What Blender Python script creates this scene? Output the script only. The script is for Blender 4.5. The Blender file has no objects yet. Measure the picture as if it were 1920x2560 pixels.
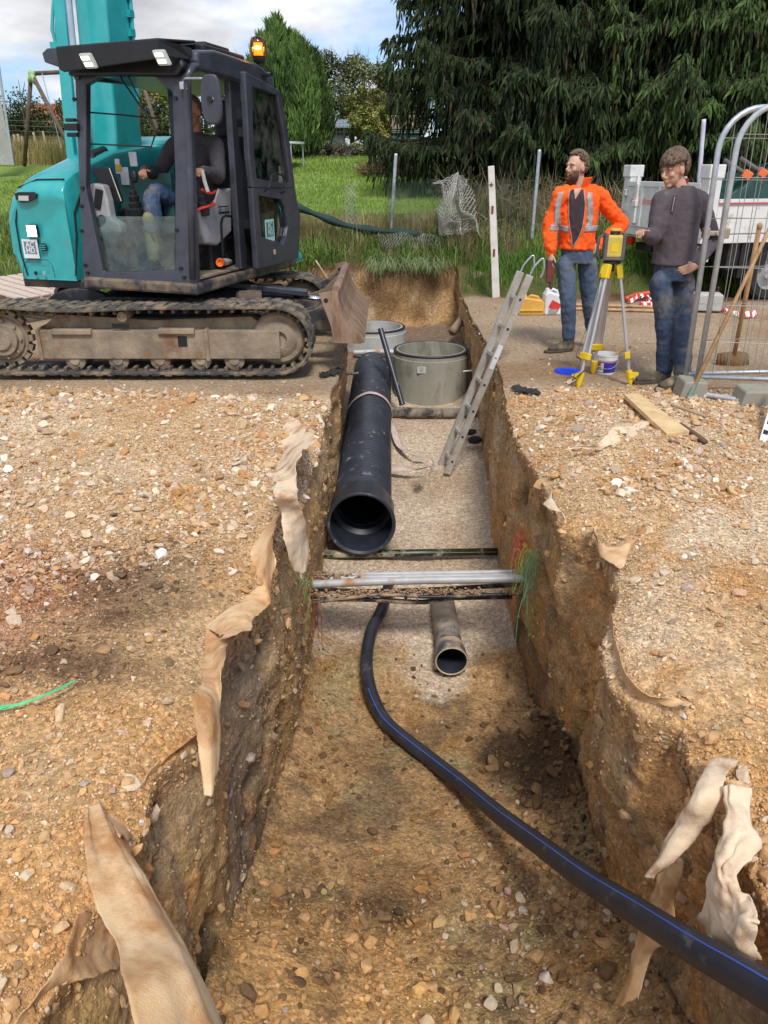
import bpy, bmesh, math, random
import numpy as np
from mathutils import Vector, Matrix
random.seed(7); RNG = np.random.default_rng(11)
R = math.radians
S = bpy.context.scene
COL = S.collection

# ---------------------------------------------------------------- camera, sky, sun, exposure
CH = 1.62; PITCH = R(24.1); FPX = 1923.0
cam_d = bpy.data.cameras.new("camera"); cam = bpy.data.objects.new("camera", cam_d); COL.objects.link(cam)
cam.location = (0, 0, CH); cam.rotation_euler = (R(90) - PITCH, 0, 0)
cam_d.sensor_fit = 'VERTICAL'; cam_d.sensor_height = 24.0; cam_d.lens = 24.0 * FPX / 2560
cam_d.clip_start = 0.05; cam_d.clip_end = 600
S.camera = cam
SUN_EL, SUN_AZ = 54.0, 170.0          # azimuth clockwise from +Y
S.view_settings.view_transform = 'Standard'; S.view_settings.look = 'None'
S.view_settings.exposure = 0.98; S.view_settings.gamma = 1.0
S.render.engine = 'CYCLES'
S.cycles.use_denoising = True
S.cycles.max_bounces = 6; S.cycles.transparent_max_bounces = 12
S.cycles.caustics_reflective = False; S.cycles.caustics_refractive = False
W = bpy.data.worlds.new("World"); S.world = W; W.use_nodes = True
def build_world():
    nt = W.node_tree; nt.nodes.clear(); N = nt.nodes.new; L = nt.links.new
    out = N('ShaderNodeOutputWorld'); bg = N('ShaderNodeBackground'); bg.inputs[1].default_value = 0.12
    sky = N('ShaderNodeTexSky'); sky.sky_type = 'NISHITA'; sky.sun_disc = False
    sky.sun_elevation = R(SUN_EL); sky.sun_rotation = R(SUN_AZ); sky.air_density = 1.0; sky.dust_density = 1.5; sky.ozone_density = 1.5
    tc = N('ShaderNodeTexCoord'); sep = N('ShaderNodeSeparateXYZ'); L(tc.outputs['Generated'], sep.inputs[0])
    add = N('ShaderNodeMath'); add.operation = 'ADD'; add.inputs[1].default_value = 0.22; L(sep.outputs[2], add.inputs[0])
    mx = N('ShaderNodeMath'); mx.operation = 'MAXIMUM'; mx.inputs[1].default_value = 0.05; L(add.outputs[0], mx.inputs[0])
    dx = N('ShaderNodeMath'); dx.operation = 'DIVIDE'; L(sep.outputs[0], dx.inputs[0]); L(mx.outputs[0], dx.inputs[1])
    dy = N('ShaderNodeMath'); dy.operation = 'DIVIDE'; L(sep.outputs[1], dy.inputs[0]); L(mx.outputs[0], dy.inputs[1])
    cb = N('ShaderNodeCombineXYZ'); L(dx.outputs[0], cb.inputs[0]); L(dy.outputs[0], cb.inputs[1]); cb.inputs[2].default_value = 8.8
    n1 = N('ShaderNodeTexNoise'); n1.inputs['Scale'].default_value = 0.85; n1.inputs['Detail'].default_value = 9; n1.inputs['Roughness'].default_value = 0.56; n1.inputs['Distortion'].default_value = 0.25
    L(cb.outputs[0], n1.inputs['Vector'])
    r1 = N('ShaderNodeValToRGB'); r1.color_ramp.elements[0].position = 0.40; r1.color_ramp.elements[1].position = 0.52
    L(n1.outputs[0], r1.inputs[0])
    n2 = N('ShaderNodeTexNoise'); n2.inputs['Scale'].default_value = 1.9; n2.inputs['Detail'].default_value = 6
    mp = N('ShaderNodeVectorMath'); mp.operation = 'ADD'; mp.inputs[1].default_value = (4.1, 2.3, 0); L(cb.outputs[0], mp.inputs[0]); L(mp.outputs[0], n2.inputs['Vector'])
    r2 = N('ShaderNodeValToRGB'); r2.color_ramp.elements[0].position = 0.36; r2.color_ramp.elements[1].position = 0.60
    r2.color_ramp.elements[0].color = (2.3, 2.35, 2.55, 1); r2.color_ramp.elements[1].color = (4.4, 4.4, 4.5, 1)
    L(n2.outputs[0], r2.inputs[0])
    lift = N('ShaderNodeMixRGB'); lift.blend_type = 'MULTIPLY'; lift.inputs[0].default_value = 1; lift.inputs[2].default_value = (0.50, 0.62, 0.78, 1); L(sky.outputs[0], lift.inputs[1])
    mix = N('ShaderNodeMixRGB'); L(r1.outputs[0], mix.inputs[0]); L(lift.outputs[0], mix.inputs[1]); L(r2.outputs[0], mix.inputs[2])
    L(mix.outputs[0], bg.inputs[0]); L(bg.outputs[0], out.inputs[0])
build_world()
sd = bpy.data.lights.new("sun", 'SUN'); sun = bpy.data.objects.new("sun", sd); COL.objects.link(sun)
sd.energy = 1.5; sd.angle = R(12); sd.color = (1.0, 0.95, 0.87)
_a, _e = R(SUN_AZ), R(SUN_EL)
SUNV = Vector((math.sin(_a) * math.cos(_e), math.cos(_a) * math.cos(_e), math.sin(_e)))
sun.rotation_euler = SUNV.to_track_quat('Z', 'Y').to_euler()
sun.location = (6, -6, 12)

# ---------------------------------------------------------------- rays through the photograph, for measuring
_c, _s = math.cos(PITCH), math.sin(PITCH)
KD = 1920 / 1659.0
def ray(x, y):
    u = (x - 960) / FPX; v = (1280 - y) / FPX
    return Vector((u, _c + v * _s, -_s + v * _c))
CO = Vector((0, 0, CH))
def hit(x, y, p0, n):
    d = ray(x, y); n = Vector(n); t = (Vector(p0) - CO).dot(n) / d.dot(n); return CO + d * t
def pz(x, y, z=0.0): return hit(x, y, (0, 0, z), (0, 0, 1))
def pX(x, y, X): return hit(x, y, (X, 0, 0), (1, 0, 0))
def pY(x, y, Y): return hit(x, y, (0, Y, 0), (0, 1, 0))

# ---------------------------------------------------------------- noise
_perm = RNG.random((64, 64, 64)).astype(np.float32)
def vnoise(p):
    p = np.asarray(p, dtype=np.float64); i = np.floor(p).astype(int); f = p - i; f = f * f * (3 - 2 * f)
    i0 = i & 63; i1 = (i + 1) & 63
    x0, y0, z0 = i0[..., 0], i0[..., 1], i0[..., 2]; x1, y1, z1 = i1[..., 0], i1[..., 1], i1[..., 2]
    fx, fy, fz = f[..., 0], f[..., 1], f[..., 2]
    c00 = _perm[x0, y0, z0] * (1 - fx) + _perm[x1, y0, z0] * fx
    c10 = _perm[x0, y1, z0] * (1 - fx) + _perm[x1, y1, z0] * fx
    c01 = _perm[x0, y0, z1] * (1 - fx) + _perm[x1, y0, z1] * fx
    c11 = _perm[x0, y1, z1] * (1 - fx) + _perm[x1, y1, z1] * fx
    return ((c00 * (1 - fy) + c10 * fy) * (1 - fz) + (c01 * (1 - fy) + c11 * fy) * fz) * 2 - 1
def fbm(p, sc, octs=4, gain=0.5, off=0.0):
    p = np.asarray(p) * sc + off; a = 1.0; t = 0; s = 0
    for k in range(octs):
        t = t + a * vnoise(p + k * 17.3); s += a; a *= gain; p = p * 2.03
    return t / s
def sstep(a, b, x):
    t = np.clip((x - a) / (b - a), 0, 1); return t * t * (3 - 2 * t)

# ---------------------------------------------------------------- objects, tagging
ORG = {}
def tag(o, label=None, cat=None, group=None, kind=None):
    if label: o['label'] = label
    if cat: o['category'] = cat
    if group: o['group'] = group
    if kind: o['kind'] = kind
    return o
def thing(name, label, cat, loc=(0, 0, 0), group=None):
    o = bpy.data.objects.new(name, None); COL.objects.link(o); o.location = loc; o.empty_display_size = 0.2
    ORG[o] = Vector(loc); return tag(o, label, cat, group)
def link_mesh(name, me, m=None, parent=None, loc=None):
    o = bpy.data.objects.new(name, me); COL.objects.link(o)
    if m is not None:
        for mm in (m if isinstance(m, (list, tuple)) else [m]): me.materials.append(mm)
    if parent is not None:
        o.parent = parent; ORG[o] = ORG[parent].copy()
        me.transform(Matrix.Translation(-ORG[parent]))
    else:
        L = Vector(loc) if loc is not None else Vector((0, 0, 0))
        ORG[o] = L; o.location = L
        if L.length: me.transform(Matrix.Translation(-L))
    return o
def copy_tree(o, parent=None, d=None):
    c = o.copy(); COL.objects.link(c); ORG[c] = ORG.get(o, Vector()).copy()
    if parent is not None: c.parent = parent
    for ch in list(o.children): copy_tree(ch, c)
    return c

def V(*a): return Vector(a) if len(a) > 1 else Vector(a[0])
def basis(d):
    d = V(d).normalized(); a = Vector((0, 0, 1)) if abs(d.z) < 0.9 else Vector((1, 0, 0))
    x = a.cross(d).normalized(); return x, d.cross(x), d
class MB:
    def __init__(s): s.v = []; s.f = []; s.mi = []; s.cur = 0
    def m(s, i): s.cur = i; return s
    def add(s, vs, fs):
        b = len(s.v); s.v += [tuple(q) for q in vs]; s.f += [tuple(b + i for i in f) for f in fs]; s.mi += [s.cur] * len(fs); return s
    def hexa(s, p):   # 8 corners: bottom ring 0-3, top ring 4-7
        return s.add(p, [(3, 2, 1, 0), (4, 5, 6, 7), (0, 1, 5, 4), (1, 2, 6, 5), (2, 3, 7, 6), (3, 0, 4, 7)])
    def box(s, c, sz, ax=None):
        c = V(c); ax = ax or (Vector((1, 0, 0)), Vector((0, 1, 0)), Vector((0, 0, 1)))
        h = [a * (k / 2) for a, k in zip(ax, sz)]; P = []
        for z in (-1, 1):
            for x, y in ((-1, -1), (1, -1), (1, 1), (-1, 1)): P.append(c + h[0] * x + h[1] * y + h[2] * z)
        return s.hexa(P)
    def bar(s, a, b, w, t, up=(0, 0, 1)):
        a, b = V(a), V(b); d = (b - a).normalized(); x = V(up).cross(d)
        x = x.normalized() if x.length > 1e-5 else basis(d)[0]; y = d.cross(x)
        return s.box((a + b) / 2, (w, t, (b - a).length), (x, y, d))
    def tube(s, pts, r, n=10, cap=True, closed=False, flat=1.0, up=None):
        pts = [V(p) for p in pts]; N = len(pts); rs = r if isinstance(r, (list, tuple)) else [r] * N
        ring = []; x = None
        for i, p in enumerate(pts):
            if closed: d = pts[(i + 1) % N] - pts[i - 1]
            else: d = pts[min(i + 1, N - 1)] - pts[max(i - 1, 0)]
            d = d.normalized()
            if up is not None: x = V(up).cross(d).normalized()
            elif x is None: x = basis(d)[0]
            else: x = (x - d * x.dot(d)).normalized()
            y = d.cross(x); rr = rs[i]; ra, rb = rr if isinstance(rr, tuple) else (rr, rr * flat)
            ring.append([p + x * (math.cos(t) * ra) + y * (math.sin(t) * rb) for t in [2 * math.pi * k / n for k in range(n)]])
        vs = [q for rg in ring for q in rg]; fs = []
        for i in range(N if closed else N - 1):
            a = i * n; b = ((i + 1) % N) * n
            for k in range(n): fs.append((a + k, a + (k + 1) % n, b + (k + 1) % n, b + k))
        if cap and not closed: fs.append(tuple(reversed(range(n)))); fs.append(tuple((N - 1) * n + k for k in range(n)))
        return s.add(vs, fs)
    def cyl(s, a, b, r, r1=None, n=16): return s.tube([a, b], [r, r if r1 is None else r1], n)
    def lathe(s, prof, o, ax, n=24, closed=False):   # prof [(r,h)]
        o = V(o); x, y, d = basis(ax); vs = []; fs = []
        for r, h in prof:
            for k in range(n):
                t = 2 * math.pi * k / n; vs.append(o + d * h + (x * math.cos(t) + y * math.sin(t)) * r)
        M = len(prof)
        for i in range(M if closed else M - 1):
            a = i * n; b = ((i + 1) % M) * n
            for k in range(n): fs.append((a + k, a + (k + 1) % n, b + (k + 1) % n, b + k))
        return s.add(vs, fs)
    def prism(s, poly, th, d):     # poly: world points, extruded by vector d*th
        n = len(poly); d = V(d).normalized() * th; P = [V(p) for p in poly]; Q = [p + d for p in P]
        fs = [tuple(reversed(range(n))), tuple(range(n, 2 * n))] + [(i, (i + 1) % n, n + (i + 1) % n, n + i) for i in range(n)]
        return s.add(P + Q, fs)
    def frame(s, outer, inner, th, d):
        n = len(outer); d = V(d).normalized() * th; o = [V(p) for p in outer]; q = [V(p) for p in inner]
        vs = o + q + [p + d for p in o] + [p + d for p in q]; fs = []
        for i in range(n):
            j = (i + 1) % n
            fs += [(i, j, n + j, n + i), (2 * n + j, 2 * n + i, 3 * n + i, 3 * n + j), (i, 2 * n + i, 2 * n + j, j), (n + i, n + j, 3 * n + j, 3 * n + i)]
        return s.add(vs, fs)
    def ell(s, c, r, ax=None, nu=14, nv=9):
        c = V(c); ax = ax or (Vector((1, 0, 0)), Vector((0, 1, 0)), Vector((0, 0, 1)))
        vs = [c - ax[2] * r[2]]; fs = []
        for j in range(1, nv):
            ph = -math.pi / 2 + math.pi * j / nv
            for k in range(nu):
                t = 2 * math.pi * k / nu
                vs.append(c + ax[0] * (r[0] * math.cos(ph) * math.cos(t)) + ax[1] * (r[1] * math.cos(ph) * math.sin(t)) + ax[2] * (r[2] * math.sin(ph)))
        vs.append(c + ax[2] * r[2]); T = len(vs) - 1
        for k in range(nu):
            fs.append((0, 1 + (k + 1) % nu, 1 + k)); b = 1 + (nv - 2) * nu; fs.append((T, b + k, b + (k + 1) % nu))
        for j in range(nv - 2):
            for k in range(nu):
                a = 1 + j * nu; b = a + nu; fs.append((a + k, a + (k + 1) % nu, b + (k + 1) % nu, b + k))
        return s.add(vs, fs)
    def build(s, name, m, parent=None, loc=None, smooth=None, bev=0, seg=2, mods=None):
        me = bpy.data.meshes.new(name); me.from_pydata(s.v, [], s.f)
        if any(s.mi): me.polygons.foreach_set('material_index', s.mi)
        bm = bmesh.new(); bm.from_mesh(me); bmesh.ops.recalc_face_normals(bm, faces=bm.faces)
        bm.to_mesh(me); bm.free(); me.update()
        if smooth: me.shade_smooth()
        o = link_mesh(name, me, m, parent, loc)
        if smooth and smooth is not True:
            me.set_sharp_from_angle(angle=R(smooth))
        if bev:
            b = o.modifiers.new('bevel', 'BEVEL'); b.width = bev; b.segments = seg; b.limit_method = 'ANGLE'; b.angle_limit = R(40)
        for t, kw in (mods or []):
            q = o.modifiers.new(t.lower(), t)
            for k, v in kw.items(): setattr(q, k, v)
        return o
def np_mesh(name, verts, faces, m, cols=None, parent=None, smooth=False, loc=None, attr='Col'):
    """verts (n,3), faces (m,k) arrays"""
    me = bpy.data.meshes.new(name); verts = np.asarray(verts, np.float32); faces = np.asarray(faces, np.int32)
    k = faces.shape[1]; me.vertices.add(len(verts)); me.vertices.foreach_set('co', verts.ravel())
    me.loops.add(faces.size); me.loops.foreach_set('vertex_index', faces.ravel())
    me.polygons.add(len(faces)); me.polygons.foreach_set('loop_start', np.arange(0, faces.size, k, dtype=np.int32))
    me.polygons.foreach_set('use_smooth', np.full(len(faces), bool(smooth)))
    me.update(calc_edges=True)
    if cols is not None:
        a = me.color_attributes.new(attr, 'FLOAT_COLOR', 'POINT'); c = np.ones((len(verts), 4), np.float32); c[:, :cols.shape[1]] = cols
        a.data.foreach_set('color', c.ravel())
    return link_mesh(name, me, m, parent, loc)

# ---------------------------------------------------------------- materials
def newmat(name):
    m = bpy.data.materials.new(name); m.use_nodes = True; nt = m.node_tree; return m, nt, nt.nodes['Principled BSDF']
def nd(nt, t, **kw):
    n = nt.nodes.new(t)
    for k, v in kw.items():
        if k in n.inputs: n.inputs[k].default_value = v
        else: setattr(n, k, v)
    return n
def ramp(nt, src, stops):
    r = nt.nodes.new('ShaderNodeValToRGB'); e = r.color_ramp.elements
    while len(e) < len(stops): e.new(0.5)
    for q, (p, c) in zip(e, stops): q.position = p; q.color = (*c, 1) if len(c) == 3 else c
    nt.links.new(src, r.inputs[0]); return r.outputs[0]
def C(r, g, b):
    f = lambda x: (x / 255 / 12.92) if x <= 10 else ((x / 255 + 0.055) / 1.055) ** 2.4
    return (f(r), f(g), f(b))
def mat(name, col, col2=None, rough=0.6, metal=0.0, dirt=None, dirt_amt=0.5, scale=6.0, dscale=4.0, bump=0.0, bscale=60.0, spec=0.5, coat=0.0, rvar=0.15, stretch=None):
    m, nt, b = newmat(name); L = nt.links.new
    tc = nd(nt, 'ShaderNodeTexCoord'); src = tc.outputs['Object']
    if stretch:
        mp = nd(nt, 'ShaderNodeMapping'); mp.inputs['Scale'].default_value = stretch; L(src, mp.inputs[0]); src = mp.outputs[0]
    n1 = nd(nt, 'ShaderNodeTexNoise', Scale=scale, Detail=6.0, Roughness=0.6); L(src, n1.inputs['Vector'])
    c2 = col2 or tuple(x * 0.8 for x in col)
    cc = ramp(nt, n1.outputs[0], [(0.35, c2), (0.65, col)])
    if dirt:
        n2 = nd(nt, 'ShaderNodeTexNoise', Scale=dscale, Detail=9.0, Roughness=0.68); L(src, n2.inputs['Vector'])
        t = 0.72 - 0.42 * dirt_amt
        k = ramp(nt, n2.outputs[0], [(t - 0.05, (0, 0, 0)), (t + 0.09, (1, 1, 1))])
        mx = nd(nt, 'ShaderNodeMixRGB'); L(k, mx.inputs[0]); L(cc, mx.inputs[1]); mx.inputs[2].default_value = (*dirt, 1); cc = mx.outputs[0]
        mr = nd(nt, 'ShaderNodeMath', operation='MULTIPLY_ADD'); L(k, mr.inputs[0]); mr.inputs[1].default_value = 0.85 - rough; mr.inputs[2].default_value = rough
        mr.use_clamp = True; L(mr.outputs[0], b.inputs['Roughness'])
    else:
        mr = nd(nt, 'ShaderNodeMath', operation='MULTIPLY_ADD'); L(n1.outputs[0], mr.inputs[0]); mr.inputs[1].default_value = rvar; mr.inputs[2].default_value = rough - rvar * 0.5
        L(mr.outputs[0], b.inputs['Roughness'])
    L(cc, b.inputs['Base Color']); b.inputs['Metallic'].default_value = metal
    b.inputs['Specular IOR Level'].default_value = spec; b.inputs['Coat Weight'].default_value = coat; b.inputs['Coat Roughness'].default_value = 0.12
    if bump:
        n3 = nd(nt, 'ShaderNodeTexNoise', Scale=bscale, Detail=4.0); L(src, n3.inputs['Vector'])
        bp = nd(nt, 'ShaderNodeBump', Strength=bump, Distance=0.01); L(n3.outputs[0], bp.inputs['Height']); L(bp.outputs[0], b.inputs['Normal'])
    return m
def attr_mat(name, rough=0.9, bump=0.5, bscale=90.0, vary=0.35, vscale=40.0, spec=0.25, transl=0.0, dist=0.01, fine=0.0, coarse=0.0):
    m, nt, b = newmat(name); L = nt.links.new
    at = nd(nt, 'ShaderNodeAttribute', attribute_name='Col'); tc = nd(nt, 'ShaderNodeTexCoord'); g = tc.outputs['Object']
    n1 = nd(nt, 'ShaderNodeTexNoise', Scale=vscale, Detail=7.0, Roughness=0.7); L(g, n1.inputs['Vector'])
    k = ramp(nt, n1.outputs[0], [(0.3, (1 - vary,) * 3), (0.72, (1 + vary,) * 3)])
    mx = nd(nt, 'ShaderNodeMixRGB', blend_type='MULTIPLY'); mx.inputs[0].default_value = 1; L(at.outputs['Color'], mx.inputs[1]); L(k, mx.inputs[2]); cc = mx.outputs[0]
    if fine:
        vo = nd(nt, 'ShaderNodeTexVoronoi', Scale=fine); L(g, vo.inputs['Vector'])
        hs = nd(nt, 'ShaderNodeSeparateColor'); L(vo.outputs['Color'], hs.inputs[0])
        k2 = ramp(nt, hs.outputs[0], [(0.0, (0.70,) * 3), (0.55, (1.0,) * 3), (1.0, (1.38, 1.36, 1.32))])
        m2 = nd(nt, 'ShaderNodeMixRGB', blend_type='MULTIPLY'); L(at.outputs['Alpha'], m2.inputs[0]); L(cc, m2.inputs[1]); L(k2, m2.inputs[2]); cc = m2.outputs[0]
    L(cc, b.inputs['Base Color']); b.inputs['Roughness'].default_value = rough; b.inputs['Specular IOR Level'].default_value = spec
    if bump:
        n3 = nd(nt, 'ShaderNodeTexNoise', Scale=bscale, Detail=6.0, Roughness=0.7); L(g, n3.inputs['Vector'])
        h = n3.outputs[0]
        if fine:
            ms = nd(nt, 'ShaderNodeMath', operation='MULTIPLY_ADD'); L(vo.outputs['Distance'], ms.inputs[0]); ms.inputs[1].default_value = -0.3; L(h, ms.inputs[2]); h = ms.outputs[0]
        bp = nd(nt, 'ShaderNodeBump', Strength=bump, Distance=dist); L(h, bp.inputs['Height']); L(bp.outputs[0], b.inputs['Normal'])
    if bump and coarse:
        n4 = nd(nt, 'ShaderNodeTexNoise', Scale=coarse, Detail=5.0, Roughness=0.65); L(g, n4.inputs['Vector'])
        b2 = nd(nt, 'ShaderNodeBump', Strength=0.7, Distance=0.035); L(n4.outputs[0], b2.inputs['Height']); L(b2.outputs[0], bp.inputs['Normal'])
    if transl: b.inputs['Subsurface Weight'].default_value = 0
    return m
# ================================================================ GROUND: gravel, trench, dirt road, bank, lawn in one sheet
def interp(ys, tab): t = np.array(tab); return np.interp(ys, t[:, 0], t[:, 1])
LIPL = [(-3, -.74), (1.0, -.74), (1.3, -.72), (1.62, -.69), (1.8, -.68), (1.97, -.6), (2.33, -.64), (2.72, -.57), (3.0, -.52), (3.5, -.52), (3.72, -.46), (4.3, -.46), (4.8, -.45), (5.5, -.44), (6.6, -.39), (7.7, -.39), (9.2, -.44), (10.0, -.6), (10.7, -1.2), (11.4, -2.5), (13, -3.0)]
LIPR = [(-3, .98), (1.4, .97), (1.7, .98), (2.05, 1.0), (2.12, .87), (2.3, .83), (2.6, .88), (2.8, .96), (3.0, 1.03), (3.2, 1.06), (3.46, 1.06), (3.58, .9), (3.8, .92), (5.0, .93), (5.7, .95), (6.3, 1.0), (6.9, 1.05), (8, 1.07), (9.2, 1.06), (13, 1.15)]
BASL = [(-3, -.66), (2.3, -.62), (3.4, -.56), (4.57, -.49), (5.7, -.5), (9.2, -.52), (10.0, -.66), (10.7, -1.15), (11.4, -2.3), (13, -2.8)]
BASR = [(-3, 1.0), (2, .99), (3.5, .98), (4.2, .95), (5.7, .93), (7.5, 1.05), (8.6, 1.1), (13, 1.2)]
FLZ = [(-3, -.95), (1.2, -1.08), (1.7, -1.2), (2.2, -1.36), (2.7, -1.44), (3.4, -1.5), (4.2, -1.56), (4.6, -1.5), (5.2, -1.43), (6, -1.35), (7.5, -1.17), (8.5, -1.05), (9.2, -1.04), (9.9, -.95), (10.4, -.69), (13, -.66)]
def ground_z(x, y):
    """surface height away from the trench"""
    x = np.asarray(x, float); y = np.asarray(y, float)
    p = np.stack([x, y, 0 * x], -1)
    start = np.where(x < 0.9, 11.9, 11.0)
    z = 0.22 * sstep(start, start + .7, y) + 0.62 * sstep(12.3, 14.0, y) + (0.088 * np.clip(y - 13.6, 0, 11.6) + 0.016 * np.clip(y - 25.2, 0, 60)) * (1 - .55 * sstep(1.5, 5, x)) + 0.004 * np.clip(y - 58, 0, 200)
    # the lawn swells to the left
    z += 0.05 * sstep(14, 20, y) * fbm(p, 0.25, 2)
    grav = 1 - sstep(5.6, 6.1, y + 0.25 * fbm(p, 1.1, 3))
    z += grav * (0.045 * fbm(p, 1.3, 4) + 0.012 * fbm(p, 9, 3) + 0.03)
    z += (1 - grav) * 0.008 * fbm(p, 3, 3)
    z += (1 - grav) * sstep(10.5, 11.5, y) * 0.05 * fbm(p, 1.5, 4)
    # humps in the gravel on the right bank
    z += grav * 0.07 * np.exp(-(((x - 1.5) / .45) ** 2 + ((y - 4.5) / .5) ** 2)) + grav * 0.05 * np.exp(-(((x + 1.9) / .7) ** 2 + ((y - 5.2) / .5) ** 2))
    return z
def geom_rows():
    ys = [-2.5, -1.5, -.8, -.2, .1, .25]
    y = .3
    while y < 12.2: ys.append(y); y += max(.016, .0105 * y)
    while y < 12.6: ys.append(y); y += .03
    while y < 150: ys.append(y); y += .0105 * y * (1 + max(0, y - 12) * .05)
    return np.array(ys)
YS = geom_rows()
NG, NW, NF = 250, 70, 90
tg = np.linspace(0, 1, NG); NCOL = 2 * NG + 2 * NW + NF
def gsp(t): return .0  # placeholder
def trench_sheet():
    nY = len(YS); X = np.zeros((nY, NCOL)); Y = np.repeat(YS[:, None], NCOL, 1); Z = np.zeros((nY, NCOL))
    wob = np.array([[0, y, 3.3] for y in YS])
    amp = np.where(YS < 6.2, .05, .03)
    xl = interp(YS, LIPL) + amp * fbm(wob, 2.6, 4); xr = interp(YS, LIPR) + amp * fbm(wob + 9, 2.6, 4)
    bl = interp(YS, BASL) + .02 * fbm(wob + 4, 2, 3); br = interp(YS, BASR) + .02 * fbm(wob + 14, 2, 3)
    fz = interp(YS, FLZ)
    dep = sstep(.28, .42, YS) * (1 - sstep(12.22, 12.5, YS))     # 1 inside the trench, 0 beyond its ends
    half = 4.6 + YS * .62; half = np.minimum(half, 120)
    # left ground: from far left to lip; denser near the lip
    e = tg ** 2.0
    for i in range(nY):
        X[i, :NG] = xl[i] - half[i] * e[::-1] ** (.85)
        X[i, -NG:] = xr[i] + half[i] * e ** (.85)
    Z[:, :NG] = ground_z(X[:, :NG], Y[:, :NG]); Z[:, -NG:] = ground_z(X[:, -NG:], Y[:, -NG:])
    dl = xl[:, None] - X[:, :NG]; dr = X[:, -NG:] - xr[:, None]
    gr = (1 - sstep(5.6, 6.1, YS))[:, None]
    Z[:, :NG] -= dep[:, None] * (.02 + .085 * gr) * np.exp(-(dl / .13))
    Z[:, -NG:] -= dep[:, None] * (.02 + .10 * gr) * np.exp(-(dr / .16))
    a, b, c_, d_ = NG, NG + NW, NG + NW + NF, NG + 2 * NW + NF
    tw = np.linspace(0, 1, NW + 2)[1:-1]
    zl = Z[:, NG - 1]; zr = Z[:, -NG]
    fzd = fz * dep + (1 - dep) * 0
    gmid = ground_z(0 * YS, YS)
    for i in range(nY):
        D = dep[i]; f0 = fz[i] * D + gmid[i] * (1 - D)
        X[i, a:b] = xl[i] + (bl[i] - xl[i]) * tw; Z[i, a:b] = zl[i] + (f0 - zl[i]) * tw
        X[i, b:c_] = np.linspace(bl[i], br[i], NF); Z[i, b:c_] = f0
        X[i, c_:d_] = br[i] + (xr[i] - br[i]) * tw; Z[i, c_:d_] = f0 + (zr[i] - f0) * tw
    P = np.stack([X, Y, Z], -1)
    # floor relief
    fl = P[:, b:c_]; k = dep[:, None]; bed = sstep(4.35, 4.8, fl[..., 1] + .35 * fbm(fl, 1.6, 3)) * (1 - sstep(9.0, 9.4, fl[..., 1]))
    rel = (.06 * fbm(fl, 2.0, 5) + .05 * np.abs(fbm(fl, 5, 4)) + .014 * fbm(fl, 18, 3)) * (1 - bed) + bed * (.022 * fbm(fl, 3, 4))
    u = np.linspace(0, 1, NF)[None, :]
    edge = (.16 * np.exp(-u / .09) + .16 * np.exp(-(1 - u) / .09)) * (.7 + .9 * fbm(fl, 2.5, 3))
    mound = .10 * np.exp(-(((fl[..., 0] - .9) / .35) ** 2)) * (1 - sstep(3.6, 4.2, fl[..., 1])) + .10 * np.exp(-(((fl[..., 0] + .45) / .45) ** 2 + ((fl[..., 1] - 1.9) / .5) ** 2))
    P[:, b:c_, 2] += k * (rel + edge * (1 - .6 * bed) + mound)
    # walls: knobbly, vertical scrape marks, cavities
    for sl, sg, zt in ((slice(a, b), 1, zl), (slice(c_, d_), -1, zr)):
        w = P[:, sl]; q = w.copy(); q[..., 2] *= .45
        tt = (np.linspace(0, 1, NW + 2)[1:-1] if sg == 1 else np.linspace(1, 0, NW + 2)[1:-1])[None, :]
        env = np.sin(np.pi * np.clip(tt, 0, 1)) ** .5
        n = .075 * fbm(q, 2.0, 5, .55) + .04 * np.abs(fbm(w, 7, 4)) + .018 * fbm(w, 22, 3) + .02 * np.abs(fbm(w * np.array([1, 3, .5]), 4, 3))
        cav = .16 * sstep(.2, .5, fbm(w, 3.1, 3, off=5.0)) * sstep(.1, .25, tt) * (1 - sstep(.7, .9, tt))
        if sg == -1:
            cav += .17 * np.exp(-(((w[..., 1] - 3.25) / .17) ** 2 + ((tt - .22) / .1) ** 2)) + .12 * np.exp(-(((w[..., 1] - 2.95) / .1) ** 2 + ((tt - .45) / .1) ** 2))
            cav += .10 * np.exp(-(((w[..., 1] - 1.75) / .07) ** 2)) * sstep(.1, .3, tt) * (1 - sstep(.6, .9, tt))
        under = .05 * np.exp(-((tt - .12) / .08) ** 2) * (1 - sstep(5.6, 6.2, w[..., 1]))
        P[:, sl, 0] += k * env * sg * (n - cav * 1.0 - under) 
    # soil bank face roughness at the far end
    far = sstep(11.9, 12.2, P[..., 1]) * (1 - sstep(12.7, 13.0, P[..., 1]))
    P[..., 1] += far * (.20 * fbm(P * np.array([1, .2, 1]), 1.8, 5) + .07 * np.abs(fbm(P * np.array([1, .3, 1]), 6, 3))) * (np.abs(P[..., 0]) < 4)
    return P, dep
P, DEP = trench_sheet()
nY = len(YS)
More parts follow.
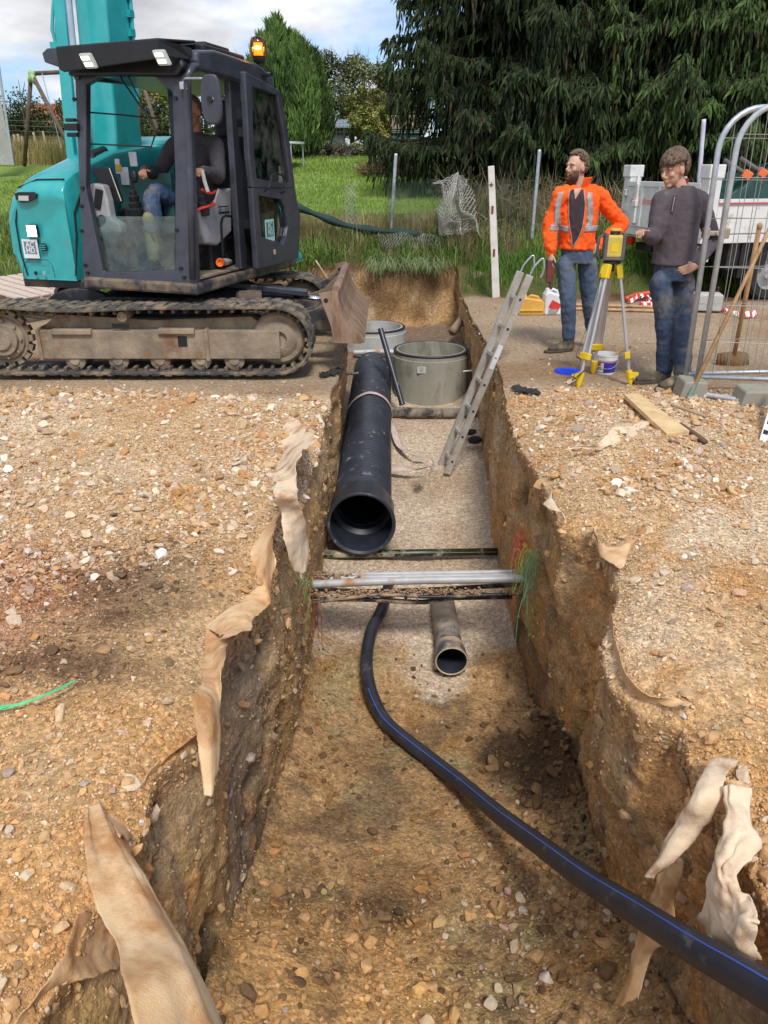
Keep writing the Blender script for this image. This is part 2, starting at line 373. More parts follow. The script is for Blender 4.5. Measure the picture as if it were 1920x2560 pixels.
def zone_colors(P):
    x, y, z = P[..., 0], P[..., 1], P[..., 2]
    n1 = fbm(P, 1.2, 4, off=3); n2 = fbm(P, 4.0, 4, off=8); n3 = fbm(P, .5, 3, off=2)
    def mixc(a, b, t): return a * (1 - t[..., None]) + b * t[..., None]
    c = lambda *k: np.array(C(*k))
    base = np.zeros(P.shape) + 0
    # ground colours
    gravel = mixc(mixc(c(204, 172, 130) + 0 * P, c(220, 198, 166), sstep(-.1, .5, n1)), c(200, 154, 100), sstep(.05, .5, n2 - .3 * n1))
    warm = sstep(3.0, 1.2, y) if False else 1 - sstep(1.4, 3.4, y)
    gravel = mixc(gravel, c(214, 166, 108), .7 * warm * sstep(-.4, .4, n2 + .4))
    # dark soil stain and reddish patch lower left
    st = np.exp(-(((x + 1.05) / .3) ** 2 + ((y - 2.75) / .35) ** 2)) + .8 * np.exp(-(((x + 1.15) / .35) ** 2 + ((y - 2.25) / .12) ** 2))
    gravel = mixc(gravel, c(98, 76, 56), np.clip(st * (1.1 + n2), 0, .85))
    gravel = mixc(gravel, c(170, 108, 78), np.clip(1.0 * np.exp(-(((x + 1.65) / .4) ** 2 + ((y - 2.7) / .5) ** 2)), 0, .7))
    road = mixc(c(172, 150, 124) + 0 * P, c(152, 124, 94), sstep(-.2, .5, n1)); road = mixc(road, c(184, 160, 132), sstep(.15, .6, n3 + .3 * n2))
    soil = mixc(c(120, 88, 58) + 0 * P, c(88, 66, 46), sstep(-.3, .4, n2))
    lawn = mixc(c(110, 134, 58) + 0 * P, c(132, 152, 70), sstep(-.2, .6, n1)); lawn = mixc(lawn, c(140, 148, 74), .4 * sstep(.1, .6, n3))
    rough = mixc(c(98, 96, 52) + 0 * P, c(74, 84, 40), sstep(-.2, .4, n2))
    gb = sstep(5.65, 6.1, y + .55 * n1 + .25 * n2)
    g = mixc(gravel, road, gb)
    vs = np.where(x < 1.1, 12.05, 10.6 + .5 * np.clip((3.2 - x) / 2, 0, 1)) + .2 * n2
    g = mixc(g, soil, sstep(vs - .35, vs, y)); g = mixc(g, rough, sstep(12.5, 12.8, y + .2 * n2) if True else 0)
    right = (x > 1.1) & (y > 10)
    g = np.where((right & (y > 11.0 + .3 * n2))[..., None], rough, g)
    # left of the digger the verge comes nearer
    g = mixc(g, rough, sstep(9.0, 9.6, y + .3 * n1) * (1 - sstep(-3.6, -3.1, x)))
    g = mixc(g, lawn, sstep(14.0, 14.6, y + .3 * n2))
    alpha = np.where(y < 14, 1.0, 0.0) * (1 - .55 * gb) 
    a, b, c_, d_ = NG, NG + NW, NG + NW + NF, NG + 2 * NW + NF
    out = g.copy()
    ii = DEP[:, None]
    for sl, side in ((slice(a, b), 0), (slice(c_, d_), 1)):
        p = P[:, sl]; yy = p[..., 1]; zz = p[..., 2]; q = p * np.array([1, 1, .35]); m1 = fbm(q, 1.6, 4, off=1); m2 = fbm(p, 5, 4, off=6); m3 = fbm(p * np.array([1, 2.2, .3]), 3, 4, off=11)
        grey = c(146, 126, 102) + 0 * p; brown = c(176, 144, 102) + 0 * p; orange = c(204, 154, 98) + 0 * p; tan = c(204, 180, 148) + 0 * p; ochre = c(178, 144, 88) + 0 * p
        w = mixc(grey, brown, sstep(-.3, .3, m1 + .2)); w = mixc(w, ochre, .8 * sstep(.05, .4, m3)); w = mixc(w, c(120, 102, 82), .7 * sstep(.1, .4, -m3)); w = mixc(w, orange, sstep(.1, .5, m2 + (.22 if side else -.05)) * .75)
        farw = sstep(4.2, 6.0, yy); w = mixc(w, orange, farw * .45 * sstep(-.3, .3, m2)); w = mixc(w, tan, farw * .6 * sstep(0, .4, m1 + .3 * m3))
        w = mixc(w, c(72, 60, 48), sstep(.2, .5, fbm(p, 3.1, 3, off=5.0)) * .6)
        top = sstep(-.26, -.16, zz + .05 * m2); w = mixc(w, c(176, 140, 98), top * .85)
        black = np.exp(-((zz + .06) / .025) ** 2) * sstep(5.8, 6.3, yy); w = mixc(w, c(52, 48, 45), np.clip(black * .8, 0, 1))
        w = np.clip(w * 1.16 + .012, 0, 1)
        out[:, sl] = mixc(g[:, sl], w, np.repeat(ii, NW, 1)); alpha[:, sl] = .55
    p = P[:, b:c_]; yy = p[..., 1]; xx = p[..., 0]; m1 = fbm(p, 1.7, 4, off=21); m2 = fbm(p, 5, 4, off=26)
    mud = mixc(c(182, 146, 102) + 0 * p, c(150, 118, 80), sstep(-.3, .4, m1)); mud = mixc(mud, c(160, 122, 76), sstep(.15, .5, m2)); mud = mixc(mud, c(74, 58, 42), sstep(.1, .5, m1 + .9 * np.exp(-(((xx - .85) / .3) ** 2 + ((yy - 3.2) / .5) ** 2)) - .2) * .9)
    org = (1 - sstep(1.9, 2.7, yy + .3 * m1)) * (1 - sstep(.1, .5, xx + .2 * m2)); mud = mixc(mud, c(156, 146, 106), .5 * sstep(.12, .4, fbm(p, 3.2, 4, off=51))); mud = mixc(mud, c(112, 92, 70), .6 * sstep(.16, .4, fbm(p, 4.5, 4, off=57))); mud = mixc(mud, c(222, 174, 112), .8 * org * sstep(-.45, .1, fbm(p, 5, 3, off=61) + .15))
    bed = sstep(4.4, 4.7, yy + .5 * fbm(p, 2.6, 4) + .35 * np.exp(-((xx - .35) / .3) ** 2)); bedc = mixc(c(206, 186, 162) + 0 * p, c(184, 160, 134), sstep(-.2, .5, m1))
    mud = mixc(mud, bedc, bed); mud = mixc(mud, c(128, 108, 90), sstep(9.3, 10.2, yy))
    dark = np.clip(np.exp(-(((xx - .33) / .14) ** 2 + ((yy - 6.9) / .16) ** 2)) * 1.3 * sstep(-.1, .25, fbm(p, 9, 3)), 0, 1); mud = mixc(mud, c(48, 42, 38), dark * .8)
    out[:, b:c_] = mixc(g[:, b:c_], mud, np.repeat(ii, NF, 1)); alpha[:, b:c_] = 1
    # end face of the dig and the cut in the bank: bare clay
    clay = mixc(c(180, 146, 104) + 0 * P, c(138, 108, 76), sstep(-.2, .4, fbm(P, 2.4, 4, off=31))); clay = mixc(clay, c(190, 166, 136), .9 * sstep(.05, .35, n2)); clay = mixc(clay, c(96, 72, 50), .8 * sstep(.0, .16, z - .0 + .08 * n2))
    k = sstep(11.95, 12.1, y) * (1 - sstep(12.55, 12.8, y)) * sstep(-4.2, -3.4, x) * (1 - sstep(1.1, 1.3, x)) * (1 - sstep(.12, .3, z))
    out = mixc(out, clay, k)
    return out, alpha
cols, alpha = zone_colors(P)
idx = np.arange(nY * NCOL).reshape(nY, NCOL)
quads = np.stack([idx[:-1, :-1], idx[:-1, 1:], idx[1:, 1:], idx[1:, :-1]], -1).reshape(-1, 4)
M_ground = attr_mat('earth_and_gravel', rough=.92, bump=.9, bscale=70, vary=.38, vscale=26, fine=75, dist=.012, coarse=17)
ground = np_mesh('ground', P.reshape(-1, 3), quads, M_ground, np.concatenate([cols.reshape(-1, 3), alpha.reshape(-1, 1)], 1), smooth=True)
tag(ground, kind='structure')

# ---------------------------------------------------------------- loose stones
def ico(sub):
    bm = bmesh.new(); bmesh.ops.create_icosphere(bm, subdivisions=sub, radius=1); bm.verts.ensure_lookup_table()
    v = np.array([q.co[:] for q in bm.verts]); f = np.array([[q.index for q in t.verts] for t in bm.faces]); bm.free(); return v, f
def stone_lib(sub, n, lump):
    v, f = ico(sub); out = []
    for k in range(n):
        w = v * (1 + lump * fbm(v, 1.1, 2, off=k * 7.7)[:, None])
        for j in range(8):       # chop with random planes for angular faces
            d = RNG.normal(size=3); d /= np.linalg.norm(d); h = RNG.uniform(.38, .72)
            q = w @ d; w = w - np.clip(q - h, 0, None)[:, None] * d
        out.append(w)
    return np.array(out), f
LIB1 = stone_lib(1, 24, .45); LIB2 = stone_lib(2, 24, .5)
def scatter(name, pts, nrm, size, colr, lib, m, flat=.62, sink=.25, aniso=.35):
    L, F = lib; n = len(pts); k = RNG.integers(0, len(L), n); base = L[k]                 # n,V,3
    sc = size[:, None] * np.stack([RNG.uniform(1 - aniso, 1 + aniso, n), RNG.uniform(1 - aniso, 1 + aniso, n), flat * RNG.uniform(.7, 1.3, n)], 1)
    base = base * sc[:, None, :] * .5
    a = RNG.uniform(0, 2 * np.pi, n); t = nrm + RNG.normal(scale=.3, size=(n, 3)); t /= np.linalg.norm(t, axis=1)[:, None]
    ref = np.stack([np.cos(a), np.sin(a), .3 * np.sin(3 * a)], 1); x = np.cross(ref, t); x /= np.linalg.norm(x, axis=1)[:, None] + 1e-9; y = np.cross(t, x)
    w = base[:, :, 0:1] * x[:, None] + base[:, :, 1:2] * y[:, None] + base[:, :, 2:3] * t[:, None]
    w += (pts + nrm * (sc[:, 2:3] * .5 * (1 - 2 * sink)))[:, None]
    nv = L.shape[1]; f = (F[None] + (np.arange(n) * nv)[:, None, None]).reshape(-1, 3)
    c = np.repeat(colr, nv, 0)
    return np_mesh(name, w.reshape(-1, 3), f, m, c, smooth=False)
PAL = np.array([C(*k) for k in [(226, 212, 190), (212, 190, 160), (198, 168, 130), (200, 156, 106), (184, 146, 108), (176, 160, 142), (192, 172, 158), (220, 200, 172), (168, 132, 94), (234, 226, 212), (188, 136, 86), (204, 168, 150)]])
def sample_faces(density, rows=None):
    """density per face per m2 -> points, normals, face ids"""
    q = P[:-1, :-1]; e1 = P[:-1, 1:] - q; e2 = P[1:, :-1] - q; nr = np.cross(e1, e2); ar = np.linalg.norm(nr, axis=-1); nr = nr / (ar[..., None] + 1e-12)
    lam = (ar * density).ravel(); cnt = RNG.poisson(np.clip(lam, 0, 50)); fid = np.repeat(np.arange(len(lam)), cnt)
    i, j = fid // (NCOL - 1), fid % (NCOL - 1); u, v = RNG.random(len(fid)), RNG.random(len(fid))
    p = q[i, j] + e1[i, j] * u[:, None] + e2[i, j] * v[:, None]
    return p, nr[i, j], i, j
def dusty(c, i, j, k):
    g = cols[i, j] * RNG.uniform(.85, 1.3, (len(c), 1)); t = RNG.beta(1.3, 1.6, (len(c), 1)) * k + (1 - k) * .0
    return c * (1 - t) + g * t
def in_view(p, mg=.42):
    d = p - np.array([0, 0, CH]); zc = d[:, 1] * _c - d[:, 2] * _s; yc = d[:, 1] * _s + d[:, 2] * _c
    return (zc > .25) & (np.abs(d[:, 0] / zc) < .5 * (1 + mg) + .02) & (np.abs(yc / zc) < .6656 * (1 + mg))
M_stone = attr_mat('limestone_pebbles', rough=.85, bump=.5, bscale=180, vary=.22, vscale=70, dist=.004)
def palette(n, w): w = np.array(w, float); w /= w.sum(); return PAL[RNG.choice(len(PAL), n, p=w)] * RNG.uniform(.78, 1.12, (n, 1))
def gravel_stuff():
    x, y = P[:-1, :-1, 0], P[:-1, :-1, 1]; z = P[:-1, :-1, 2]
    col = np.arange(NCOL - 1)[None, :]; outside = (col < NG) | (col >= NG + 2 * NW + NF)
    q = P[:-1, :-1]; n1 = fbm(q, 1.4, 3, off=40); n2 = fbm(q, 3.3, 3, off=44)
    band = 1 - sstep(5.55, 6.2, y + .6 * fbm(q, 1.2, 4, off=3) + .2 * fbm(q, 5, 3, off=3))
    fade = 1 / np.clip(y / 2.4, 1, None) ** .7
    dens = outside * band * (8500 * fade) * np.clip(.9 + .9 * n1, .35, 1.6) * (y > .5)
    p, nr, i, j = sample_faces(dens)
    k = in_view(p); p, nr, i, j = p[k], nr[k], i[k], j[k]
    sz = .0066 + .0068 * RNG.pareto(2.7, len(p)); 
    coarse = sstep(-.1, .5, fbm(p, 1.3, 3, off=60)); sz *= (.85 + .75 * coarse); sz = np.clip(sz, .006, .06) * np.clip((p[:, 1] / 3.2), 1, 1.35)
    warm = 1 - sstep(1.3, 3.2, p[:, 1] + .5 * fbm(p, 1, 2))
    c = palette(len(p), [3, 4, 4, 2, 3, 2, 1.2, 3, 2, 1.5, 1.5, .8]); o = palette(len(p), [.8, 2, 4, 6, 3, .5, .3, 1.5, 3, .4, 6, .5])
    pick = RNG.random(len(p)) < (.18 + .5 * warm); c[pick] = o[pick]
    st = np.exp(-(((p[:, 0] + 1.05) / .3) ** 2 + ((p[:, 1] - 2.75) / .35) ** 2)) + .8 * np.exp(-(((p[:, 0] + 1.15) / .35) ** 2 + ((p[:, 1] - 2.25) / .12) ** 2))
    dk = RNG.random(len(p)) < st * .8; c[dk] = np.array(C(96, 76, 58)) * RNG.uniform(.7, 1.3, (dk.sum(), 1))
    c = dusty(c, i, j, (1.25 - .45 * sstep(2.2, 3.8, p[:, 1])) [:, None] * (1 - .5 * sstep(.015, .04, sz))[:, None])
    big = sz > .02
    a = scatter('gravel', p[~big], nr[~big], sz[~big], c[~big], LIB1, M_stone, sink=.08, flat=.75); tag(a, kind='stuff')
    b = scatter('coarse_gravel', p[big], nr[big], sz[big], c[big], LIB2, M_stone, flat=.6); tag(b, kind='stuff')
    # a few flat slabs of rock
    # stones on the dirt road, sparse
    dens = outside * sstep(5.8, 6.2, y) * (1 - sstep(10, 10.6, y)) * 110
    p, nr, i, j = sample_faces(dens); k = in_view(p); p, nr = p[k], nr[k]
    a = scatter('road_grit', p, nr, np.clip(.009 + .009 * RNG.pareto(3, len(p)), 0, .05), palette(len(p), [3, 4, 2, 1, 2, 3, 1, 3, 2, 1.5, 1, 1]) * .85, LIB1, M_stone, sink=.3); tag(a, kind='stuff')
    # rubble on the trench floor
    fl = (col >= NG + NW) & (col < NG + NW + NF); nn = fbm(q, 2.0, 3, off=70)
    near = 1 - sstep(2.1, 3.0, y + .4 * nn + .35 * (x > .3) * (-1)); 
    dens = fl * ((y > 1.2) * (y < 4.4)) * (2300 * near * np.clip(.9 + 1.2 * nn, .25, 2) + 260 * sstep(-.3, .5, nn) + 70)
    p, nr, i, j = sample_faces(dens); k = in_view(p); p, nr, i, j = p[k], nr[k], i[k], j[k]
    sz = np.clip(.006 + .008 * RNG.pareto(2.1, len(p)), 0, .06) * (.55 + .6 * (1 - sstep(2.2, 3.2, p[:, 1])))
    c = palette(len(p), [.3, 1, 3, 6, 3, .6, .5, .6, 3, .2, 7, .6]) * .92; r = palette(len(p), [2, 2, 1, .6, 1, 2, 2, 1, 2, 1.4, .6, 2]) * .8
    right = RNG.random(len(p)) < sstep(.05, .5, p[:, 0]); c[right] = r[right]
    dk = RNG.random(len(p)) < .08 + .12 * right; c[dk] = np.array(C(92, 72, 54)) * RNG.uniform(.7, 1.3, (dk.sum(), 1))
    c = dusty(c, i, j, 1.25)
    a = scatter('trench_rubble', p, nr, sz, c, LIB2, M_stone, flat=.75, sink=.2); tag(a, kind='stuff')
    # soil clods
    dens = fl * ((y > 1.2) * (y < 4.5)) * (70 + 500 * np.exp(-(((x - .9) / .22) ** 2 + ((y - 3.1) / .7) ** 2)))
    p, nr, i, j = sample_faces(dens); k = in_view(p); p, nr = p[k], nr[k]
    a = scatter('soil_clods', p, nr, np.clip(.02 + .018 * RNG.pareto(2.4, len(p)), 0, .13), np.array(C(120, 94, 66)) * RNG.uniform(.6, 1.4, (len(p), 1)), LIB2, M_soilclod, flat=.75, sink=.3); tag(a, kind='stuff')
    # fine bedding grit in the pipe bed
    bed = sstep(4.5, 4.8, y + .35 * fbm(q, 1.6, 3)) * (1 - sstep(9.0, 9.3, y))
    dens = fl * bed * 1300 * np.clip(5 / np.clip(y, 1, 99), .3, 1)
    p, nr, i, j = sample_faces(dens); k = in_view(p); p, nr = p[k], nr[k]
    c = palette(len(p), [3, 3, 1, .3, 1, 4, 4, 3, .5, 3, .2, 1]) * .92; dk = RNG.random(len(p)) < .03; c[dk] *= .25
    a = scatter('bedding_grit', p, nr, RNG.uniform(.006, .011, len(p)) * np.clip(p[:, 1] / 5, 1, 1.6), c, LIB1, M_stone); tag(a, kind='stuff')
    # stones and crumbs sticking out of the walls
    wl = ((col >= NG) & (col < NG + NW)) | ((col >= NG + NW + NF) & (col < NG + 2 * NW + NF))
    dens = wl * DEP[:-1, None] * (y > 1) * (y < 11.8) * (420 + 1600 * sstep(-.32, -.16, z + .06 * n2) * (1 - .5 * sstep(5.6, 6, y)) + 450 * sstep(.15, .5, n2))* np.clip(3 / np.clip(y, 1, 99), .3, 1)
    p, nr, i, j = sample_faces(dens); k = in_view(p); p, nr, i, j = p[k], nr[k], i[k], j[k]
    side = np.where(p[:, 0] < 0, 1., -1.); nr[:, 0] = np.where(nr[:, 0] * side < 0, -nr[:, 0], nr[:, 0])
    c = palette(len(p), [.7, 1.5, 3, 3, 4, 1, .5, 1, 4, .4, 2.5, .4]) * RNG.uniform(.5, .95, (len(p), 1))
    c = dusty(c, i, j, 1.4)
    a = scatter('wall_crumbs', p, nr, np.clip(.009 + .009 * RNG.pareto(2.4, len(p)), 0, .07), c, LIB1, M_stone, sink=.35); tag(a, kind='stuff')
M_soilclod = attr_mat('soil_clod', rough=.95, bump=.8, bscale=60, vary=.3, vscale=30, dist=.01)
gravel_stuff()
def gz(x, y): return float(ground_z(np.array([x]), np.array([y]))[0])
# ================================================================ MATERIALS
TEAL = mat('teal_paint', C(46, 166, 168), C(38, 154, 156), rough=.32, dirt=C(120, 132, 112), dirt_amt=.12, coat=.5, dscale=2.5)
CHAR = mat('charcoal_paint', C(62, 65, 76), C(48, 50, 60), rough=.36, dirt=C(92, 88, 84), dirt_amt=.14, dscale=9, coat=.2)
CHARD = mat('muddy_charcoal_steel', C(56, 58, 66), C(44, 44, 50), rough=.5, dirt=C(122, 106, 86), dirt_amt=.55, dscale=4)
DARK = mat('dark_steel', C(34, 36, 42), C(24, 26, 32), rough=.55, dirt=C(96, 80, 62), dirt_amt=.4)
MUDSTEEL = mat('dried_mud_on_steel', C(158, 142, 120), C(116, 104, 90), rough=.85, dirt=C(116, 84, 56), dirt_amt=.32, scale=5, dscale=3.5, bump=.5, bscale=45)
RUSTBLADE = mat('worn_rusty_blade', C(168, 142, 120), C(136, 110, 90), rough=.55, dirt=C(118, 92, 70), dirt_amt=.55, scale=3, dscale=6, bump=.25, bscale=50, stretch=(1, 1, .35))
RUBBER = mat('muddy_rubber', C(84, 80, 76), C(54, 53, 53), rough=.8, dirt=C(136, 120, 98), dirt_amt=.52, scale=9, dscale=7, bump=.6, bscale=60)
BLACK = mat('black_plastic', C(28, 29, 33), C(20, 21, 24), rough=.5)
GREYP = mat('grey_plastic', C(158, 158, 160), C(140, 140, 143), rough=.5, dirt=C(120, 110, 98), dirt_amt=.25)
RED = mat('red_plastic', C(214, 60, 52), rough=.45)
WHITE = mat('white_plastic', C(226, 228, 228), C(205, 206, 206), rough=.45)
WHITEP = mat('white_truck_paint', C(226, 226, 222), C(206, 206, 203), rough=.35, dirt=C(150, 135, 118), dirt_amt=.22, coat=.3)
CHROME = mat('chrome_rod', C(215, 218, 222), rough=.15, metal=1.0)
GALV = mat('galvanised_steel', C(192, 198, 204), C(166, 172, 180), rough=.38, metal=.4, scale=14, dirt=C(150, 140, 128), dirt_amt=.12)
ALU = mat('scuffed_aluminium', C(206, 204, 198), C(180, 176, 168), rough=.38, metal=.35, scale=8, dirt=C(184, 166, 140), dirt_amt=.35, dscale=7)
def emis(name, col, st, base=(.8, .8, .8)):
    m, nt, b = newmat(name); b.inputs['Base Color'].default_value = (*base, 1); b.inputs['Emission Color'].default_value = (*col, 1); b.inputs['Emission Strength'].default_value = st; return m
LED = emis('lit_led', (1, 1, .92), 2.2); LENS = emis('lamp_glass', (.9, .95, .8), .06, (.34, .37, .33)); AMBER = emis('lit_amber_lens', (1.0, .36, .03), 1.3, (.9, .3, .03)); AMBERC = emis('amber_flash', (1, .78, .30), 9.0)
def glass(name, tint, mixf=.12, rough=.03):
    m, nt, b = newmat(name); L = nt.links.new; nt.nodes.remove(b); o = nt.nodes['Material Output']
    t = nd(nt, 'ShaderNodeBsdfTransparent'); t.inputs[0].default_value = (*tint, 1); g = nd(nt, 'ShaderNodeBsdfGlossy'); g.inputs['Roughness'].default_value = rough
    f = nd(nt, 'ShaderNodeFresnel', IOR=1.5); a = nd(nt, 'ShaderNodeMath', operation='MULTIPLY_ADD'); L(f.outputs[0], a.inputs[0]); a.inputs[1].default_value = .9; a.inputs[2].default_value = mixf * .3
    x = nd(nt, 'ShaderNodeMixShader'); L(a.outputs[0], x.inputs[0]); L(t.outputs[0], x.inputs[1]); L(g.outputs[0], x.inputs[2])
    d = nd(nt, 'ShaderNodeBsdfDiffuse'); d.inputs[0].default_value = (.35, .36, .30, 1)
    n = nd(nt, 'ShaderNodeTexNoise', Scale=5.0, Detail=8.0, Roughness=.7); tc = nd(nt, 'ShaderNodeTexCoord'); L(tc.outputs['Object'], n.inputs['Vector'])
    k = ramp(nt, n.outputs[0], [(.45, (0, 0, 0)), (.8, (mixf * 2.2,) * 3)])
    y = nd(nt, 'ShaderNodeMixShader'); L(k, y.inputs[0]); L(x.outputs[0], y.inputs[1]); L(d.outputs[0], y.inputs[2]); L(y.outputs[0], o.inputs[0]); return m
GLASS = glass('dusty_glass', (.72, .82, .76), .16); GLASSD = glass('tinted_glass', (.42, .52, .50), .14)
def text(name, s, size, c, rx, up, m, parent=None, ext=.0008, bold=.0, wide=1.0):
    cu = bpy.data.curves.new(name, 'FONT'); cu.body = s; cu.size = size; cu.align_x = 'CENTER'; cu.align_y = 'CENTER'; cu.extrude = ext; cu.offset = bold; cu.resolution_u = 3
    t = bpy.data.objects.new('t', cu); COL.objects.link(t); dg = bpy.context.evaluated_depsgraph_get(); me = bpy.data.meshes.new_from_object(t.evaluated_get(dg)); me.name = name
    bpy.data.objects.remove(t); bpy.data.curves.remove(cu)
    rx = V(rx).normalized(); up = V(up); up = (up - rx * up.dot(rx)).normalized(); n = rx.cross(up)
    me.transform(Matrix(((rx.x * wide, up.x, n.x, c[0]), (rx.y * wide, up.y, n.y, c[1]), (rx.z * wide, up.z, n.z, c[2]), (0, 0, 0, 1))))
    me.materials.clear(); return link_mesh(name, me, m, parent)

# ================================================================ EXCAVATOR
ER = Vector((.9626, -.2709, 0)); EB = Vector((.2709, .9626, 0)); ZU = Vector((0, 0, 1)); EP = Vector((-1.51, 6.40, 0))
def E_(u, w, z): return EP + ER * u + EB * w + ZU * z
def pf(x, y, w=0, lean=.15): return hit(x, y, E_(0, w, .68), EB - ZU * lean)
def ps(x, y, u=0): return hit(x, y, E_(u, 0, 0), ER)
EAX = (ER, EB, ZU)
def eb_(mb, u0, u1, w0, w1, z0, z1): return mb.box(E_((u0 + u1) / 2, (w0 + w1) / 2, (z0 + z1) / 2), (u1 - u0, w1 - w0, z1 - z0), EAX)
def eprof(mb, prof, u0, u1): return mb.prism([E_(u0, w, z) for w, z in prof], u1 - u0, ER)
EX = thing('excavator', 'teal and charcoal tracked excavator with open cab door and muddy tracks', 'excavator', (-1.9, 7.4, 0))
# undercarriage
def track(name, y0, y1):
    cx0, cx1, cz, r = -3.16, -.87, .325, .262; path = []
    def add(x, z): path.append(Vector((x, 0, z)))
    n = 40
    for i in range(n): add(cx0 + (cx1 - cx0) * i / n, cz - r)
    for i in range(14): a = -math.pi / 2 + math.pi * i / 14; add(cx1 + r * math.cos(a), cz + r * math.sin(a))
    for i in range(n): t = i / n; add(cx1 + (cx0 - cx1) * t, cz + r - .012 * math.sin(math.pi * t * 2) ** 2 + .012 * math.sin(7 * t))
    for i in range(14): a = math.pi / 2 + math.pi * i / 14; add(cx0 + r * math.cos(a), cz + r * math.sin(a))
    # resample evenly
    pts = path + [path[0]]; Ls = [0]
    for a, b in zip(pts, pts[1:]): Ls.append(Ls[-1] + (b - a).length)
    NT = 130; out = []
    for k in range(NT):
        s = Ls[-1] * k / NT; j = max(i for i in range(len(Ls)) if Ls[i] <= s); f = (s - Ls[j]) / (Ls[j + 1] - Ls[j] + 1e-9); out.append(pts[j].lerp(pts[j + 1], f))
    m = MB(); rnd = random.Random(3 + int(y0))
    for k in range(NT):
        p = out[k]; q = out[(k + 1) % NT]; d = (q - p).normalized(); no = Vector((d.z, 0, -d.x)); mid = (p + q) / 2; L = (q - p).length
        ax = (d, Vector((0, 1, 0)), no)
        m.box(mid + Vector((0, (y0 + y1) / 2, 0)) + no * .004, (L * 1.12, y1 - y0, .024), ax)
        if k % 2 == 0:      # outer lugs, staggered, near and far shoulder
            h = .013 + rnd.uniform(-.003, .005)
            m.box(mid + Vector((0, y0 + (y1 - y0) * .27, 0)) + no * (.012 + h / 2), (L * 1.25, (y1 - y0) * .52, h), ax)
        else:
            m.box(mid + Vector((0, y0 + (y1 - y0) * .73, 0)) + no * (.012 + .006), (L * 1.25, (y1 - y0) * .52, .013), ax)
        if k % 2 == 0: m.box(mid + Vector((0, y0 + .10, 0)) - no * .024, (L * .55, .12, .036), ax)
    return m.build(name, RUBBER, EX, bev=.006, seg=2)
track('rubber_track', 6.30, 6.72); track('rubber_track', 8.18, 8.60)
for y0, s in ((6.34, 1), (8.2, -1)):
    m = MB(); yf = y0 if s == 1 else y0 + .34
    yc = y0 + .17
    m.box((-1.86, yc, .285), (2.0, .30, .235)); m.box((-2.84, yc, .29), (.03, .335, .26)); m.box((-1.46, yc, .285), (.035, .34, .262))
    m.box((-1.16, yc, .29), (.6, .27, .20))
    m.box((-2.56, yc - .15 * s, .395), (.33, .06, .045)); m.box((-1.70, yc - .15 * s, .40), (.30, .06, .045))
    m.prism([(-2.85, yc - .05, .40), (-.96, yc - .05, .40), (-1.1, yc - .05, .5), (-1.9, yc - .05, .47), (-2.7, yc - .05, .52)], .14, (0, 1, 0))
    fr = m.build('track_frame', MUDSTEEL, EX, bev=.008)
    for c_, z_ in (((-1.66, yc - .152 * s, .315), (.075, .004, .085)), ((-.98, yc - .137 * s, .315), (.06, .004, .014)), ((-2.15, yc - .16 * s, .445), (.14, .004, .035))):
        m = MB(); m.box(c_, z_); m.build('frame_opening', BLACK, fr)
    for X in (-2.58, -2.22, -1.87, -1.53, -1.25):
        m = MB(); m.lathe([(.0, 0), (.04, 0), (.045, .01), (.085, .02), (.085, .07), (.05, .08), (.05, .2), (.085, .21), (.085, .26), (.04, .28), (0, .28)], (X, yc - .14, .155), (0, 1, 0), 18)
        m.build('track_roller', MUDSTEEL, EX, smooth=35)
    m = MB(); m.lathe([(0, 0), (.028, 0), (.03, -.01), (.04, -.01), (.042, 0), (.042, .2), (0, .2)], (-2.13, y0 + .02, .515), (0, 1, 0), 18); m.build('carrier_roller', MUDSTEEL, EX, smooth=35)
    m = MB(); m.lathe([(0, .03), (.06, .03), (.07, .0), (.12, .01), (.155, .035), (.19, .035), (.21, .05), (.225, .08), (.225, .2), (.19, .22), (0, .22)], (-.87, yc - .14, .325), (0, 1, 0), 40); m.build('idler_wheel', MUDSTEEL, EX, smooth=30)
    m = MB(); m.lathe([(0, -.02), (.08, -.02), (.10, .0), (.13, .0), (.135, .03), (.17, .04), (.18, .06), (.20, .06), (.205, .13), (.12, .14), (0, .14)], (-3.16, yc - .14, .325), (0, 1, 0), 40)
    for k in range(17):
        a = 2 * math.pi * k / 17; d = Vector((math.cos(a), 0, math.sin(a))); m.box(Vector((-3.16, yc - .045, .325)) + d * .215, (.04, .06, .05), (d, Vector((0, 1, 0)), Vector((-d.z, 0, d.x))))
    for k in range(9):
        a = 2 * math.pi * k / 9; m.cyl((-3.16 + .155 * math.cos(a), yc - .125, .325 + .155 * math.sin(a)), (-3.16 + .155 * math.cos(a), yc - .1, .325 + .155 * math.sin(a)), .012, n=8)
    m.build('drive_sprocket', MUDSTEEL, EX, smooth=30)
m = MB(); m.box((-2.0, 7.45, .40), (1.15, 1.5, .22)); m.cyl((-1.95, 7.45, .5), (-1.95, 7.45, .64), .42, n=40); m.prism([(-2.75, 6.75, .5), (-1.2, 6.75, .5), (-1.45, 6.75, .60), (-2.4, 6.75, .62)], 1.4, (0, 1, 0))
m.build('undercarriage', DARK, EX, bev=.02)
m = MB(); pts = []
for k in range(13): a = math.pi * k / 12; pts.append((-2.62 + .30 * math.cos(a), 6.78, .52 + .16 * math.sin(a)))
m.prism(pts, .08, (0, 1, 0)); m.build('hose_guard', DARK, EX, bev=.01)
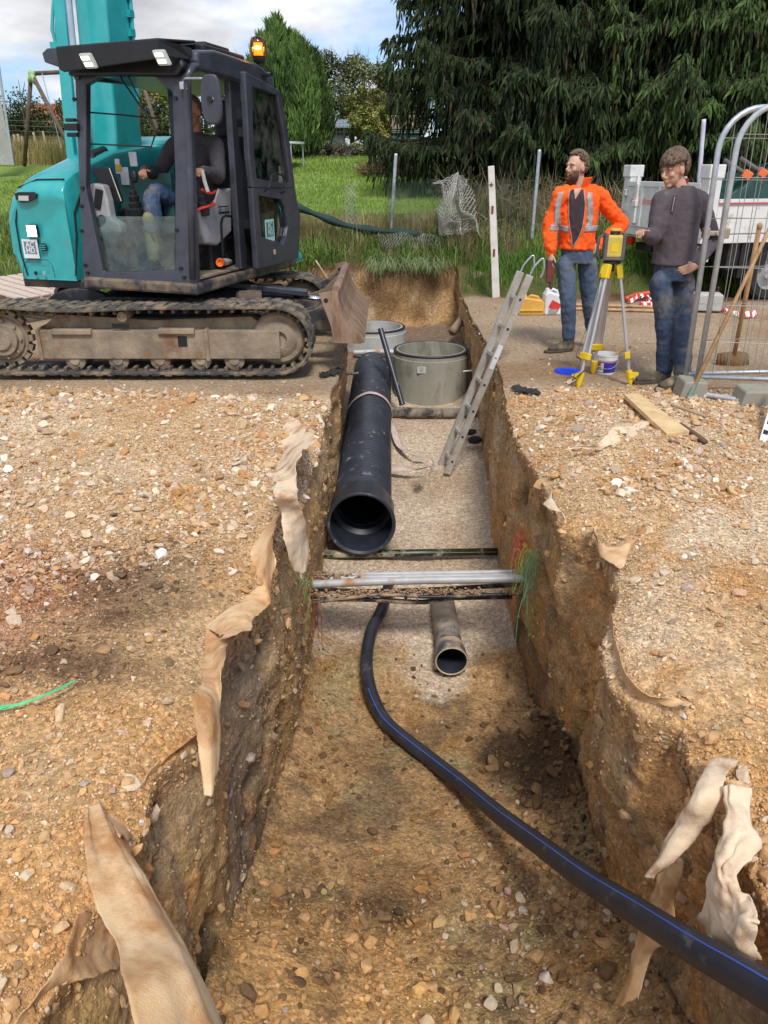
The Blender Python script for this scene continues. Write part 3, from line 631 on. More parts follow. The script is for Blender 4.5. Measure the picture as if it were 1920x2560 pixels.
# dozer blade
m = MB()
prof = [(-.405, .70), (-.44, .685), (-.44, .60), (-.41, .45), (-.36, .33), (-.26, .22), (-.20, .155), (-.16, .16), (-.215, .25), (-.30, .36), (-.345, .47), (-.37, .58), (-.375, .68)]
zb_ = lambda z: .70 - (.70 - z) * .77
m.prism([(x, 6.46, zb_(z)) for x, z in prof], 2.14, (0, 1, 0))
bl = m.build('dozer_blade', RUSTBLADE, EX, bev=.006)
for y in (6.45, 8.56):
    m = MB(); sp = [(-.53, .68), (-.405, .71), (-.38, .66), (-.345, .47), (-.28, .33), (-.19, .15), (-.42, .16), (-.44, .34), (-.50, .56)]
    m.prism([(x, y, zb_(z)) for x, z in sp], .03, (0, 1, 0)); sd_ = m.build('side_plate', RUSTBLADE, bl)
    m = MB(); m.cyl((-.475, y - .004, .63), (-.475, y + .034, .63), .018); m.build('pin_hole', BLACK, sd_)
for yc in (7.02, 8.02):
    m = MB(); m.bar((-1.35, yc, .40), (-.45, yc, .35), .10, .15, (0, 1, 0)); m.prism([(-.42, yc - .02, .68), (-.45, yc - .02, .30), (-.95, yc - .02, .40), (-.62, yc - .02, .50)], .03, (0, 1, 0)); m.build('blade_arm', CHARD, EX, bev=.01)
m = MB(); m.prism([(-.42, 6.62, .62), (-.45, 6.62, .34), (-1.1, 6.62, .42), (-.9, 6.62, .47), (-.6, 6.62, .53)], .03, (0, 1, 0)); m.build('blade_gusset', CHARD, EX, bev=.01)
m = MB(); m.prism([(-.43, 8.3, .66), (-.45, 8.3, .4), (-1.0, 8.3, .45), (-.66, 8.3, .53)], .03, (0, 1, 0)); m.build('blade_gusset', CHARD, EX, bev=.01)
m = MB(); m.cyl((-1.45, 7.5, .56), (-.85, 7.5, .51), .05); m.bar((-1.75, 7.46, .66), (-.72, 7.46, .545), .14, .05, (0, 0, 1)); m.build('blade_cylinder', CHAR, EX, bev=.006)
m = MB(); m.cyl((-.86, 7.5, .51), (-.47, 7.5, .46), .028); m.build('cylinder_rod', CHROME, EX, smooth=True)
m = MB(); m.lathe([(0, 0), (.04, 0), (.06, .01), (.075, .03), (.08, .12), (.075, .22)], (-1.28, 6.82, .58), (1, .2, 0), 20); m.build('swivel_cover', DARK, EX, smooth=30)
# deck
m = MB(); m.prism([E_(-1.03, -.03, .70), E_(.02, -.03, .68), E_(.02, 2.12, .68), E_(-.5, 2.3, .68), E_(-1.03, 2.3, .68)], .09, ZU); m.build('cab_deck', CHARD, EX, bev=.02)
m = MB(); m.prism([E_(-.14, 2.08, .70), E_(.035, 2.06, .70), E_(.035, 2.28, .70), E_(-.14, 2.4, .70)], .11, ZU); eb_(m, -1.9, -.14, 1.78, 2.3, .80, 1.15)
eprof(m, [(1.78, 1.1), (1.78, 1.86), (2.0, 1.92), (2.25, 1.72), (2.35, 1.3), (2.33, 1.0), (2.3, .82)], -1.9, -.15)
m.build('engine_cover', TEAL, EX, bev=.05, seg=3)
m = MB(); m.box(E_(-.62, 2.0, 1.96), (.03, .1, .03), EAX); m.tube([E_(-.6, 2.1, 1.9), E_(-.6, 2.1, 1.97), E_(-.5, 2.1, 1.97), E_(-.5, 2.1, 1.9)], .008, 6); m.build('cover_handle', TEAL, EX)
# right side tank box with rounded shoulder
def cover_ring(w, zt, ul, r, ur=-1.22, rs=.05):
    q = [(ur, .73), (ur, zt - rs), (ur - rs * .3, zt - rs * .3), (ur - rs, zt)]
    for k in range(9): a = math.pi / 2 * k / 8; q.append((ul + r - r * math.sin(a), zt - r + r * math.cos(a)))
    return q + [(ul - .01, .5 * (zt - r + .73)), (ul, .95), (ul + .05, .73)]
RG = [(.150, 1.36, -1.74, .24), (.135, 1.40, -1.79, .28), (.15, 1.46, -1.82, .32), (.21, 1.53, -1.84, .34), (.34, 1.59, -1.86, .36), (.95, 1.755, -1.9, .40), (1.5, 1.82, -1.92, .42), (1.9, 1.84, -1.9, .42)]
m = MB(); vs = []; fs = []; n_ = 16
for w, zt, ul, r in RG: vs += [E_(u, w + (.02 * max(0, .95 - z) if w < .3 else 0) , z) for u, z in cover_ring(w, zt, ul, r)]
for i_ in range(len(RG) - 1):
    for k in range(n_): fs.append((i_ * n_ + k, i_ * n_ + (k + 1) % n_, (i_ + 1) * n_ + (k + 1) % n_, (i_ + 1) * n_ + k))
fs += [tuple(range(n_)), tuple((len(RG) - 1) * n_ + k for k in range(n_))]
m.add(vs, fs); TB = m.build('side_cover', TEAL, EX, bev=.012, seg=2, smooth=35)
m = MB()
def seam(m, pts): m.tube(pts, .0065, 6)
q = [E_(-1.70, .137, .76), E_(-1.725, .133, 1.0), E_(-1.725, .130, 1.18)] + [E_(-1.79 + .06, w - .004, zt - .14) for w, zt, ul, r in RG[2:5]]
seam(m, [E_(-1.715, .143, .76), E_(-1.74, .136, .95), E_(-1.735, .138, 1.2), E_(-1.70, .146, 1.32), E_(-1.655, .155, 1.40)]); m.build('cover_seam', BLACK, TB)
m = MB(); seam(m, [E_(-1.225, .138, .77), E_(-1.214, .22, 1.1), E_(-1.214, .24, 1.28), E_(-1.214, .36, 1.42), E_(-1.214, .52, 1.60)]); m.build('cover_seam', BLACK, TB)
m = MB(); seam(m, [E_(-1.70, .205, 1.47), E_(-1.5, .205, 1.532), E_(-1.24, .208, 1.535)]); m.build('cover_seam', BLACK, TB)
m = MB(); eb_(m, -1.82, -1.2, .2, 1.8, .655, .735); m.build('tank_sill', CHARD, EX, bev=.01)
def onbox(x, y): return hit(x, y, E_(-1.5, .125, 1.0), EB - ZU * .02)
pc = [onbox(x, y) for x, y in [(40, 484), (50, 480), (86, 480), (95, 486), (92, 496), (70, 506), (58, 507), (44, 499)]]
m = MB(); m.prism(pc, .02, -EB); m.build('lamp_recess', BLACK, TB)
m = MB(); m.prism([p - EB * .021 for p in [onbox(51, 489), onbox(76, 489), onbox(76, 502), onbox(51, 501)]], .004, -EB); m.build('reflector', LENS, TB)
m = MB(); m.box(onbox(84, 577) - EB * .01, (.105, .03, .105), EAX); lb = m.build('work_lamp', BLACK, TB, bev=.008)
m = MB()
for a in (-1, 0, 1):
    for b in (-1, 0, 1): m.box(onbox(84, 577) - EB * .026 + ER * a * .028 + ZU * b * .028, (.023, .006, .023), EAX)
m.box(onbox(84, 577) - EB * .0245, (.09, .004, .09), EAX); m.build('led_array', LED, lb)
def sticker(par, c, w, h, rx, up, n, m_bg, m_em):
    rx, up, n = V(rx).normalized(), V(up).normalized(), V(n).normalized(); m = MB(); m.box(c + n * .002, (w, h, .003), (rx, up, n)); s = m.build('sticker', m_bg, par)
    m = MB(); q = []; rd = random.Random(5)
    for k in range(24):
        a = 2 * math.pi * k / 24; mx = max(abs(math.cos(a)), abs(math.sin(a))); r = (.36 + .03 * (k % 2)) / mx; q.append(c + n * .004 + rx * (math.cos(a) * r * w * 1.0) + up * (math.sin(a) * r * h * .86 + h * .06))
    m.prism(q, .0015, n); e = m.build('emblem', m_em, s)
    for i, t in enumerate(('AC', 'HD')): text('lettering', t, h * .40, c + n * .007 + up * (h * (.21 - .30 * i)) + rx * (w * .02), rx, up, m_bg, s, bold=h * .008)
    return s
BLUEG = mat('slate_blue_ink', C(110, 128, 146), rough=.6)
sticker(TB, onbox(77, 622), .155, .155, ER, ZU, -EB, WHITE, BLUEG)
m = MB(); m.cyl(onbox(108, 618) - EB * .002, onbox(108, 618) + EB * .01, .033, n=20); vn = m.build('vent', BLACK, TB); m = MB()
for k in range(-1, 2): m.box(onbox(108, 618) - EB * .006 + ZU * k * .017, (.062 - abs(k) * .012, .004, .007), EAX)
m.build('vent_slat', TEAL, vn)
m = MB(); fr = [onbox(x, y) - EB * .003 for x, y in [(60, 700), (60, 662), (72, 648), (118, 650), (132, 664), (138, 694)]]; m.tube(fr, .0025, 5); m.build('access_panel_seam', DARK, TB)
m = MB(); m.cyl(onbox(90, 683) - EB * .004, onbox(90, 683), .018); m.build('key_slot', BLACK, TB); m = MB(); m.cyl(onbox(111, 682) - EB * .006, onbox(111, 682), .014); m.build('panel_lock', ALU, TB)
q = E_(-1.217, .33, .86); m = MB(); m.box(q, (.003, .12, .09), EAX); m.build('label_plate', WHITE, TB)
m = MB(); m.tube([E_(-1.2, .75, 1.45), E_(-1.3, .72, 1.62), E_(-1.36, .8, 1.72), E_(-1.36, 1.0, 1.76)], .045, 12); m.build('hydraulic_hose', BLACK, EX, smooth=True)
# boom
m = MB(); m.prism([E_(-1.60, 1.0, 1.0), E_(-1.60, 1.60, 1.0), E_(-1.60, 1.55, 2.0), E_(-1.6, 1.75, 4.4), E_(-1.6, 1.35, 4.6), E_(-1.6, 1.14, 2.1)], .31, ER)
BO = m.build('boom', TEAL, EX, bev=.025, seg=3)
m = MB(); eb_(m, -1.64, -1.22, .85, 1.75, .75, 1.15); m.build('swing_post', TEAL, EX, bev=.03)
m = MB(); m.bar(E_(-1.74, 1.05, 1.25), E_(-1.76, 1.45, 4.5), .12, .12, EB); m.bar(E_(-1.68, 1.0, 1.0), E_(-1.68, 1.05, 1.9), .08, .2, EB)
m.build('boom_side_plate', TEAL, EX, bev=.01)
m = MB(); m.cyl(E_(-1.54, .93, 1.05), E_(-1.54, .98, 2.15), .062, n=20); m.build('boom_cylinder', TEAL, EX, smooth=35); m = MB(); m.cyl(E_(-1.54, .98, 2.1), E_(-1.56, 1.2, 4.5), .028, n=16); m.build('boom_cylinder_rod', CHROME, EX, smooth=35)
m = MB()
for z in (2.62, 2.75, 2.9, 3.05, 3.2): m.box(E_(-1.275, 1.52 + (z - 2.5) * .1, z), (.05, .07, .06), EAX)
m.tube([E_(-1.28, 1.54, 2.2), E_(-1.27, 1.56, 2.7), E_(-1.27, 1.62, 3.4), E_(-1.27, 1.72, 4.3)], .018, 8); m.build('boom_hose_clamp', TEAL, EX)
m = MB(); m.tube([E_(-1.83, 1.2, 2.55), E_(-1.86, 1.2, 2.75), E_(-1.86, 1.25, 2.9), E_(-1.80, 1.28, 3.15), E_(-1.8, 1.35, 4.0)], .016, 8); m.tube([E_(-1.80, 1.2, 2.5), E_(-1.82, 1.2, 2.75), E_(-1.80, 1.25, 2.95), E_(-1.76, 1.28, 3.2)], .016, 8); m.box(E_(-1.83, 1.2, 2.62), (.12, .05, .07), EAX); m.build('boom_pipe', TEAL, EX, smooth=35)
m = MB(); m.tube([E_(-1.5, .8, 1.0), E_(-1.45, .75, 1.45), E_(-1.38, .8, 1.6), E_(-1.3, .95, 1.62), E_(-1.25, 1.1, 1.5)], .03, 10); m.tube([E_(-1.4, .8, .95), E_(-1.35, .75, 1.3), E_(-1.3, .8, 1.4), E_(-1.25, .95, 1.42)], .022, 10); m.build('steel_pipe', TEAL, EX, smooth=True)
# ---- cab shell
m = MB()
outer = [(209, 722), (197, 450), (186, 190), (300, 180), (445, 170), (466, 182), (480, 440), (491, 710), (350, 716)]
inner = [(258, 680), (214, 470), (214, 212), (250, 192), (385, 192), (430, 230), (437, 440), (437, 676), (350, 679)]
m.frame([pf(x, y) for x, y in outer], [pf(x, y) for x, y in inner], .075, EB)
FRM = m.build('front_frame', CHAR, EX, bev=.012, seg=3)
m = MB(); m.tube([pf(482, 700, -.02), pf(476, 440, -.02), pf(466, 230, -.02), ps(470, 190), ps(480, 168), ps(505, 157), ps(545, 154), ps(600, 158)], .028, 12); m.build('front_pillar_rail', CHAR, EX, smooth=True)
for x, y in [(208, 470), (205, 577), (214, 663), (220, 682), (187, 248), (443, 575), (453, 671), (461, 693), (440, 245), (205, 515)]:
    p = pf(x, y); m = MB(); m.cyl(p - EB * .018, p, .014, n=10); m.build('frame_bolt', BLACK, FRM)
m = MB(); p = pf(184, 318); m.box(p - EB * .02, (.12, .05, .05), EAX); m.box(p - EB * .02 - ZU * .055, (.09, .05, .03), EAX); m.box(p - EB * .02 + ZU * .05, (.08, .05, .025), EAX); m.build('window_latch', BLACK, FRM, bev=.006)
m = MB()
m.prism([ps(572, 168), ps(598, 168), ps(634, 672), ps(604, 674)], .06, -ER)                               # B pillar
m.prism([ps(485, 183), ps(475, 200), ps(484, 160), ps(505, 148), ps(600, 150), ps(668, 172), ps(668, 190), ps(598, 176), ps(510, 176)], .08, -ER)  # door head
m.prism([E_(0, 1.62, .78), E_(0, 1.75, .78), E_(0, 1.75, 2.33), E_(0, 1.66, 2.36)], .07, -ER)
m.prism([E_(0, .95, .78), E_(0, 1.72, .78), E_(0, 1.72, 1.2), E_(0, .95, 1.2)], .04, -ER)
m.prism([E_(-1.03, 0.06, .78), E_(-1.03, 1.75, .78), E_(-1.03, 1.75, 1.12), E_(-1.03, .10, 1.12)], .04, ER)
m.prism([E_(-1.03, 1.6, 1.1), E_(-1.03, 1.75, 1.1), E_(-1.03, 1.75, 2.4), E_(-1.03, 1.66, 2.4)], .06, ER)
m.prism([E_(-1.02, .22, 2.25), E_(-1.02, 1.75, 2.3), E_(-1.02, 1.75, 2.42), E_(-1.02, .22, 2.4)], .05, ER)
eb_(m, -1.03, .0, 1.71, 1.75, .78, 1.42); eb_(m, -1.03, .0, 1.71, 1.75, 2.25, 2.42)
m.build('cab_shell', CHAR, EX, bev=.01)
m = MB(); eprof(m, [(.28, 2.36), (.30, 2.43), (.6, 2.465), (1.45, 2.45), (1.72, 2.38), (1.76, 2.28), (1.7, 2.24), (.3, 2.30)], -1.05, .03); RF = m.build('cab_roof', CHAR, EX, bev=.03, seg=4)
m = MB(); eb_(m, -.32, -.02, .5, 1.25, 2.44, 2.50); eb_(m, -.4, -.06, .62, 1.05, 2.49, 2.53); m.build('roof_hatch', BLACK, RF, bev=.02, seg=3)
m = MB(); m.box(E_(-.05, 1.55, 2.42), (.1, .2, .04), EAX); m.build('roof_bracket', CHAR, RF, bev=.01)
m = MB(); m.prism([pf(168, 190, -.06), pf(172, 140, -.06), pf(300, 128, -.06), pf(442, 118, -.06), pf(460, 165, -.06), pf(440, 190, -.06), pf(300, 188, -.06)], .1, EB); m.build('roof_header', BLACK, EX, bev=.02)
m = MB(); vz = 2.46
m.prism([E_(-.98, .0, 2.43), E_(-.12, .0, 2.455), E_(-.08, .5, 2.50), E_(-.98, .5, 2.48)], .018, ZU); m.prism([E_(-.98, -.005, 2.30), E_(-.94, -.005, 2.28), E_(-.16, -.005, 2.34), E_(-.12, -.005, 2.38), E_(-.12, -.005, 2.47), E_(-.98, -.005, 2.445)], .02, EB)
m.prism([E_(-.14, .0, 2.36), E_(-.14, .0, 2.47), E_(-.05, .16, 2.45), E_(-.03, .3, 2.44), E_(-.03, .3, 2.36)], .018, ER)
VI = m.build('rain_visor', BLACK, EX, bev=.008)
m = MB(); m.prism([E_(-.97, .0, 2.44), E_(-1.06, .0, 2.44), E_(-1.11, .0, 2.41), E_(-1.10, .0, 2.35), E_(-.97, .0, 2.31)], .16, EB); m.build('visor_tip', CHAR, VI, bev=.008)
for (x, y) in ((222, 152), (405, 144)):
    p = pf(x, y, -.27); rx = (ER * 1.0 - ZU * .0).normalized(); up = (ZU - EB * .25 - ER * .35).normalized(); n = rx.cross(up)
    m = MB(); m.box(p, (.095, .105, .05), (rx, up, n)); L_ = m.build('roof_work_lamp', LENS, EX, bev=.012)
    m = MB()
    for a in (-1, 0, 1):
        for b in (-1, 1): m.box(p + n * .027 + rx * a * .022 + up * b * .022, (.018, .022, .006), (rx, up, n))
    m.build('led_row', LED, L_)
p = pY(647, 150, 7.85)
m = MB(); m.cyl(p + ZU * -.12, p + ZU * -.005, .016); m.lathe([(.045, -.02), (.055, 0), (.055, .03), (.02, -.03)], p, ZU, 20); m.box(p - ZU * .12, (.2, .1, .015), EAX); BK = m.build('beacon_base', BLACK, EX)
m = MB(); m.lathe([(.07, .0), (.074, .02), (.072, .08), (.07, .11), (.055, .145), (.03, .16), (0, .163)], p + ZU * .02, ZU, 24); m.build('beacon_dome', glass('amber_lens', (1.0, .55, .16), .03), BK, smooth=True)
m = MB(); m.cyl(p + ZU * .03, p + ZU * .13, .04); m.build('beacon_lamp', AMBER, BK); m = MB(); m.ell(p + ZU * .09 + V(0, -.03, 0), (.034, .022, .018)); m.build('beacon_bulb', AMBERC, BK)
# mirror
c = pf(533, 250, -.12); m = MB(); q = []
for k in range(24):
    a = 2 * math.pi * k / 24; dx, dz = math.cos(a), math.sin(a); q.append(c + ER * (.082 * math.copysign(abs(dx) ** .6, dx)) + ZU * (.165 * math.copysign(abs(dz) ** .75, dz)))
m.prism(q, .045, -EB); mi = m.build('mirror', CHAR, EX, bev=.015, seg=3); m = MB(); m.cyl(c - EB * .045, c - EB * .06, .022); m.build('mirror_knob', BLACK, mi)
m = MB(); m.tube([pf(457, 205, -.03), pf(463, 196, -.08), pf(500, 196, -.13), pf(523, 197, -.14), pf(532, 206, -.16), pf(533, 250, -.16)], .008, 8); m.box(pf(462, 214, -.03), (.06, .05, .05), EAX); m.build('mirror_arm', GALV, EX)
# glass, guard bars, wipers
m = MB(); m.prism([pf(214, 541, .05), pf(437, 541, .05), pf(437, 676, .05), pf(258, 680, .05), pf(238, 668, .05), pf(225, 640, .05)], .006, EB); m.build('lower_windscreen', GLASS, FRM)
m = MB(); m.tube([pf(212, 280, .06), pf(300, 287, .06), pf(404, 297, .06)], .007, 6); m.tube([pf(212, 359, .06), pf(300, 363, .06), pf(378, 367, .06), pf(385, 345, .08), pf(400, 310, .1)], .007, 6); m.build('guard_bar', BLACK, FRM)
m = MB(); m.tube([pf(283, 150, -.02), pf(305, 200, -.02), pf(340, 250, -.0), pf(372, 292, -.0)], .008, 6); m.tube([pf(300, 150, -.02), pf(325, 200, -.02), pf(345, 240, 0), pf(392, 330, .0)], .006, 6); m.build('wiper_arm', BLACK, FRM)
# door, folded back
D0 = .13
def pdp(x, y): return ps(x, y, D0)
m = MB()
o = [(598, 178), (640, 200), (690, 228), (712, 350), (727, 470), (731, 500), (741, 540), (736, 645), (690, 660), (632, 674), (622, 560), (610, 400)]
hole1 = [(617, 214), (650, 226), (680, 240), (692, 300), (708, 380), (715, 460), (690, 462), (660, 455), (628, 446), (624, 380), (621, 300), (619, 250)]
# upper ring
m.frame([pdp(*q) for q in [(598, 178), (640, 200), (690, 228), (712, 350), (727, 470), (632, 470), (618, 470), (610, 400)]], [pdp(*q) for q in [(617, 216), (650, 226), (680, 240), (700, 350), (714, 460), (660, 452), (630, 446), (622, 380)]], .05, ER)
m.frame([pdp(*q) for q in [(618, 470), (727, 470), (731, 500), (741, 540), (736, 645), (690, 660), (632, 674), (624, 560)]], [pdp(*q) for q in [(634, 489), (690, 498), (700, 520), (708, 566), (704, 590), (695, 609), (642, 591), (637, 540)]], .05, ER)
DR = m.build('door', CHAR, EX, bev=.014, seg=3)
m = MB(); m.prism([pdp(*q) for q in [(615, 212), (682, 238), (702, 350), (716, 462), (628, 450), (620, 380)]], .006, ER); m.prism([pdp(*q) for q in [(632, 487), (692, 496), (710, 566), (697, 611), (640, 593)]], .006, ER); m.build('door_glass', GLASSD, DR)
m = MB(); hz = ER * .09
m.tube([pdp(648, 478) + ER * .05, pdp(648, 470) + hz, pdp(656, 438) + hz, pdp(664, 433) + hz, pdp(684, 438) + hz, pdp(690, 448) + hz, pdp(690, 478) + hz, pdp(690, 482) + ER * .05], .010, 8); m.build('door_handle', BLACK, DR)
m = MB(); m.box(pdp(674, 629) + ER * .052, (.003, .05, .045), EAX); m.build('warning_label', mat('blue_and_yellow_label', C(235, 190, 60), C(60, 90, 190), scale=30), DR)
STG = mat('pale_green_paper', C(170, 210, 200), rough=.6); GRN = mat('dark_green_ink', C(60, 105, 100), rough=.6)
sticker(DR, pdp(671, 576) + ER * .012, .20, .19, EB, ZU, ER, STG, GRN)
m = MB(); m.tube([ps(612, 255, .09), ps(628, 420, .09), ps(640, 660, .09)], .022, 8)
for y in (285, 330, 560): m.box(ps(606 + (y - 285) * .06, y, .07), (.08, .05, .07), EAX)
m.build('door_hinge', BLACK, DR)
m = MB(); m.tube([ps(557, 640, -.04), ps(553, 560, -.02), ps(556, 545, 0), ps(564, 539, 0), ps(578, 541, -.01)], .011, 8); m.build('grab_rail', BLACK, EX)
# cab interior
m = MB(); eb_(m, -.66, -.2, .72, 1.2, 1.14, 1.27); eb_(m, -.68, -.18, .95, 1.25, 1.05, 1.16); SE = m.build('seat', BLACK, EX, bev=.04, seg=3)
m = MB(); m.prism([E_(-.66, 1.12, 1.2), E_(-.66, 1.25, 1.2), E_(-.66, 1.42, 1.88), E_(-.66, 1.32, 1.9)], .46, ER); m.prism([E_(-.40, 1.3, 1.86), E_(-.40, 1.4, 1.84), E_(-.40, 1.42, 2.16), E_(-.40, 1.33, 2.18)], .28, ER); m.build('seat_back', BLACK, SE, bev=.035, seg=3)
m = MB(); eb_(m, -.7, -.16, .6, 1.3, .79, 1.05); eb_(m, -.98, -.72, .5, 1.4, .79, 1.3); m.build('seat_base', DARK, EX, bev=.02)
m = MB(); m.prism([pf(x, y, .15) for x, y in [(212, 466), (230, 458), (257, 463), (268, 500), (276, 545), (300, 560), (303, 585), (262, 660), (250, 664), (215, 560)]], .1, EB); m.build('side_trim', GREYP, EX, bev=.02, seg=3)
m = MB(); m.prism([pf(x, y, .145) for x, y in [(240, 471), (258, 476), (252, 523), (235, 519)]], .01, -EB); m.cyl(pf(254, 548, .15), pf(254, 548, .13), .035); m.build('air_vent', BLACK, EX)
m = MB(); q = [pf(x, y, .28) for x, y in [(228, 424), (232, 419), (272, 419), (303, 500), (300, 507), (276, 510), (270, 506)]]; m.prism(q, .04, EB); mo = m.build('monitor', BLACK, EX, bev=.006)
m = MB(); m.tube([pf(273, 420, .275), pf(303, 503, .275)], .005, 6); m.build('monitor_edge', ALU, mo)
for (x, y, w, n) in ((336, 500, .42, 0), (500, 500, .42, 1)):
    p = pf(x, y, w, 0)
    m = MB(); m.lathe([(.065, -.1), (.07, -.05), (.05, -.04), (.055, 0), (.038, .01), (.045, .05), (.028, .06), (.03, .09), (.016, .1), (.014, .17), (0, .17)], p - ZU * .02, ZU - EB * .1, 16); j = m.build('joystick', BLACK, EX, smooth=40)
    if n == 0: eb = MB(); eb_(eb, -.86, -.60, .42, .95, 1.20, 1.32); eb.build('right_console', BLACK, EX, bev=.02)
p = pf(338, 448, .42, 0); m = MB(); m.ell(p + ZU * .02, (.026, .026, .05), EAX); m.build('joystick_grip', BLACK, EX, smooth=True)
m = MB(); m.tube([pf(505, 425, .42, 0), pf(512, 455, .42, 0), pf(520, 480, .42, 0)], .016, 8); m.build('control_lever', ALU, EX)
m = MB(); m.prism([ps(x, y, -.10) for x, y in [(492, 528), (536, 508), (546, 470), (560, 474), (580, 470), (580, 580), (545, 614), (515, 610), (508, 590)]], .2, -ER); CN = m.build('left_console', GREYP, EX, bev=.02, seg=3)
m = MB(); m.prism([ps(x, y, -.11) for x, y in [(480, 515), (540, 500), (545, 470), (500, 478)]], .16, -ER); m.build('console_top', BLACK, CN, bev=.01)
c0 = ps(559, 524, -.098); m = MB(); m.box(c0, (.004, .19, .06), EAX); m.build('name_plate', BLACK, CN); text('lettering', 'KOBELCO', .05, c0 + ER * .004, EB, ZU, GREYP, CN, bold=.001)
m = MB(); m.tube([ps(488, 528, -.08), ps(496, 523, -.08), ps(520, 516, -.08), ps(532, 512, -.08), ps(535, 508, -.08)], [(.02, .012)] * 5, 8); m.tube([ps(505, 475, -.12), ps(515, 482, -.12), ps(528, 484, -.12), ps(536, 478, -.12)], .016, 8); m.build('lock_lever', RED, CN)
m = MB(); eb_(m, -1.0, -.03, .05, 1.7, .785, .80); m.build('floor_mat', mat('muddy_floor_mat', C(150, 132, 108), C(90, 80, 68), rough=.9, scale=9), EX)
m = MB()
for u in (-.62, -.45): m.prism([E_(u, .22, .82), E_(u, .48, .90), E_(u, .48, .92), E_(u, .22, .84)], .09, ER); m.tube([E_(u + .04, .5, .82), E_(u + .04, .42, 1.0), E_(u + .04, .36, 1.12)], .01, 6)
m.build('pedal', DARK, EX)
m = MB()
for (x, y, w_, h_) in [(293, 405, .045, .05), (297, 425, .06, .06), (312, 440, .08, .14), (333, 398, .07, .11), (328, 386, .05, .04)]:
    m.box(pf(x, y, .62, 0), (w_, .003, h_), EAX)
m.build('instruction_label', WHITE, EX); m = MB(); m.box(pf(296, 419, .61, 0), (.055, .003, .05), EAX); m.build('yellow_label', mat('yellow_label', C(230, 180, 50)), EX)
m = MB(); eb_(m, -1.02, -.5, .64, .68, 1.1, 1.58); m.build('side_partition', mat('dusty_dark_glass', C(64, 110, 106), C(48, 90, 88), rough=.4), EX)
# tool lying on the cab floor
a, b = ps(552, 656, -.12), ps(588, 652, -.25); dd = (b - a).normalized()
sp = thing('spray_can', 'white spray can with an orange end lying on the excavator cab floor', 'can', tuple(a))
m = MB(); m.cyl(a, b, .032, n=20); m.build('can_body', WHITE, sp, smooth=40, bev=.003); m = MB(); m.lathe([(0, 0), (.018, 0), (.02, -.012), (.036, -.015), (.038, .0), (.036, .045)], a - dd * .02, dd, 20); m.build('can_cap', mat('orange_plastic', C(245, 120, 40)), sp, smooth=40)
# ================================================================ THINGS IN THE TRENCH
CONC = mat('fresh_concrete', C(160, 156, 142), C(140, 137, 124), rough=.85, dirt=C(120, 116, 100), dirt_amt=.3, scale=3, bump=.25, bscale=80, stretch=(1, 1, .4))
CONCL = mat('pale_concrete', C(186, 186, 180), C(164, 164, 158), rough=.85, dirt=C(150, 140, 120), dirt_amt=.25, scale=3, bump=.25, bscale=80)
PIPE = mat('muddy_black_plastic', C(60, 64, 74), C(46, 50, 60), rough=.33, dirt=C(150, 148, 138), dirt_amt=.22, dscale=9, scale=4)
PIPEIN = mat('black_plastic_inside', C(44, 48, 60), C(34, 37, 46), rough=.45)
def manhole(label, cx, cy, zt, zb, r, m_, gasket):
    t = thing('manhole_ring', label, 'manhole ring', (cx, cy, zb), 'concrete manhole rings'); ri = r - .065
    m = MB(); m.lathe([(r, 0), (r + .004, .04), (r, .08), (r, zt - zb - .07), (r - .012, zt - zb - .065), (r - .012, zt - zb - .012), (r - .045, zt - zb - .012), (r - .045, zt - zb), (ri, zt - zb), (ri, 0)], (cx, cy, zb), ZU, 96, closed=True); w = m.build('wall', m_, t, smooth=35)
    m = MB(); m.tube([(cx + (r - .022) * math.cos(a), cy + (r - .022) * math.sin(a), zt - .012) for a in [2 * math.pi * k / 96 for k in range(96)]], [(.017, .017)] * 96, 8, closed=True); m.build('rubber_gasket', RUBG, t, smooth=True)
    m = MB(); m.cyl((cx, cy, zb + .01), (cx, cy, zb + .03), ri, n=48); m.build('base', m_, t)
    return t
RUBG = mat('black_gasket', C(48, 50, 56), rough=.5)
t = manhole('grey concrete manhole ring with a small white label, the nearer of two', .585, 9.6, -.44, -1.12, .475, CONC, 1)
c = pY(1055, 925, 9.135); m = MB(); m.box(c, (.11, .004, .08)); lb = m.build('paper_label', mat('white_paper', C(216, 214, 208), rough=.7), t)
m = MB()
for k in range(4): m.box(c + Vector((-.012 + .006 * (k % 2), -.003, .026 - k * .016)), (.075 - .014 * (k % 3), .001, .005))
m.build('label_print', mat('grey_print', C(110, 110, 108)), lb)
manhole('pale concrete manhole ring half hidden behind the blade at the far end of the trench', -.17, 10.95, -.41, -.80, .475, CONCL, 1)
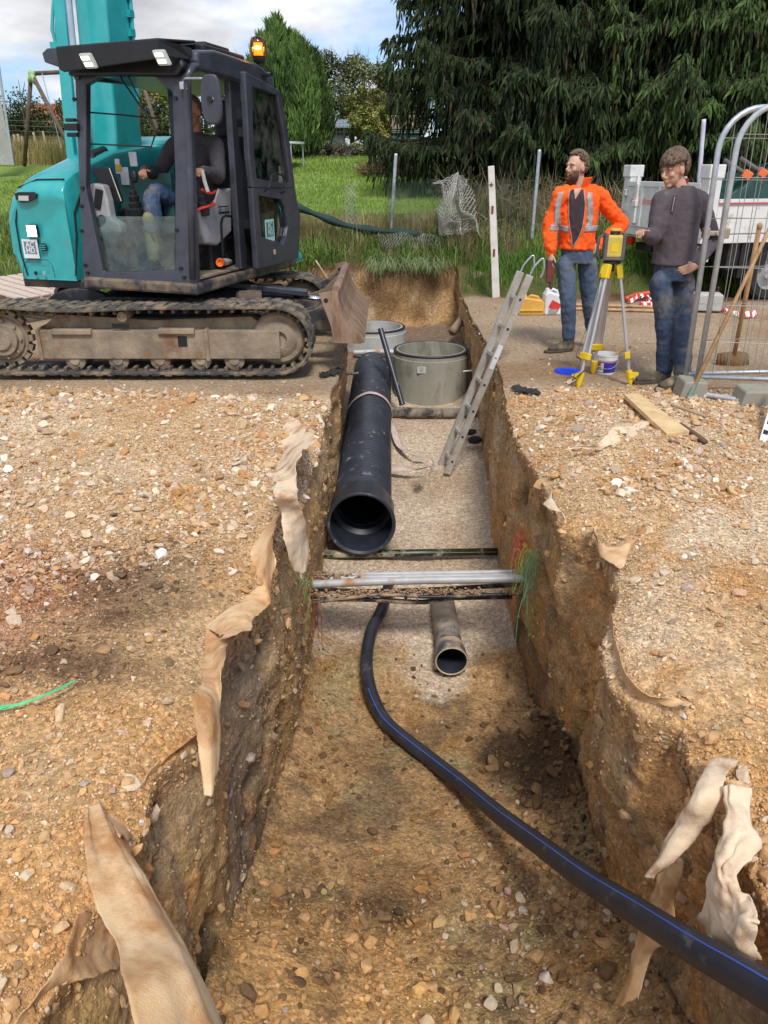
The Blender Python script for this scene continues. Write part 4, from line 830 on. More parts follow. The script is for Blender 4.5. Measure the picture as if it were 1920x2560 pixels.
# corrugated pipe
A, B = Vector((-.185, 5.62, -1.005)), Vector((-.155, 10.25, -.86)); D_ = (B - A).normalized(); Lp = (B - A).length
t = thing('corrugated_pipe', 'large black corrugated drain pipe lying along the trench, socket end forward', 'pipe', tuple(A))
prof = []; s = .42; pitch = .062
while s < Lp:
    for q, rr in ((0, .222), (.010, .226), (.018, .244), (.030, .248), (.042, .244), (.050, .226)): prof.append((rr, s + q))
    s += pitch
m = MB(); m.lathe([(.226, .38)] + prof + [(.20, Lp), (.198, Lp - .01)], A, D_, 72); m.build('ribbed_body', PIPE, t, smooth=40)
m = MB(); m.lathe([(.252, .012), (.270, 0), (.281, .006), (.281, .03), (.272, .045), (.270, .27), (.262, .30), (.248, .33), (.235, .38), (.225, .40)], A, D_, 72); m.build('socket', PIPE, t, smooth=40)
m = MB(); m.lathe([(.270, .001), (.262, .03), (.255, .05), (.248, .30), (.222, .32), (.212, .33), (.212, .40)] + [(.20 + .006 * (k % 2), .4 + k * .045) for k in range(int((Lp - .4) / .045))], A, D_, 72); m.build('inner_wall', PIPEIN, t, smooth=40)
# cloth builder
def spl(pts, n):
    pts = [V(p) for p in pts]; P0_ = [pts[0]] + pts + [pts[-1]]; out = []; M = len(pts) - 1
    for i in range(n):
        t = i / (n - 1) * M; k = min(int(t), M - 1); f = t - k; a, b, c_, d = P0_[k:k + 4]
        out.append(.5 * ((2 * b) + (c_ - a) * f + (2 * a - 5 * b + 4 * c_ - d) * f * f + (3 * b - a - 3 * c_ + d) * f ** 3))
    return out
def cloth(name, La, Lb, m_, label=None, cat=None, group=None, n=110, k=30, wob=.012, wsc=9, bulge=.0, bdir=(0, 0, 1), th=.0022, fray=.008, parent=None, folds=0, seed=0):
    a, b = spl(La, n), spl(Lb, n); V_ = np.zeros((n, k, 3))
    for i in range(n):
        for j in range(k):
            f = j / (k - 1); V_[i, j] = a[i].lerp(b[i], f)
    g = np.linspace(0, 1, k)[None, :, None]; bd = np.array(V(bdir).normalized())
    V_ += bd * bulge * (4 * g * (1 - g))
    V_ += np.stack([fbm(V_, wsc * .42, 2, off=seed + q * 13) for q in range(3)], -1) * wob * 1.6 + np.stack([fbm(V_, wsc * 2.6, 2, off=seed + 50 + q * 13) for q in range(3)], -1) * wob * .38
    if folds: V_ += bd * (folds * .7 * fbm(np.stack([g[..., 0] * 3.2 + 0 * V_[..., 0], np.linspace(0, 1, n)[:, None] * 1.3 + 0 * V_[..., 0], 0 * V_[..., 0] + seed], -1), 1.0, 2)[..., None])
    for (e, s) in ((0, 1), (k - 1, -1)):
        jit = 1.6 * fray * fbm(V_[:, e], 9, 2, off=seed) * 2 + RNG.uniform(-fray, fray, n) * .25; dirv = V_[:, e + s] - V_[:, e]; dirv /= np.linalg.norm(dirv, axis=1)[:, None] + 1e-9; V_[:, e] += dirv * jit[:, None]
    for (e, s) in ((0, 1), (n - 1, -1)):
        jit = fray * 4 * fbm(V_[e], 12, 2, off=seed) + RNG.uniform(-fray, fray, k) * .5; dirv = V_[e + s] - V_[e]; dirv /= np.linalg.norm(dirv, axis=1)[:, None] + 1e-9; V_[e] += dirv * jit[:, None]
    ix = np.arange(n * k).reshape(n, k); F = np.stack([ix[:-1, :-1], ix[:-1, 1:], ix[1:, 1:], ix[1:, :-1]], -1).reshape(-1, 4)
    o = np_mesh(name, V_.reshape(-1, 3), F, m_, smooth=True, parent=parent, loc=None if parent else tuple(a[0]))
    md = o.modifiers.new('solidify', 'SOLIDIFY'); md.thickness = th
    if label: tag(o, label, cat, group)
    return o
FELT = mat('dirty_geotextile', C(226, 196, 154), C(210, 168, 120), rough=.95, dirt=C(186, 134, 84), dirt_amt=.45, scale=5, dscale=4, bump=.25, bscale=200)
FELTL = mat('pale_geotextile', C(236, 216, 188), C(220, 192, 158), rough=.95, dirt=C(180, 140, 104), dirt_amt=.42, scale=5, dscale=5, bump=.25, bscale=200)
GG = 'torn pieces of geotextile along the trench edges'
def d_(x, y, X): return pX(x * KD, y * KD, X)
def g_(x, y, z=0.0): return pz(x * KD, y * KD, z)
cloth('geotextile_flap', [g_(612, 896, .03), g_(597, 960, .02), g_(598, 1010, .02), d_(600, 1060, -.46), d_(612, 1110, -.44), d_(622, 1180, -.42), d_(640, 1238, -.40)], [g_(625, 900, .02), d_(678, 942, -.40), d_(648, 990, -.40), d_(642, 1060, -.38), d_(650, 1110, -.37), d_(668, 1178, -.36), d_(655, 1236, -.38)], FELTL, 'long pale felt flap hanging from the left trench edge beside the big black pipe', 'geotextile', GG, bulge=.03, bdir=(1, -.3, .3), wob=.02, folds=.02, seed=1)
cloth('geotextile_flap', [g_(607, 1072, .01), g_(575, 1140, 0), g_(525, 1208, -.02), g_(508, 1290, -.05), g_(450, 1362, -.05)], [g_(600, 1100, -.04), d_(592, 1205, -.44), d_(588, 1292, -.47), d_(560, 1340, -.49), d_(482, 1392, -.52)], FELT, 'broad tan felt flap draped over the left trench edge at mid length', 'geotextile', GG, bulge=.02, bdir=(1, -.2, .5), wob=.016, folds=.018, fray=.012, seed=2)
cloth('geotextile_flap', [g_(446, 1358, -.02), g_(436, 1420, -.04), d_(430, 1500, -.56), d_(428, 1590, -.55), d_(440, 1702, -.53)], [g_(492, 1370, -.05), d_(478, 1440, -.53), d_(476, 1540, -.52), d_(470, 1640, -.51), d_(452, 1700, -.52)], FELT, 'narrow wrinkled felt strip hanging down the left trench wall to a ragged point', 'geotextile', GG, bulge=.02, bdir=(1, -.3, 0), wob=.012, folds=.014, seed=3)
cloth('geotextile_flap', [g_(432, 1570, -.01), g_(385, 1606, -.02), g_(325, 1660, -.03), g_(290, 1720, -.03), g_(225, 1735, -.01)], [g_(418, 1594, -.10), g_(350, 1650, -.11), g_(315, 1720, -.11), g_(300, 1770, -.12), d_(266, 1806, -.66)], FELT, 'orange stained felt edge showing under the gravel at the left trench lip', 'geotextile', GG, wob=.012, fray=.014, seed=4)
cloth('geotextile_flap', [g_(172, 1752, .03), d_(172, 1850, -.74), d_(192, 1960, -.66), d_(246, 2060, -.55), d_(276, 2150, -.47), d_(320, 2300, -.40)], [g_(214, 1736, .02), d_(268, 1828, -.66), d_(318, 1920, -.56), d_(366, 2000, -.50), d_(412, 2085, -.42), d_(485, 2240, -.35)], FELT, 'big smooth felt band running down into the trench in the lower left foreground', 'geotextile', GG, n=90, k=40, bulge=.03, bdir=(1, -.6, .6), wob=.012, wsc=5, folds=.05, fray=.003, seed=5)
cloth('geotextile_flap', [g_(178, 1955, .0), g_(150, 2030, -.02), g_(128, 2080, -.03), g_(60, 2170, -.03), g_(0, 2230, -.03)], [d_(262, 1990, -.70), d_(268, 2080, -.70), g_(190, 2112, -.12), g_(110, 2140, -.12), g_(60, 2260, -.12)], FELT, 'stained felt edge poking out beneath the big felt band at the bottom left', 'geotextile', GG, wob=.016, fray=.014, seed=6)
cloth('geotextile_flap', [g_(1190, 1062, 0), g_(1200, 1080, 0), g_(1212, 1100, 0), g_(1225, 1122, 0)], [d_(1172, 1096, .86), d_(1190, 1104, .86), d_(1208, 1108, .86), d_(1220, 1130, .88)], FELTL, 'small curled felt scrap sticking out of the right trench edge, farthest of the pieces there', 'geotextile', GG, wob=.02, n=24, k=14, seed=7)
cloth('geotextile_flap', [g_(1280, 1140, -.0), g_(1300, 1170, .0), g_(1330, 1178, .0), g_(1372, 1164, .01)], [g_(1284, 1150, -.06), d_(1302, 1196, 1.02), d_(1342, 1224, 1.04), g_(1362, 1188, -.04)], FELT, 'tan felt tongue curling over the notch in the right trench edge', 'geotextile', GG, wob=.016, n=34, k=14, seed=8)
cloth('geotextile_flap', [g_(1324, 1325, -.02), g_(1330, 1390, -.02), g_(1348, 1448, -.02), g_(1396, 1490, .0), g_(1484, 1512, .0)], [g_(1316, 1335, -.10), d_(1318, 1402, .90), d_(1334, 1462, .88), d_(1362, 1500, .88), d_(1478, 1524, .98)], FELT, 'long curved felt rim with a fringed edge on the right trench lip', 'geotextile', GG, n=90, k=12, wob=.010, fray=.012, seed=9)
cloth('geotextile_flap', [g_(1530, 1640, -.0), d_(1490, 1710, .86), d_(1452, 1790, .84), d_(1428, 1860, .82), d_(1404, 1898, .80)], [g_(1575, 1640, .0), d_(1562, 1700, .94), d_(1520, 1780, .90), d_(1480, 1850, .86), d_(1424, 1900, .81)], FELTL, 'upper part of the long felt strip hanging off the right edge above the hose', 'geotextile', GG, n=60, k=24, bulge=.025, bdir=(-1, -.3, .3), wob=.014, folds=.016, seed=10)
cloth('geotextile_flap', [d_(1420, 1890, .83), d_(1404, 1960, .82), d_(1372, 2050, .80), d_(1345, 2130, .78), d_(1322, 2176, .74)], [d_(1478, 1850, .87), d_(1456, 1950, .86), d_(1440, 2040, .84), d_(1404, 2080, .82), d_(1378, 2160, .78)], FELT, 'lower tail of the felt strip passing behind the water hose down the right trench wall', 'geotextile', GG, n=60, k=22, bulge=.02, bdir=(-1, -.2, .2), wob=.014, folds=.012, seed=11)
cloth('geotextile_flap', [g_(1572, 1690, .0), d_(1545, 1735, .97), d_(1520, 1770, .94), d_(1498, 1785, .93)], [g_(1600, 1700, .0), g_(1582, 1742, .0), d_(1552, 1772, .98), d_(1520, 1792, .96)], FELT, 'short torn felt piece between the long strip and the big pale flap at lower right', 'geotextile', GG, n=30, k=14, wob=.016, seed=12)
cloth('geotextile_flap', [g_(1606, 1742, .0), d_(1560, 1800, .93), d_(1530, 1900, .88), d_(1494, 1990, .84), d_(1492, 2020, .84), d_(1560, 2082, .86)], [g_(1640, 1750, .02), g_(1640, 1830, .02), g_(1612, 1900, .0), g_(1660, 1960, .0), g_(1648, 2010, -.02), d_(1622, 2060, .92)], FELTL, 'big pale crumpled felt flap draped over the right edge above the water hose', 'geotextile', GG, n=80, k=40, bulge=.04, bdir=(-1, -.3, .6), wob=.045, wsc=9, folds=.07, seed=13)
cloth('geotextile_scrap', [g_(1225, 972, .10), g_(1290, 960, .13), g_(1330, 925, .14), g_(1375, 912, .11), g_(1412, 905, .08)], [g_(1255, 978, .09), g_(1305, 970, .09), g_(1345, 956, .10), g_(1385, 924, .10), g_(1414, 909, .08)], FELTL, 'crumpled pale felt scrap lying on the gravel beside the wooden plank', 'geotextile', None, wob=.03, n=50, k=16, folds=.02, seed=14)
# cross pipes and services
GASM = mat('black_gas_pipe', C(40, 44, 42), C(30, 34, 32), rough=.35, dirt=C(196, 188, 172), dirt_amt=.42, dscale=5)
YEL = mat('yellow_stripe', C(170, 172, 92), rough=.5)
a, b = pY(758, 1386, 5.70), pY(1286, 1378, 5.70)
t = thing('gas_pipe', 'black gas pipe with thin yellow stripes crossing the trench under the big pipe socket', 'pipe', tuple(a))
m = MB(); m.tube([a, a.lerp(b, .5) + V(0, 0, -.004), b], .033, 14); m.build('pipe_wall', GASM, t, smooth=True)
m = MB()
for q in (-.9, .35, 1.6): o_ = Vector((0, -math.cos(q) * .0335, math.sin(q) * .0335)); m.tube([a + o_, b + o_], .0016, 5)
m.build('stripe', YEL, t)
CND = mat('grey_conduit', C(190, 190, 190), C(166, 166, 166), rough=.4, dirt=C(170, 128, 88), dirt_amt=.33, dscale=5)
def cpipe(name, lab, cat, pts, r, m_, group=None, n=14, sag=0):
    m = MB(); m.tube(spl(pts, 24), r, n); o = m.build(name, m_, loc=tuple(V(pts[0])), smooth=True); return tag(o, lab, cat, group)
G2 = 'pale conduits crossing the trench side by side'
cpipe('conduit', 'pale grey conduit crossing the trench, front one of three and the longest', 'conduit', [pY(756, 1462, 4.52), pY(1000, 1452, 4.52), pY(1330, 1447, 4.52)], .027, CND, G2)
cpipe('conduit', 'muddy pale conduit in the middle of the three crossing the trench', 'conduit', [pY(790, 1447, 4.60), pY(1040, 1442, 4.60), pY(1300, 1440, 4.60)], .02, CND, G2)
cpipe('conduit', 'thin muddy conduit lying behind the other two pale ones across the trench', 'conduit', [pY(790, 1438, 4.68), pY(1050, 1434, 4.68), pY(1290, 1430, 4.68)], .018, CND, G2)
CAB = mat('black_cable', C(44, 44, 50), C(32, 32, 36), rough=.5, dirt=C(172, 150, 122), dirt_amt=.5, dscale=6)
G3 = 'black cables crossing the trench below the conduits'
cpipe('cable', 'thick muddy black cable sagging across the trench just below the pale conduits', 'cable', [pY(770, 1470, 4.62), pY(900, 1478, 4.62), pY(1080, 1474, 4.6), pY(1310, 1460, 4.6)], .017, CAB, G3)
cpipe('cable', 'mud caked black cable crossing the trench above the small drain pipe', 'cable', [pY(775, 1500, 4.5), pY(900, 1498, 4.5), pY(1050, 1505, 4.5), pY(1130, 1495, 4.5), pY(1280, 1492, 4.5)], .017, CAB, G3)
cpipe('cable', 'black cable with a bare middle, lowest of those crossing above the small drain pipe', 'cable', [pY(780, 1506, 4.48), pY(950, 1487, 4.47), pY(1080, 1492, 4.46), pY(1300, 1484, 4.48)], .013, CAB, G3)
m = MB(); rn = random.Random(4)
for k in range(900):
    x = min(1300, max(770, rn.gauss(1040, 150))); p = pY(x, rn.gauss(1482, 5), 4.50 + rn.uniform(-.04, .04)); q_ = rn.uniform(.003, .011); m.ell(p, (q_ * 1.3, q_, q_ * .8), nu=5, nv=4)
for k in range(500):
    p = pY(min(900, 770 + abs(rn.gauss(0, 50))), rn.gauss(1441, 5), 4.62 + rn.uniform(-.05, .05)); q_ = rn.uniform(.003, .012); m.ell(p, (q_ * 1.3, q_, q_ * .8), nu=5, nv=4)
o = m.build('soil_on_cables', mat('soil_lumps', C(176, 150, 122), C(140, 108, 76), rough=.95, bump=.6, bscale=60), smooth=True); tag(o, kind='stuff')
# small drain pipe
SP = mat('grey_pvc_pipe', C(96, 100, 108), C(70, 74, 84), rough=.4, dirt=C(186, 164, 134), dirt_amt=.55, dscale=5)
a = pY(1128, 1680, 4.30); b = Vector((a.x - .01, 5.05, -1.40)); a = Vector((a.x, 4.30, -1.40))
t = thing('drain_pipe', 'short grey plastic drain pipe with an open collar end, in the gravel below the cables', 'pipe', tuple(a)); dd = (b - a).normalized()
m = MB(); m.lathe([(.097, .16), (.092, .19), (.092, (b - a).length)], a, dd, 40); m.build('pipe_body', mat('mud_coated_pipe', C(178, 168, 152), C(148, 134, 114), rough=.85, dirt=C(86, 86, 88), dirt_amt=.42, dscale=5), t, smooth=40)
m = MB(); m.lathe([(.100, 0), (.112, 0), (.114, .01), (.108, .03), (.106, .10), (.098, .16)], a, dd, 40); m.build('collar', SP, t, smooth=40)
m = MB(); m.lathe([(.100, .002), (.097, .02), (.092, .03), (.088, .5), (0, .5)], a, dd, 40); m.build('inner_wall', PIPEIN, t, smooth=40)
m = MB(); m.tube([a + Vector((math.cos(q) * .106, -.002, math.sin(q) * .106)) for q in [2 * math.pi * k / 40 for k in range(40)]], .004, 6, closed=True); m.build('seal_ring', mat('cream_rubber', C(200, 186, 150)), t)
# blue striped water hose
pts = [(840, 1262), (834, 1285), (824, 1318), (803, 1360), (793, 1410), (793, 1455), (805, 1505), (830, 1555), (872, 1595), (930, 1640), (1000, 1695), (1080, 1762), (1165, 1825), (1260, 1895), (1370, 1965), (1480, 2035), (1600, 2105), (1700, 2165)]
dep_ = [5.25, 5.05, 4.80, 4.58, 4.37, 4.17, 3.97, 3.78, 3.60, 3.41, 3.12, 2.72, 2.33, 1.96, 1.65, 1.39, 1.20, 1.07]
hl = [pY(x * KD, y * KD, d) for (x, y), d in zip(pts, dep_)]; hd_ = hl[-1] - hl[-2]; hl.append(hl[-1] + hd_ * 1.1); hl += [hl[-1] + V(.16, -.16, .03), hl[-1] + V(.55, -.36, .02)]; hl[-1].z = max(hl[-1].z, .08); hp = spl(hl, 118)
t = thing('water_hose', 'thick black water pipe with a blue line curving out at lower right', 'water pipe', tuple(hp[0]))
HOSE = mat('black_poly_pipe', C(48, 50, 60), C(38, 40, 50), rough=.48, dirt=C(96, 94, 90), dirt_amt=.22, dscale=14, scale=8)
m = MB(); m.tube(hp, .042, 20); m.build('pipe_wall', HOSE, t, smooth=True)
st = []
for i, p in enumerate(hp):
    d = (hp[min(i + 1, 117)] - hp[max(i - 1, 0)]).normalized(); sd = d.cross(ZU).normalized(); up = sd.cross(d).normalized(); st.append(p + up * .038 + (sd * .0185 if True else 0))
m = MB(); m.tube(st[34:], .0028, 6); m.build('blue_line', mat('blue_line', C(70, 104, 196), rough=.4), t)
m = MB(); cr = []
# lifting strap
WEB = mat('dirty_white_webbing', C(214, 196, 190), C(190, 170, 160), rough=.9, dirt=C(170, 140, 110), dirt_amt=.35, bump=.4, bscale=150)
cq = A + D_ * ((8.35 - A.y) / D_.y); ringp = []
def ribbon(mb, pts, w, wd, th=.003):
    pts = [V(p) for p in pts]
    for i in range(len(pts) - 1):
        a, b = pts[i], pts[i + 1]; wa = V(wd[i] if isinstance(wd, list) else wd).normalized() * w / 2; wb = V(wd[i + 1] if isinstance(wd, list) else wd).normalized() * w / 2
        d = (b - a).normalized(); n = d.cross(wa).normalized() * th
        mb.hexa([a - wa, b - wb, b + wb, a + wa, a - wa + n, b - wb + n, b + wb + n, a + wa + n])
m = MB(); arc = []
for k in range(31):
    q = math.pi * 1.12 - math.pi * 1.24 * k / 30; arc.append(cq + Vector((math.cos(q) * .258, .18 * (math.cos(q) * .5 - .35 * abs(math.cos(q))), math.sin(q) * .258)))
ribbon(m, arc, .07, (0, 1, .05)); tail = spl([arc[-1], Vector((.10, 8.1, -1.0)), Vector((.16, 7.75, -1.075)), Vector((.30, 7.45, -1.075)), Vector((.42, 7.40, -1.06)), Vector((.50, 7.25, -1.08)), Vector((.44, 7.10, -1.06)), Vector((.30, 7.08, -1.09)), Vector((.16, 7.12, -1.1)), Vector((.06, 7.16, -1.11))], 50)
ribbon(m, tail, .07, [(.2 + .8 * math.sin(i * .22), .8, .35 * math.sin(i * .3)) for i in range(50)])
tag(m.build('lifting_strap', WEB, loc=tuple(arc[0])), 'dirty white lifting strap looped over the big black pipe and trailing onto the gravel bed', 'strap')
m = MB(); a = pY(1006, 1012, 8.75); b = pY(951, 822, 9.2); m.tube([a, b], .033, 16); m.tube([a, a.lerp(b, .02)], .038, 16); tag(m.build('standing_tube', PIPE, loc=tuple(a), smooth=40), 'slim dark plastic tube leaning between the big pipe and the grey manhole ring', 'tube')
cpipe('cross_pipe', 'mud covered dark pipe lying across the trench in front of the nearer manhole ring', 'pipe', [pY(975, 1030, 8.65), pY(1090, 1034, 8.65), pY(1190, 1034, 8.65)], .062, mat('mud_caked_pipe', C(146, 134, 116), C(110, 102, 92), rough=.85, dirt=C(52, 50, 50), dirt_amt=.45, dscale=7, bump=.5), n=20)
cpipe('service_pipe', 'dirty white pipe crossing behind the far end of the big black pipe', 'pipe', [pY(884, 882, 10.3), pY(940, 880, 10.3), pY(990, 880, 10.3)], .035, CND)
cpipe('metal_rod', 'thin steel rod poking out of the right trench wall beside the grey manhole ring', 'rod', [pY(1157, 929, 9.1), pY(1175, 927, 9.1), pY(1200, 926, 9.1)], .012, ALU)
cpipe('metal_rod', 'thin steel rod poking out of the left trench wall beside the big black pipe', 'rod', [pY(866, 936, 9.0), pY(882, 934, 9.0), pY(896, 933, 9.0)], .012, ALU)
# ladder
t = thing('ladder', 'aluminium ladder leaning in the trench against the right edge', 'ladder', (.63, 7.4, -1.17))
l0n, l1n = Vector((.63, 7.18, -1.17)), Vector((1.28, 7.0, .76)); off = Vector((-.04, .25, .0)); ax = (l1n - l0n).normalized(); sd = Vector((0, 1, 0)); nr = ax.cross(sd).normalized()
for k, o_ in enumerate((Vector(), off)):
    m = MB(); m.bar(l0n + o_, l1n + o_, .064, .026, sd); 
    m.box((l0n + o_ + l1n + o_) / 2 - sd * .012 * (1 if k == 0 else -1) + nr * .034, (.006, .022, (l1n - l0n).length), (nr, sd, ax)); m.build('rail', ALU, t, bev=.004)
for k in range(7):
    p = l0n.lerp(l1n, .07 + k * .137); m = MB(); m.bar(p, p + off, .028, .028, ax); r_ = m.build('rung', ALU, t)
    m = MB(); m.bar(p - sd * .0165, p - sd * .013, .02, .02, ax); m.build('rung_end', BLACK, r_)
c = l0n.lerp(l1n, .62) - sd * .0155; m = MB(); m.box(c, (.045, .002, .24), (nr, sd, ax)); m.build('sticker', WHITE, t)
for o_ in (Vector(), off):
    m = MB(); p = l1n + o_; m.tube(spl([p - ax * .05, p + ax * .05, p + ax * .12 + nr * -.02, p + ax * .13 + Vector((.06, 0, .02)), p + ax * .05 + Vector((.10, 0, .0)), p - ax * .02 + Vector((.10, 0, .0))], 16), .008, 8); m.build('hook', GALV, t)
# warning mesh strands
def strands(name, lab, items, loc):
    t = thing(name, lab, 'warning mesh', loc, 'bundles of coloured plastic strands hanging from the trench walls')
    for nm, col, c0, n, sp, ln in items:
        m = MB(); rn = random.Random(hash(nm) % 97 if False else len(nm) * 7 + n)
        for k in range(n):
            p = V(c0) + Vector((rn.uniform(-.02, .02), rn.uniform(-sp, sp), rn.uniform(-.07, .07))); q = [p]
            d = Vector((rn.uniform(-.6, .6), rn.uniform(-1, .4), rn.uniform(-.2, .9))) * (ln * .3)
            for j in range(5): p = p + d * .5; d = d * .75 + Vector((rn.uniform(-.02, .02), rn.uniform(-.02, .02), -.035 * ln / .15)); q.append(p.copy())
            m.tube(spl(q, 9), .0016, 4)
        m.build(nm, mat(nm + '_plastic', col, rough=.6), t)
p = pX(1318, 1385, .86)
strands('warning_mesh', 'bundle of yellow, red and green plastic strands on the right trench wall at the conduits', [('yellow_strands', C(200, 190, 70), pX(1312, 1385, .86), 16, .04, .24), ('red_strands', C(214, 66, 66), pX(1300, 1350, .88), 14, .07, .24), ('green_strands', C(96, 176, 132), pX(1330, 1400, .86), 26, .03, .22), ('long_green_strands', C(96, 170, 120), pX(1322, 1480, .85), 5, .02, .42)], tuple(p))
p = pX(760, 1440, -.44)
strands('warning_mesh', 'few green and red plastic strands on the left trench wall where the conduits enter', [('green_strands', C(120, 180, 100), pX(764, 1440, -.43), 9, .02, .26), ('red_strands', C(160, 44, 44), pX(780, 1490, -.43), 7, .02, .34)], tuple(p))
m = MB(); rn = random.Random(9)
for k in range(9):
    q = []
    for j in range(7):
        f = j / 6; P_ = g_(-6 + 168 * f, 1530 - 60 * f ** 1.6 + rn.uniform(-5, 5) * (1 - .6 * f), .05 + .015 * math.sin(f * 3)); q.append(P_)
    m.tube(spl(q, 18), .0022, 4)
tag(m.build('plastic_twine', mat('green_twine', C(84, 190, 128), rough=.5), loc=tuple(g_(60, 1515, 0))), 'frayed bright green plastic twine lying on the gravel at left', 'twine')

for i, (x, y, Y, r_, w) in enumerate([(1178, 1080, 8.0, .05, 'upper'), (1187, 1100, 7.75, .06, 'lower')]):
    p = pY(x, y, Y); v, f = ico(2); v = v * (1 + .3 * fbm(v, 1.6, 3, off=i * 9)[:, None]) * r_ * np.array([1.3, 1, .7]); o = np_mesh('tarmac_chunk', v + np.array(p[:]), f, mat('broken_tarmac', C(46, 44, 44), C(30, 29, 30), rough=.9, bump=.6), loc=tuple(p)); tag(o, f'{w} of two black tarmac chunks at the foot of the right trench wall', 'tarmac chunk')
m = MB(); rn = random.Random(3)
for k in range(130):
    t_ = rn.random(); p = pz(1282 + 66 * t_ + rn.gauss(0, 3), 968 + 14 * t_ + rn.gauss(0, 3), .012); q_ = rn.uniform(.006, .022); m.ell(p, (q_, q_, q_ * .6), nu=6, nv=4)
for k in range(130):
    t_ = rn.random(); p = pz(800 + 50 * t_ + rn.gauss(0, 3), 938 - 12 * t_ + rn.gauss(0, 3), .012); q_ = rn.uniform(.006, .02); m.ell(p, (q_, q_, q_ * .6), nu=6, nv=4)
tag(m.build('tarmac_crumbs', mat('tarmac_crumb', C(58, 54, 52), C(36, 34, 34), rough=.95)), kind='stuff')
# ================================================================ PEOPLE
SKIN = mat('skin', C(206, 164, 142), C(188, 142, 120), rough=.55, scale=9)
SKIND = mat('tanned_skin', C(178, 128, 102), C(160, 110, 88), rough=.55, scale=9)
HAIRB = mat('light_brown_hair', C(124, 104, 84), C(92, 76, 60), rough=.6, scale=40); HAIRD = mat('dark_brown_hair', C(116, 94, 76), C(78, 62, 50), rough=.55, scale=40)
BEARD = mat('brown_beard', C(104, 74, 54), C(78, 54, 40), rough=.8, scale=50)
JEANS = mat('muddy_jeans', C(88, 102, 122), C(62, 78, 102), rough=.9, dirt=C(112, 110, 104), dirt_amt=.34, scale=7, dscale=3, bump=.3, bscale=140)
JEANM = mat('very_muddy_jeans', C(62, 78, 104), C(44, 58, 82), rough=.9, dirt=C(112, 106, 94), dirt_amt=.42, scale=7, dscale=3.5, bump=.3, bscale=140)
PULL = mat('grey_brown_pullover', C(92, 84, 90), C(78, 70, 76), rough=.95, scale=6, dirt=C(132, 120, 114), dirt_amt=.12, bump=.25, bscale=150)
from mathutils.bvhtree import BVHTree
def drape(name, obj, La, Lb, d, off, m_, n=24, k=8, th=.003):
    dg = bpy.context.evaluated_depsgraph_get(); ev = obj.evaluated_get(dg); me = ev.to_mesh(); bv = BVHTree.FromPolygons([v.co[:] for v in me.vertices], [p.vertices[:] for p in me.polygons]); ev.to_mesh_clear()
    o_ = ORG[obj]; a, b = spl(La, n), spl(Lb, n); vs = []; d = V(d).normalized()
    for i in range(n):
        for j in range(k):
            p = a[i].lerp(b[i], j / (k - 1)); h = bv.ray_cast(p + d * .5 - o_, -d); q = (h[0] + o_ + d * off) if h[0] is not None and (h[0] + o_ - p).length < .25 else p; vs.append(q)
    ix = np.arange(n * k).reshape(n, k); F = np.stack([ix[:-1, :-1], ix[:-1, 1:], ix[1:, 1:], ix[1:, :-1]], -1).reshape(-1, 4)
    x = np_mesh(name, np.array([q[:] for q in vs]), F, m_, smooth=True, parent=obj); md = x.modifiers.new('solidify', 'SOLIDIFY'); md.thickness = th; md.offset = 0; return x
SHIRT = mat('dark_maroon_jumper', C(72, 58, 64), C(58, 46, 52), rough=.95)
ORNG = mat('hi_vis_orange_fabric', C(255, 104, 34), C(246, 88, 24), rough=.75, scale=4, bump=.35, bscale=22, spec=.3)
REFL = mat('reflective_tape', C(168, 164, 162), C(150, 146, 146), rough=.4)
BOOTM = mat('muddy_boot', C(104, 92, 76), C(66, 58, 50), rough=.9, dirt=C(150, 134, 108), dirt_amt=.45, scale=9, bump=.5)
RBOOT = mat('muddy_rubber_boot', C(150, 146, 112), C(126, 122, 92), rough=.8, dirt=C(120, 110, 84), dirt_amt=.4)
EYEW = mat('eye_white', C(220, 216, 210), rough=.3); EYED = mat('eye_dark', C(50, 36, 28), rough=.3)
CLOUDT = bpy.data.textures.new('cloth_wrinkles', 'CLOUDS'); CLOUDT.noise_scale = .11; CLOUDT.noise_depth = 2
CLOUDF = bpy.data.textures.new('fine_wrinkles', 'CLOUDS'); CLOUDF.noise_scale = .035; CLOUDF.noise_depth = 1; CLOUDF.noise_basis = 'VORONOI_F2_F1' if False else 'BLENDER_ORIGINAL'
def remods(vox, wr=0, it=4):
    r = [('REMESH', dict(mode='VOXEL', voxel_size=vox, use_smooth_shade=True)), ('SMOOTH', dict(factor=.5, iterations=it))]
    if wr: r.append(('DISPLACE', dict(texture=CLOUDT, strength=wr, mid_level=.5, texture_coords='LOCAL'))); r.append(('DISPLACE', dict(texture=CLOUDF, strength=wr * .55, mid_level=.5, texture_coords='LOCAL')))
    return r
def limb(mb, pts, rs, n=14, m=12): # smooth tube through joints
    P_ = spl(pts, m); t = np.linspace(0, len(rs) - 1, m); r = [float(np.interp(x, range(len(rs)), rs)) for x in t]
    mb.tube(P_, r, n); mb.ell(P_[0], (r[0],) * 3, nu=10, nv=7); mb.ell(P_[-1], (r[-1],) * 3, nu=10, nv=7)
def torso(mb, pts, rs, f, n=20, m=14):
    P_ = spl(pts, m); t = np.linspace(0, len(rs) - 1, m); r = [(float(np.interp(x, range(len(rs)), [q[0] for q in rs])), float(np.interp(x, range(len(rs)), [q[1] for q in rs]))) for x in t]
    mb.tube(P_, r, n, up=f)
